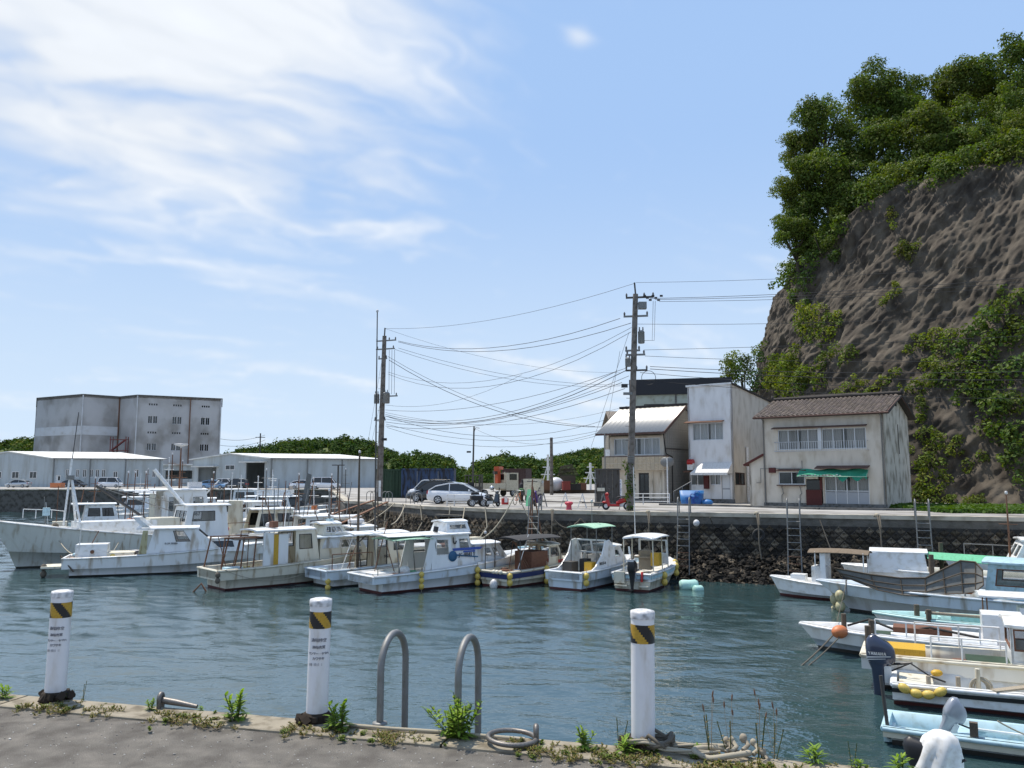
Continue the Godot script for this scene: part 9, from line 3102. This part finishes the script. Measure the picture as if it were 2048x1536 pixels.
func weed_mesh(sd: int, h: float, stems: int, leaves: int, L: float, w: float, spread: float, cols: Array) -> ArrayMesh:
	var r := RandomNumberGenerator.new()
	r.seed = sd
	var vs := PackedVector3Array()
	var ns := PackedVector3Array()
	var cs := PackedColorArray()
	for s in stems:
		var a0 := r.randf() * TAU
		var lean := V(cos(a0), 0, sin(a0)) * spread * r.randf()
		var hh := h * r.randf_range(0.65, 1.0)
		var root := lean * 0.3
		for i in leaves:
			var t := (i + 0.5) / leaves
			var p := root + V(0, hh * t, 0) + lean * t
			var a := i * 2.4 + r.randf() * 0.7
			var d := V(cos(a), lerpf(0.35, 1.5, t * t) + r.randf_range(-0.2, 0.2), sin(a)).normalized()
			var side := d.cross(Vector3.UP).normalized()
			var col: Color = cols[r.randi() % cols.size()]
			var v := r.randf_range(0.75, 1.25)
			blade(vs, ns, cs, p, d, side, L * (1.1 - 0.5 * t) * r.randf_range(0.7, 1.15), w, 0.35, Color(col.r * v, col.g * v, col.b * v))
		# the stem itself
		var st_c := Color(0.10, 0.13, 0.04)
		for k in 3:
			var q := V(cos(k * 2.1), 0, sin(k * 2.1)) * 0.003
			var q2 := V(cos(k * 2.1 + 2.1), 0, sin(k * 2.1 + 2.1)) * 0.003
			var up := V(0, hh, 0) + lean
			for f in [[root + q, root + q2, root + q + up], [root + q2, root + q2 + up, root + q + up]]:
				for e in f:
					vs.append(e)
					ns.append(-(f[1] - f[0]).cross(f[2] - f[0]).normalized())
					cs.append(st_c)
	var arr := []
	arr.resize(Mesh.ARRAY_MAX)
	arr[Mesh.ARRAY_VERTEX] = vs
	arr[Mesh.ARRAY_NORMAL] = ns
	arr[Mesh.ARRAY_COLOR] = cs
	var m := ArrayMesh.new()
	m.add_surface_from_arrays(Mesh.PRIMITIVE_TRIANGLES, arr)
	return m

func build_near_quay() -> void:
	tex("asphalt", 90, 0.19, 4, [[0.0, Color(0.42, 0.41, 0.40)], [0.42, Color(0.70, 0.69, 0.67)], [0.62, Color(0.86, 0.84, 0.81)], [0.80, 1.0], [1.0, 1.0]], 1024)
	tex("dust", 92, 0.006, 5, [[0.0, Color(0.70, 0.68, 0.66)], [0.5, Color(0.86, 0.85, 0.83)], [1.0, Color(1.0, 0.985, 0.96)]], 512)
	mat("asphalt", Color(0.40, 0.392, 0.38), 0.95, {"tex": "asphalt", "scale": 1.1, "world": true, "bump": "asphalt", "depth": 1.2})
	M.asphalt.detail_enabled = true
	M.asphalt.detail_albedo = T.dust
	M.asphalt.detail_blend_mode = BaseMaterial3D.BLEND_MODE_MUL
	M.asphalt.uv2_triplanar = true
	M.asphalt.uv2_world_triplanar = true
	M.asphalt.uv2_scale = V(0.4, 0.4, 0.4)
	mat("edge_concrete", Color(0.33, 0.29, 0.22), 0.95, {"tex": "stain", "scale": 1.2, "world": true, "bump": "speck", "depth": 1.0})
	var st := S()
	quad(st, near(-30, -0.30), near(-30, -30), near(40, -30), near(40, -0.30))
	var g := struct("near_ground", st, "asphalt")
	# concrete edge in cast lengths with open joints
	for k in 5:
		st = S()
		var a := -6.5 + k * 3.4
		var b := a + 3.385
		var lip := [Vector2(-0.30, -0.3), Vector2(-0.30, 0.012), Vector2(-0.29, 0.018), Vector2(-0.03, 0.018), Vector2(-0.006, 0.008), Vector2(0.0, -0.02), Vector2(0.0, -4.2), Vector2(-0.30, -4.2)]
		for i in lip.size() - 1:
			quad(st, near(a, lip[i].x, lip[i].y), near(b, lip[i].x, lip[i].y), near(b, lip[i + 1].x, lip[i + 1].y), near(a, lip[i + 1].x, lip[i + 1].y))
		struct("quay_kerb", st, "edge_concrete")
	# bollards
	mat("bollard_white", Color(0.78, 0.78, 0.80), 0.45, {"tex": "grime", "scale": V(1.2, 0.5, 1.2)})
	mat("reflector_yellow", Color(0.50, 0.30, 0.03), 0.4, {"tex": "grime", "scale": 6.0})
	mat("rust_clump", Color(0.045, 0.032, 0.022), 1.0, {"tex": "speck", "scale": 5.0})
	mat("faded_ink", Color(0.20, 0.20, 0.22), 0.8)
	var spots := [[V(-3.39, 3.45, -6.37), 0.80, "leftmost white bollard with a yellow and black band", 0.5, true], [V(-1.32, 3.45, -5.82), 0.82, "middle white bollard with a yellow and black band", 0.0, true], [V(0.8, 3.45, -5.27), 0.827, "white bollard nearest the right, without lettering", 0.62, false]]
	for s in spots:
		var R := 0.0725
		var H: float = s[1]
		var b := thing("bollard", s[2], "bollard", s[0] + V(0, 0.018, 0), 0.0, "white bollards on the near quay")
		var lean := Transform3D(Basis(Vector3.BACK, -0.012), Vector3.ZERO)
		st = S()
		lathe(st, [[R * 0.98, -0.05], [R, 0.02], [R, H - 0.055]], 28, lean)
		mk(b, "post", st, "bollard_white")
		st = S()
		lathe(st, [[R + 0.003, H - 0.06], [R + 0.004, H - 0.03], [R + 0.001, H - 0.016], [R * 0.6, H - 0.009], [0.003, H - 0.006]], 28, lean)
		mk(b, "cap", st, "white_plastic")
		# reflective band: yellow sheet with slanting black stripes
		for blk in 2:
			st = S()
			st.set_smooth_group(0)
			for i in 40:
				for j in 8:
					var a0 := TAU * i / 40.0
					var a1 := TAU * (i + 1) / 40.0
					var y0 := H - 0.205 + j * 0.0138
					var ph := fposmod(i / 40.0 * 3.0 + j / 8.0 * 0.62 + s[3], 1.0)
					if (ph < 0.5) != (blk == 1):
						continue
					var rr := R + 0.0015
					quad(st, lean * V(cos(a0) * rr, y0, -sin(a0) * rr), lean * V(cos(a1) * rr, y0, -sin(a1) * rr), lean * V(cos(a1) * rr, y0 + 0.0138, -sin(a1) * rr), lean * V(cos(a0) * rr, y0 + 0.0138, -sin(a0) * rr))
			mk(b, "black_stripe" if blk else "yellow_band", st, "black" if blk else "reflector_yellow")
		if s[4]:
			var rows := [["漁船修空", 0.29, 0.024], ["漁船売買", 0.335, 0.020], ["ヤンマー・ヤマハ", 0.375, 0.017], ["カワサキ", 0.408, 0.018]]
			var G := glyphs()
			st = S()
			for r in rows:
				var n: int = r[0].length()
				var cw: float = r[2] * 1.12
				for i in n:
					for l in G.get(r[0][i], []):
						for q in range(0, l.size() - 2, 2):
							var pt := []
							for e in [0, 2]:
								var u: float = (i - n * 0.5 + l[q + e]) * cw + 0.012
								var y: float = H - r[1] + l[q + e + 1] * r[2]
								var an := u / R
								pt.append(lean * V(sin(an) * (R + 0.001), y, cos(an) * (R + 0.001)))
							beam(st, pt[0], pt[1], 0.003, 0.003)
			for i in 13:
				if i == 3 or i == 8:
					continue
				var u: float = (i - 6.5) * 0.0095 + 0.012
				var an := u / R
				for e in 3:
					beam(st, V(sin(an) * (R + 0.001), H - 0.445 + e * 0.006 + 0.002 * ((i * 7) % 3), cos(an) * (R + 0.001)), V(sin(an + 0.07) * (R + 0.001), H - 0.445 + e * 0.006, cos(an + 0.07) * (R + 0.001)), 0.0025, 0.0025)
			mk(b, "lettering", st, "faded_ink")
		# crusted steel foot
		st = S()
		lathe(st, [[R * 1.28, -0.03], [R * 1.28, 0.045], [R * 1.08, 0.06], [R * 1.02, 0.06]], 18, Transform3D(), false)
		rng.seed = 970 + int(s[3] * 10)
		for k in 16:
			var a := rng.randf() * TAU
			box(st, V(cos(a) * 0.11, 0.012 + rng.randf() * 0.03, sin(a) * 0.11), V(0.05, 0.05, 0.045) * rng.randf_range(0.5, 1.2), Basis(V(1, 1, 0).normalized(), rng.randf() * 3.0))
		mk(b, "foot", st, "rust_clump")
	# ladder hoops over the quay edge
	for q in [[V(-0.88, 3.45, -5.74), "left galvanised ladder hoop on the near quay"], [V(-0.35, 3.45, -5.58), "right galvanised ladder hoop on the near quay"]]:
		var o := thing("ladder_hoop", q[1], "hoop", q[0], 0.0, "galvanised hoops on the near quay")
		var pts := [V(0, -0.1, 0)]
		for k in 15:
			var a := PI * k / 14.0
			pts.append(NN * (0.215 - 0.215 * cos(a)) + V(0, 0.355 + 0.215 * sin(a), 0))
		pts.append(NN * 0.43 + V(0, -3.2, 0))
		tb(o, "pipe", pts, 0.0235, "galvanised", 14)
		st = S()
		lathe(st, [[0.05, 0], [0.05, 0.012], [0.032, 0.016]], 14, Transform3D(Basis(), V(0, 0.018, 0)))
		mk(o, "flange", st, "galvanised")
	var ro := thing("ladder_steps", "ladder rungs below the two near hoops", "ladder", V(-0.89, 3.45, -5.78) + NN * 0.43)
	for k in 7:
		var d := V(-0.35, 3.45, -5.61) - V(-0.89, 3.45, -5.78)
		tb(ro, "rung", [V(0, -0.35 - k * 0.35, 0), d + V(0, -0.35 - k * 0.35, 0)], 0.016, "galvanised")
	# mooring rings
	for q in [[V(-2.51, 3.45, -6.14), 0.14, 0.30, "steel mooring eye with a tapered pin on the near kerb", V(0.15, 0.06, 0.0)], [V(0.15, 3.45, -5.37), 0.15, 0.0, "mooring ring with its eye bolt between the hoop and bollard", V(-0.15, 0.03, 0.02)]]:
		var o := thing("mooring_ring", q[3], "mooring ring", q[0] + V(0, 0.018, 0), 0.0, "mooring rings")
		var pts := [V(0, -0.05, -0.025), V(0, 0.05, -0.03)]
		for k in 7:
			var a := PI * k / 6.0
			pts.append(V(0, 0.06 + 0.035 * sin(a), -0.032 * cos(a)))
		pts.append(V(0, 0.05, 0.03))
		pts.append(V(0, -0.05, 0.025))
		tb(o, "eye", pts, 0.017, "steel", 9)
		st = S()
		if q[2] > 0.0:
			tube(st, [V(0.01, 0.05, 0.0), V(0.12, 0.04, 0.02), V(0.28, 0.02, 0.05)], [0.024, 0.022, 0.014], 10)
			mk(o, "pin", st, "steel")
			continue
		tube(st, ring_pts(q[4], q[1], V(0.05, 1, 0).normalized(), 30), 0.0155, 9)
		mk(o, "ring", st, "steel")
	# ropes
	var r1 := S()
	tube(r1, [V(0, 0, 0), V(0.3, 0.005, 0.09), V(0.62, 0.0, 0.14), V(0.9, 0.005, 0.24), V(1.15, 0.0, 0.29)], 0.011, 7)
	solid("frayed_rope", "thin grey rope lying along the kerb past the left hoop", "rope", r1, "rope", V(-1.07, 3.45, -5.67) + V(0, 0.03, 0), 0.0, "ropes on the near quay")
	var twist := func(pts: Array, r: float) -> SurfaceTool:
		# three strands laid round each other
		var c := Curve3D.new()
		for p in pts:
			c.add_point(p)
		var L := c.get_baked_length()
		var s := S()
		for k in 3:
			var out := []
			var n := int(L / 0.012)
			for i in n + 1:
				var d := L * i / n
				var p := c.sample_baked(d, true)
				var t := (c.sample_baked(minf(d + 0.01, L), true) - c.sample_baked(maxf(d - 0.01, 0.0), true)).normalized()
				var u := t.cross(Vector3.UP).normalized()
				var v := u.cross(t)
				var a := d / (r * 5.0) + TAU * k / 3.0
				out.append(p + (u * cos(a) + v * sin(a)) * r * 0.55)
			tube(s, out, r * 0.6, 5)
		return s
	var p0 := V(0.81, 3.45, -5.25) + V(0, 0.03, 0)
	solid("mooring_rope", "thick pale rope running right from the right bollard's foot", "rope", twist.call([V(0.03, 0.035, 0.05), V(0.15, 0.02, 0.04), V(0.34, 0.02, 0.07), V(0.5, 0.03, 0.10)], 0.017), "rope", p0, 0.0, "ropes on the near quay")
	solid("mooring_rope", "lower rope leading from the right bollard to the rope loop", "rope", twist.call([V(-0.14, 0.04, 0.06), V(-0.02, 0.06, 0.12), V(0.1, 0.02, 0.12), V(0.26, 0.01, 0.15), V(0.42, 0.0, 0.13)], 0.015), "rope", p0, 0.0, "ropes on the near quay")
	var loop := []
	for k in 22:
		var a := TAU * k / 20.0
		loop.append(V(0.42 + 0.15 * cos(a) + 0.02 * sin(a * 3.0), 0.012 + 0.012 * sin(a * 2.0), 0.17 + 0.075 * sin(a)))
	st = S()
	tube(st, loop, 0.017, 8)
	solid("hose_loop", "loop of worn white hose lying among the dry weeds", "hose", st, "rope", p0, 0.0, "ropes on the near quay")
	st = S()
	rng.seed = 977
	for k in 16:
		var a := rng.randf() * TAU
		tube(st, [V(cos(a) * 0.09, rng.randf_range(0.0, 0.05), sin(a) * 0.07), V(cos(a + 1.0) * 0.10, rng.randf_range(0.03, 0.12), sin(a + 1.0) * 0.08), V(cos(a + 2.2) * 0.09, rng.randf_range(0.0, 0.06), sin(a + 2.2) * 0.07)], 0.013, 5)
	solid("dark_net", "tangle of blackened rope at the right bollard's foot", "rope", st, "rope_dark", p0 + V(0.06, 0, 0.06), 0.0, "ropes on the near quay")
	for k in 5:
		st = S()
		ell(st, Vector3.ZERO, V(0.019, 0.023, 0.019) * [1.0, 0.9, 1.25, 1.0, 1.1][k], 9)
		tube(st, [V(0, 0, 0), V(0.02, -0.03, 0.03), V(-0.02, -0.05, 0.06)], 0.014, 6)
		solid("rope_knot", ["first knot from the left at the rope heap", "second knot from the left at the rope heap", "tallest pale knot in the middle of the rope heap", "knot right of the tallest one in the rope heap", "lowest right knot of the rope heap"][k], "knot", st, "plank" if k % 2 == 0 else "rope", p0 + V([0.47, 0.50, 0.57, 0.62, 0.66][k], [0.06, 0.065, 0.075, 0.06, 0.02][k], [0.09, 0.10, 0.10, 0.13, 0.18][k]), 0.0, "knots in the rope heap")
	# weeds
	var fresh := [Color(0.22, 0.33, 0.05), Color(0.27, 0.38, 0.06), Color(0.17, 0.28, 0.045)]
	var bushy := weed_mesh(1, 0.22, 24, 16, 0.075, 0.009, 0.16, fresh)
	var spiky := weed_mesh(2, 0.17, 8, 15, 0.085, 0.009, 0.07, fresh)
	var star := weed_mesh(3, 0.09, 4, 14, 0.11, 0.007, 0.05, fresh)
	var dry := [Color(0.30, 0.22, 0.10), Color(0.24, 0.16, 0.07), Color(0.33, 0.27, 0.14)]
	var stalk := weed_mesh(4, 0.2, 2, 8, 0.024, 0.004, 0.08, dry)
	var weeds := [[V(-3.79, 3.45, -6.38), star, 1.0, "fresh green weed at the picture's left edge"], [V(-2.55, 3.45, -6.08), spiky, 0.5, "small green weed left of the mooring eye"], [V(-1.86, 3.45, -5.83), spiky, 1.2, "upright green weed between the mooring eye and middle bollard"],
		[V(-1.11, 3.45, -5.61), spiky, 1.15, "spiky green weed just right of the middle bollard"], [V(-1.17, 3.45, -5.65), star, 0.8, "low green weed at the middle bollard's foot"], [V(-0.33, 3.45, -5.46), bushy, 1.15, "bushy bright green weed in front of the right hoop"], [V(-0.38, 3.45, -5.5), bushy, 0.8, "smaller green shoots beside the bushy weed"],
		[V(0.44, 3.45, -5.23), spiky, 0.8, "green weed between the mooring ring and right bollard"], [V(0.68, 3.45, -5.16), star, 1.0, "spreading green weed at the right bollard's left foot"], [V(0.82, 3.45, -5.14), star, 0.7, "small spreading weed in front of the right bollard"],
		[V(1.11, 3.45, -5.16), star, 0.55, "tiny weed inside the hose loop"], [V(1.75, 3.45, -5), star, 1.0, "star-shaped weed at the bottom edge right of the rope heap"], [V(1.95, 3.45, -4.88), star, 0.6, "small weed low on the bottom edge"], [V(2.18, 3.45, -4.83), star, 1.0, "spiky weed below the covered outboard"], [V(-2.2, 3.45, -6.07), star, 0.35, "tiny weed right of the mooring eye"], [V(-3.31, 3.45, -6.36), star, 0.5, "small weed in front of the leftmost bollard"]]
	for w in weeds:
		var o := thing("weed", w[3], "weed", w[0] + V(0, 0.012, 0), rng.randf() * TAU, "weeds along the near kerb")
		inst(o, "leaves", w[1], "leaf", Transform3D(Basis.from_scale(Vector3.ONE * w[2]), Vector3.ZERO))
	# dry stalks with seed heads
	var stalks := [[V(-3.18, 3.45, -6.36), 0.75], [V(0.65, 3.45, -5.23), 1.0], [V(1.18, 3.45, -5.12), 1.3], [V(1.29, 3.45, -5.11), 1.2], [V(1.45, 3.45, -5.07), 1.35], [V(1.53, 3.45, -5.06), 1.1], [V(1.93, 3.45, -4.91), 0.8]]
	var ds := ["dry stalk right of the leftmost bollard", "thin dry stalk left of the right bollard", "tall dry stalk with reddish seed heads, leftmost of the group", "second tall dry stalk by the rope heap", "thick brown dry stalks right of the rope heap", "dry stalk at the group's right end", "short dry stalk at the bottom edge"]
	for i in stalks.size():
		var o := thing("dry_stalk", ds[i], "dry stalk", stalks[i][0] + V(0, 0.01, 0), i * 1.3, "dry stalks along the near kerb")
		inst(o, "stalk", stalk, "leaf", Transform3D(Basis.from_scale(Vector3.ONE * stalks[i][1]), Vector3.ZERO))
		if i in [2, 3, 4, 5]:
			for k in 3:
				var top := V(0.03 * cos(k * 2.3 + i), (0.26 - 0.03 * k) * stalks[i][1], 0.03 * sin(k * 2.3))
				tb(o, "culm", [V(0, 0.0, 0), top * 0.6 + V(0.004, 0, 0), top], 0.0014, "plank", 4)
				st = S()
				lathe(st, [[0.001, 0], [0.0045, 0.01], [0.005, 0.03], [0.001, 0.045]], 7, Transform3D(Basis(Vector3.BACK, 0.2 - 0.2 * k), top))
				mk(o, "seed_head", st, "rusty")
	# dry ground cover in the joint, pebbles on the asphalt
	var tuft := weed_mesh(7, 0.03, 5, 7, 0.03, 0.004, 0.04, [Color(0.26, 0.19, 0.08), Color(0.32, 0.25, 0.11), Color(0.16, 0.17, 0.05)])
	var gt := weed_mesh(8, 0.03, 5, 7, 0.028, 0.005, 0.04, [Color(0.13, 0.20, 0.04), Color(0.17, 0.22, 0.05)])
	rng.seed = 980
	var xs := []
	var xg := []
	var patch := noise(81, 0.9, 2)
	for i in 900:
		var t := rng.randf_range(-0.5, 6.6)
		var o := rng.randfn() * 0.08 - 0.25
		var d := patch.get_noise_1d(t * 1.6)
		if d < rng.randf_range(-0.35, 0.35) - (0.35 if t > 4.2 else 0.0):
			continue
		var x := Transform3D(Basis(Vector3.UP, rng.randf() * TAU).scaled(Vector3.ONE * rng.randf_range(0.4, 1.2)), near(t, minf(o, -0.05), 0.012))
		if rng.randf() < 0.25:
			xg.append(x)
		else:
			xs.append(x)
	tag(many(self, "dry_weeds", tuft, "leaf", xs), "dry brown ground weeds in the joint along the near kerb", "weeds")
	tag(many(self, "green_weeds", gt, "leaf", xg), "tiny green ground weeds in the joint along the near kerb", "weeds")
	st = S()
	var rings := []
	for i in 5:
		var ring := PackedVector3Array()
		for k in 6:
			var th := PI * i / 4.0
			ring.append(V(sin(th) * cos(TAU * k / 6.0), cos(th) * 0.6, sin(th) * sin(TAU * k / 6.0) * 0.8))
		rings.append(ring)
	loft(st, rings, true)
	mat("pebble", Color(0.5, 0.48, 0.44), 0.9, {"vcol": true})
	var xp := []
	var cp := []
	for i in 1600:
		var s := rng.randf_range(0.0025, 0.006) * (1.8 if rng.randf() < 0.06 else 1.0)
		xp.append(Transform3D(Basis(Vector3.UP, rng.randf() * TAU).scaled(V(s, s, s)), near(rng.randf_range(-0.6, 6.8), -0.31 - pow(rng.randf(), 1.3) * 1.6, s * 0.3)))
		var v := rng.randf_range(0.25, 1.2)
		cp.append(Color(v, v, v))
	tag(many(self, "gravel", meshof(st), "pebble", xp, cp), "loose pebbles scattered on the near asphalt", "gravel")

func V(x: float, y: float, z: float) -> Vector3:
	return Vector3(x, y, z)
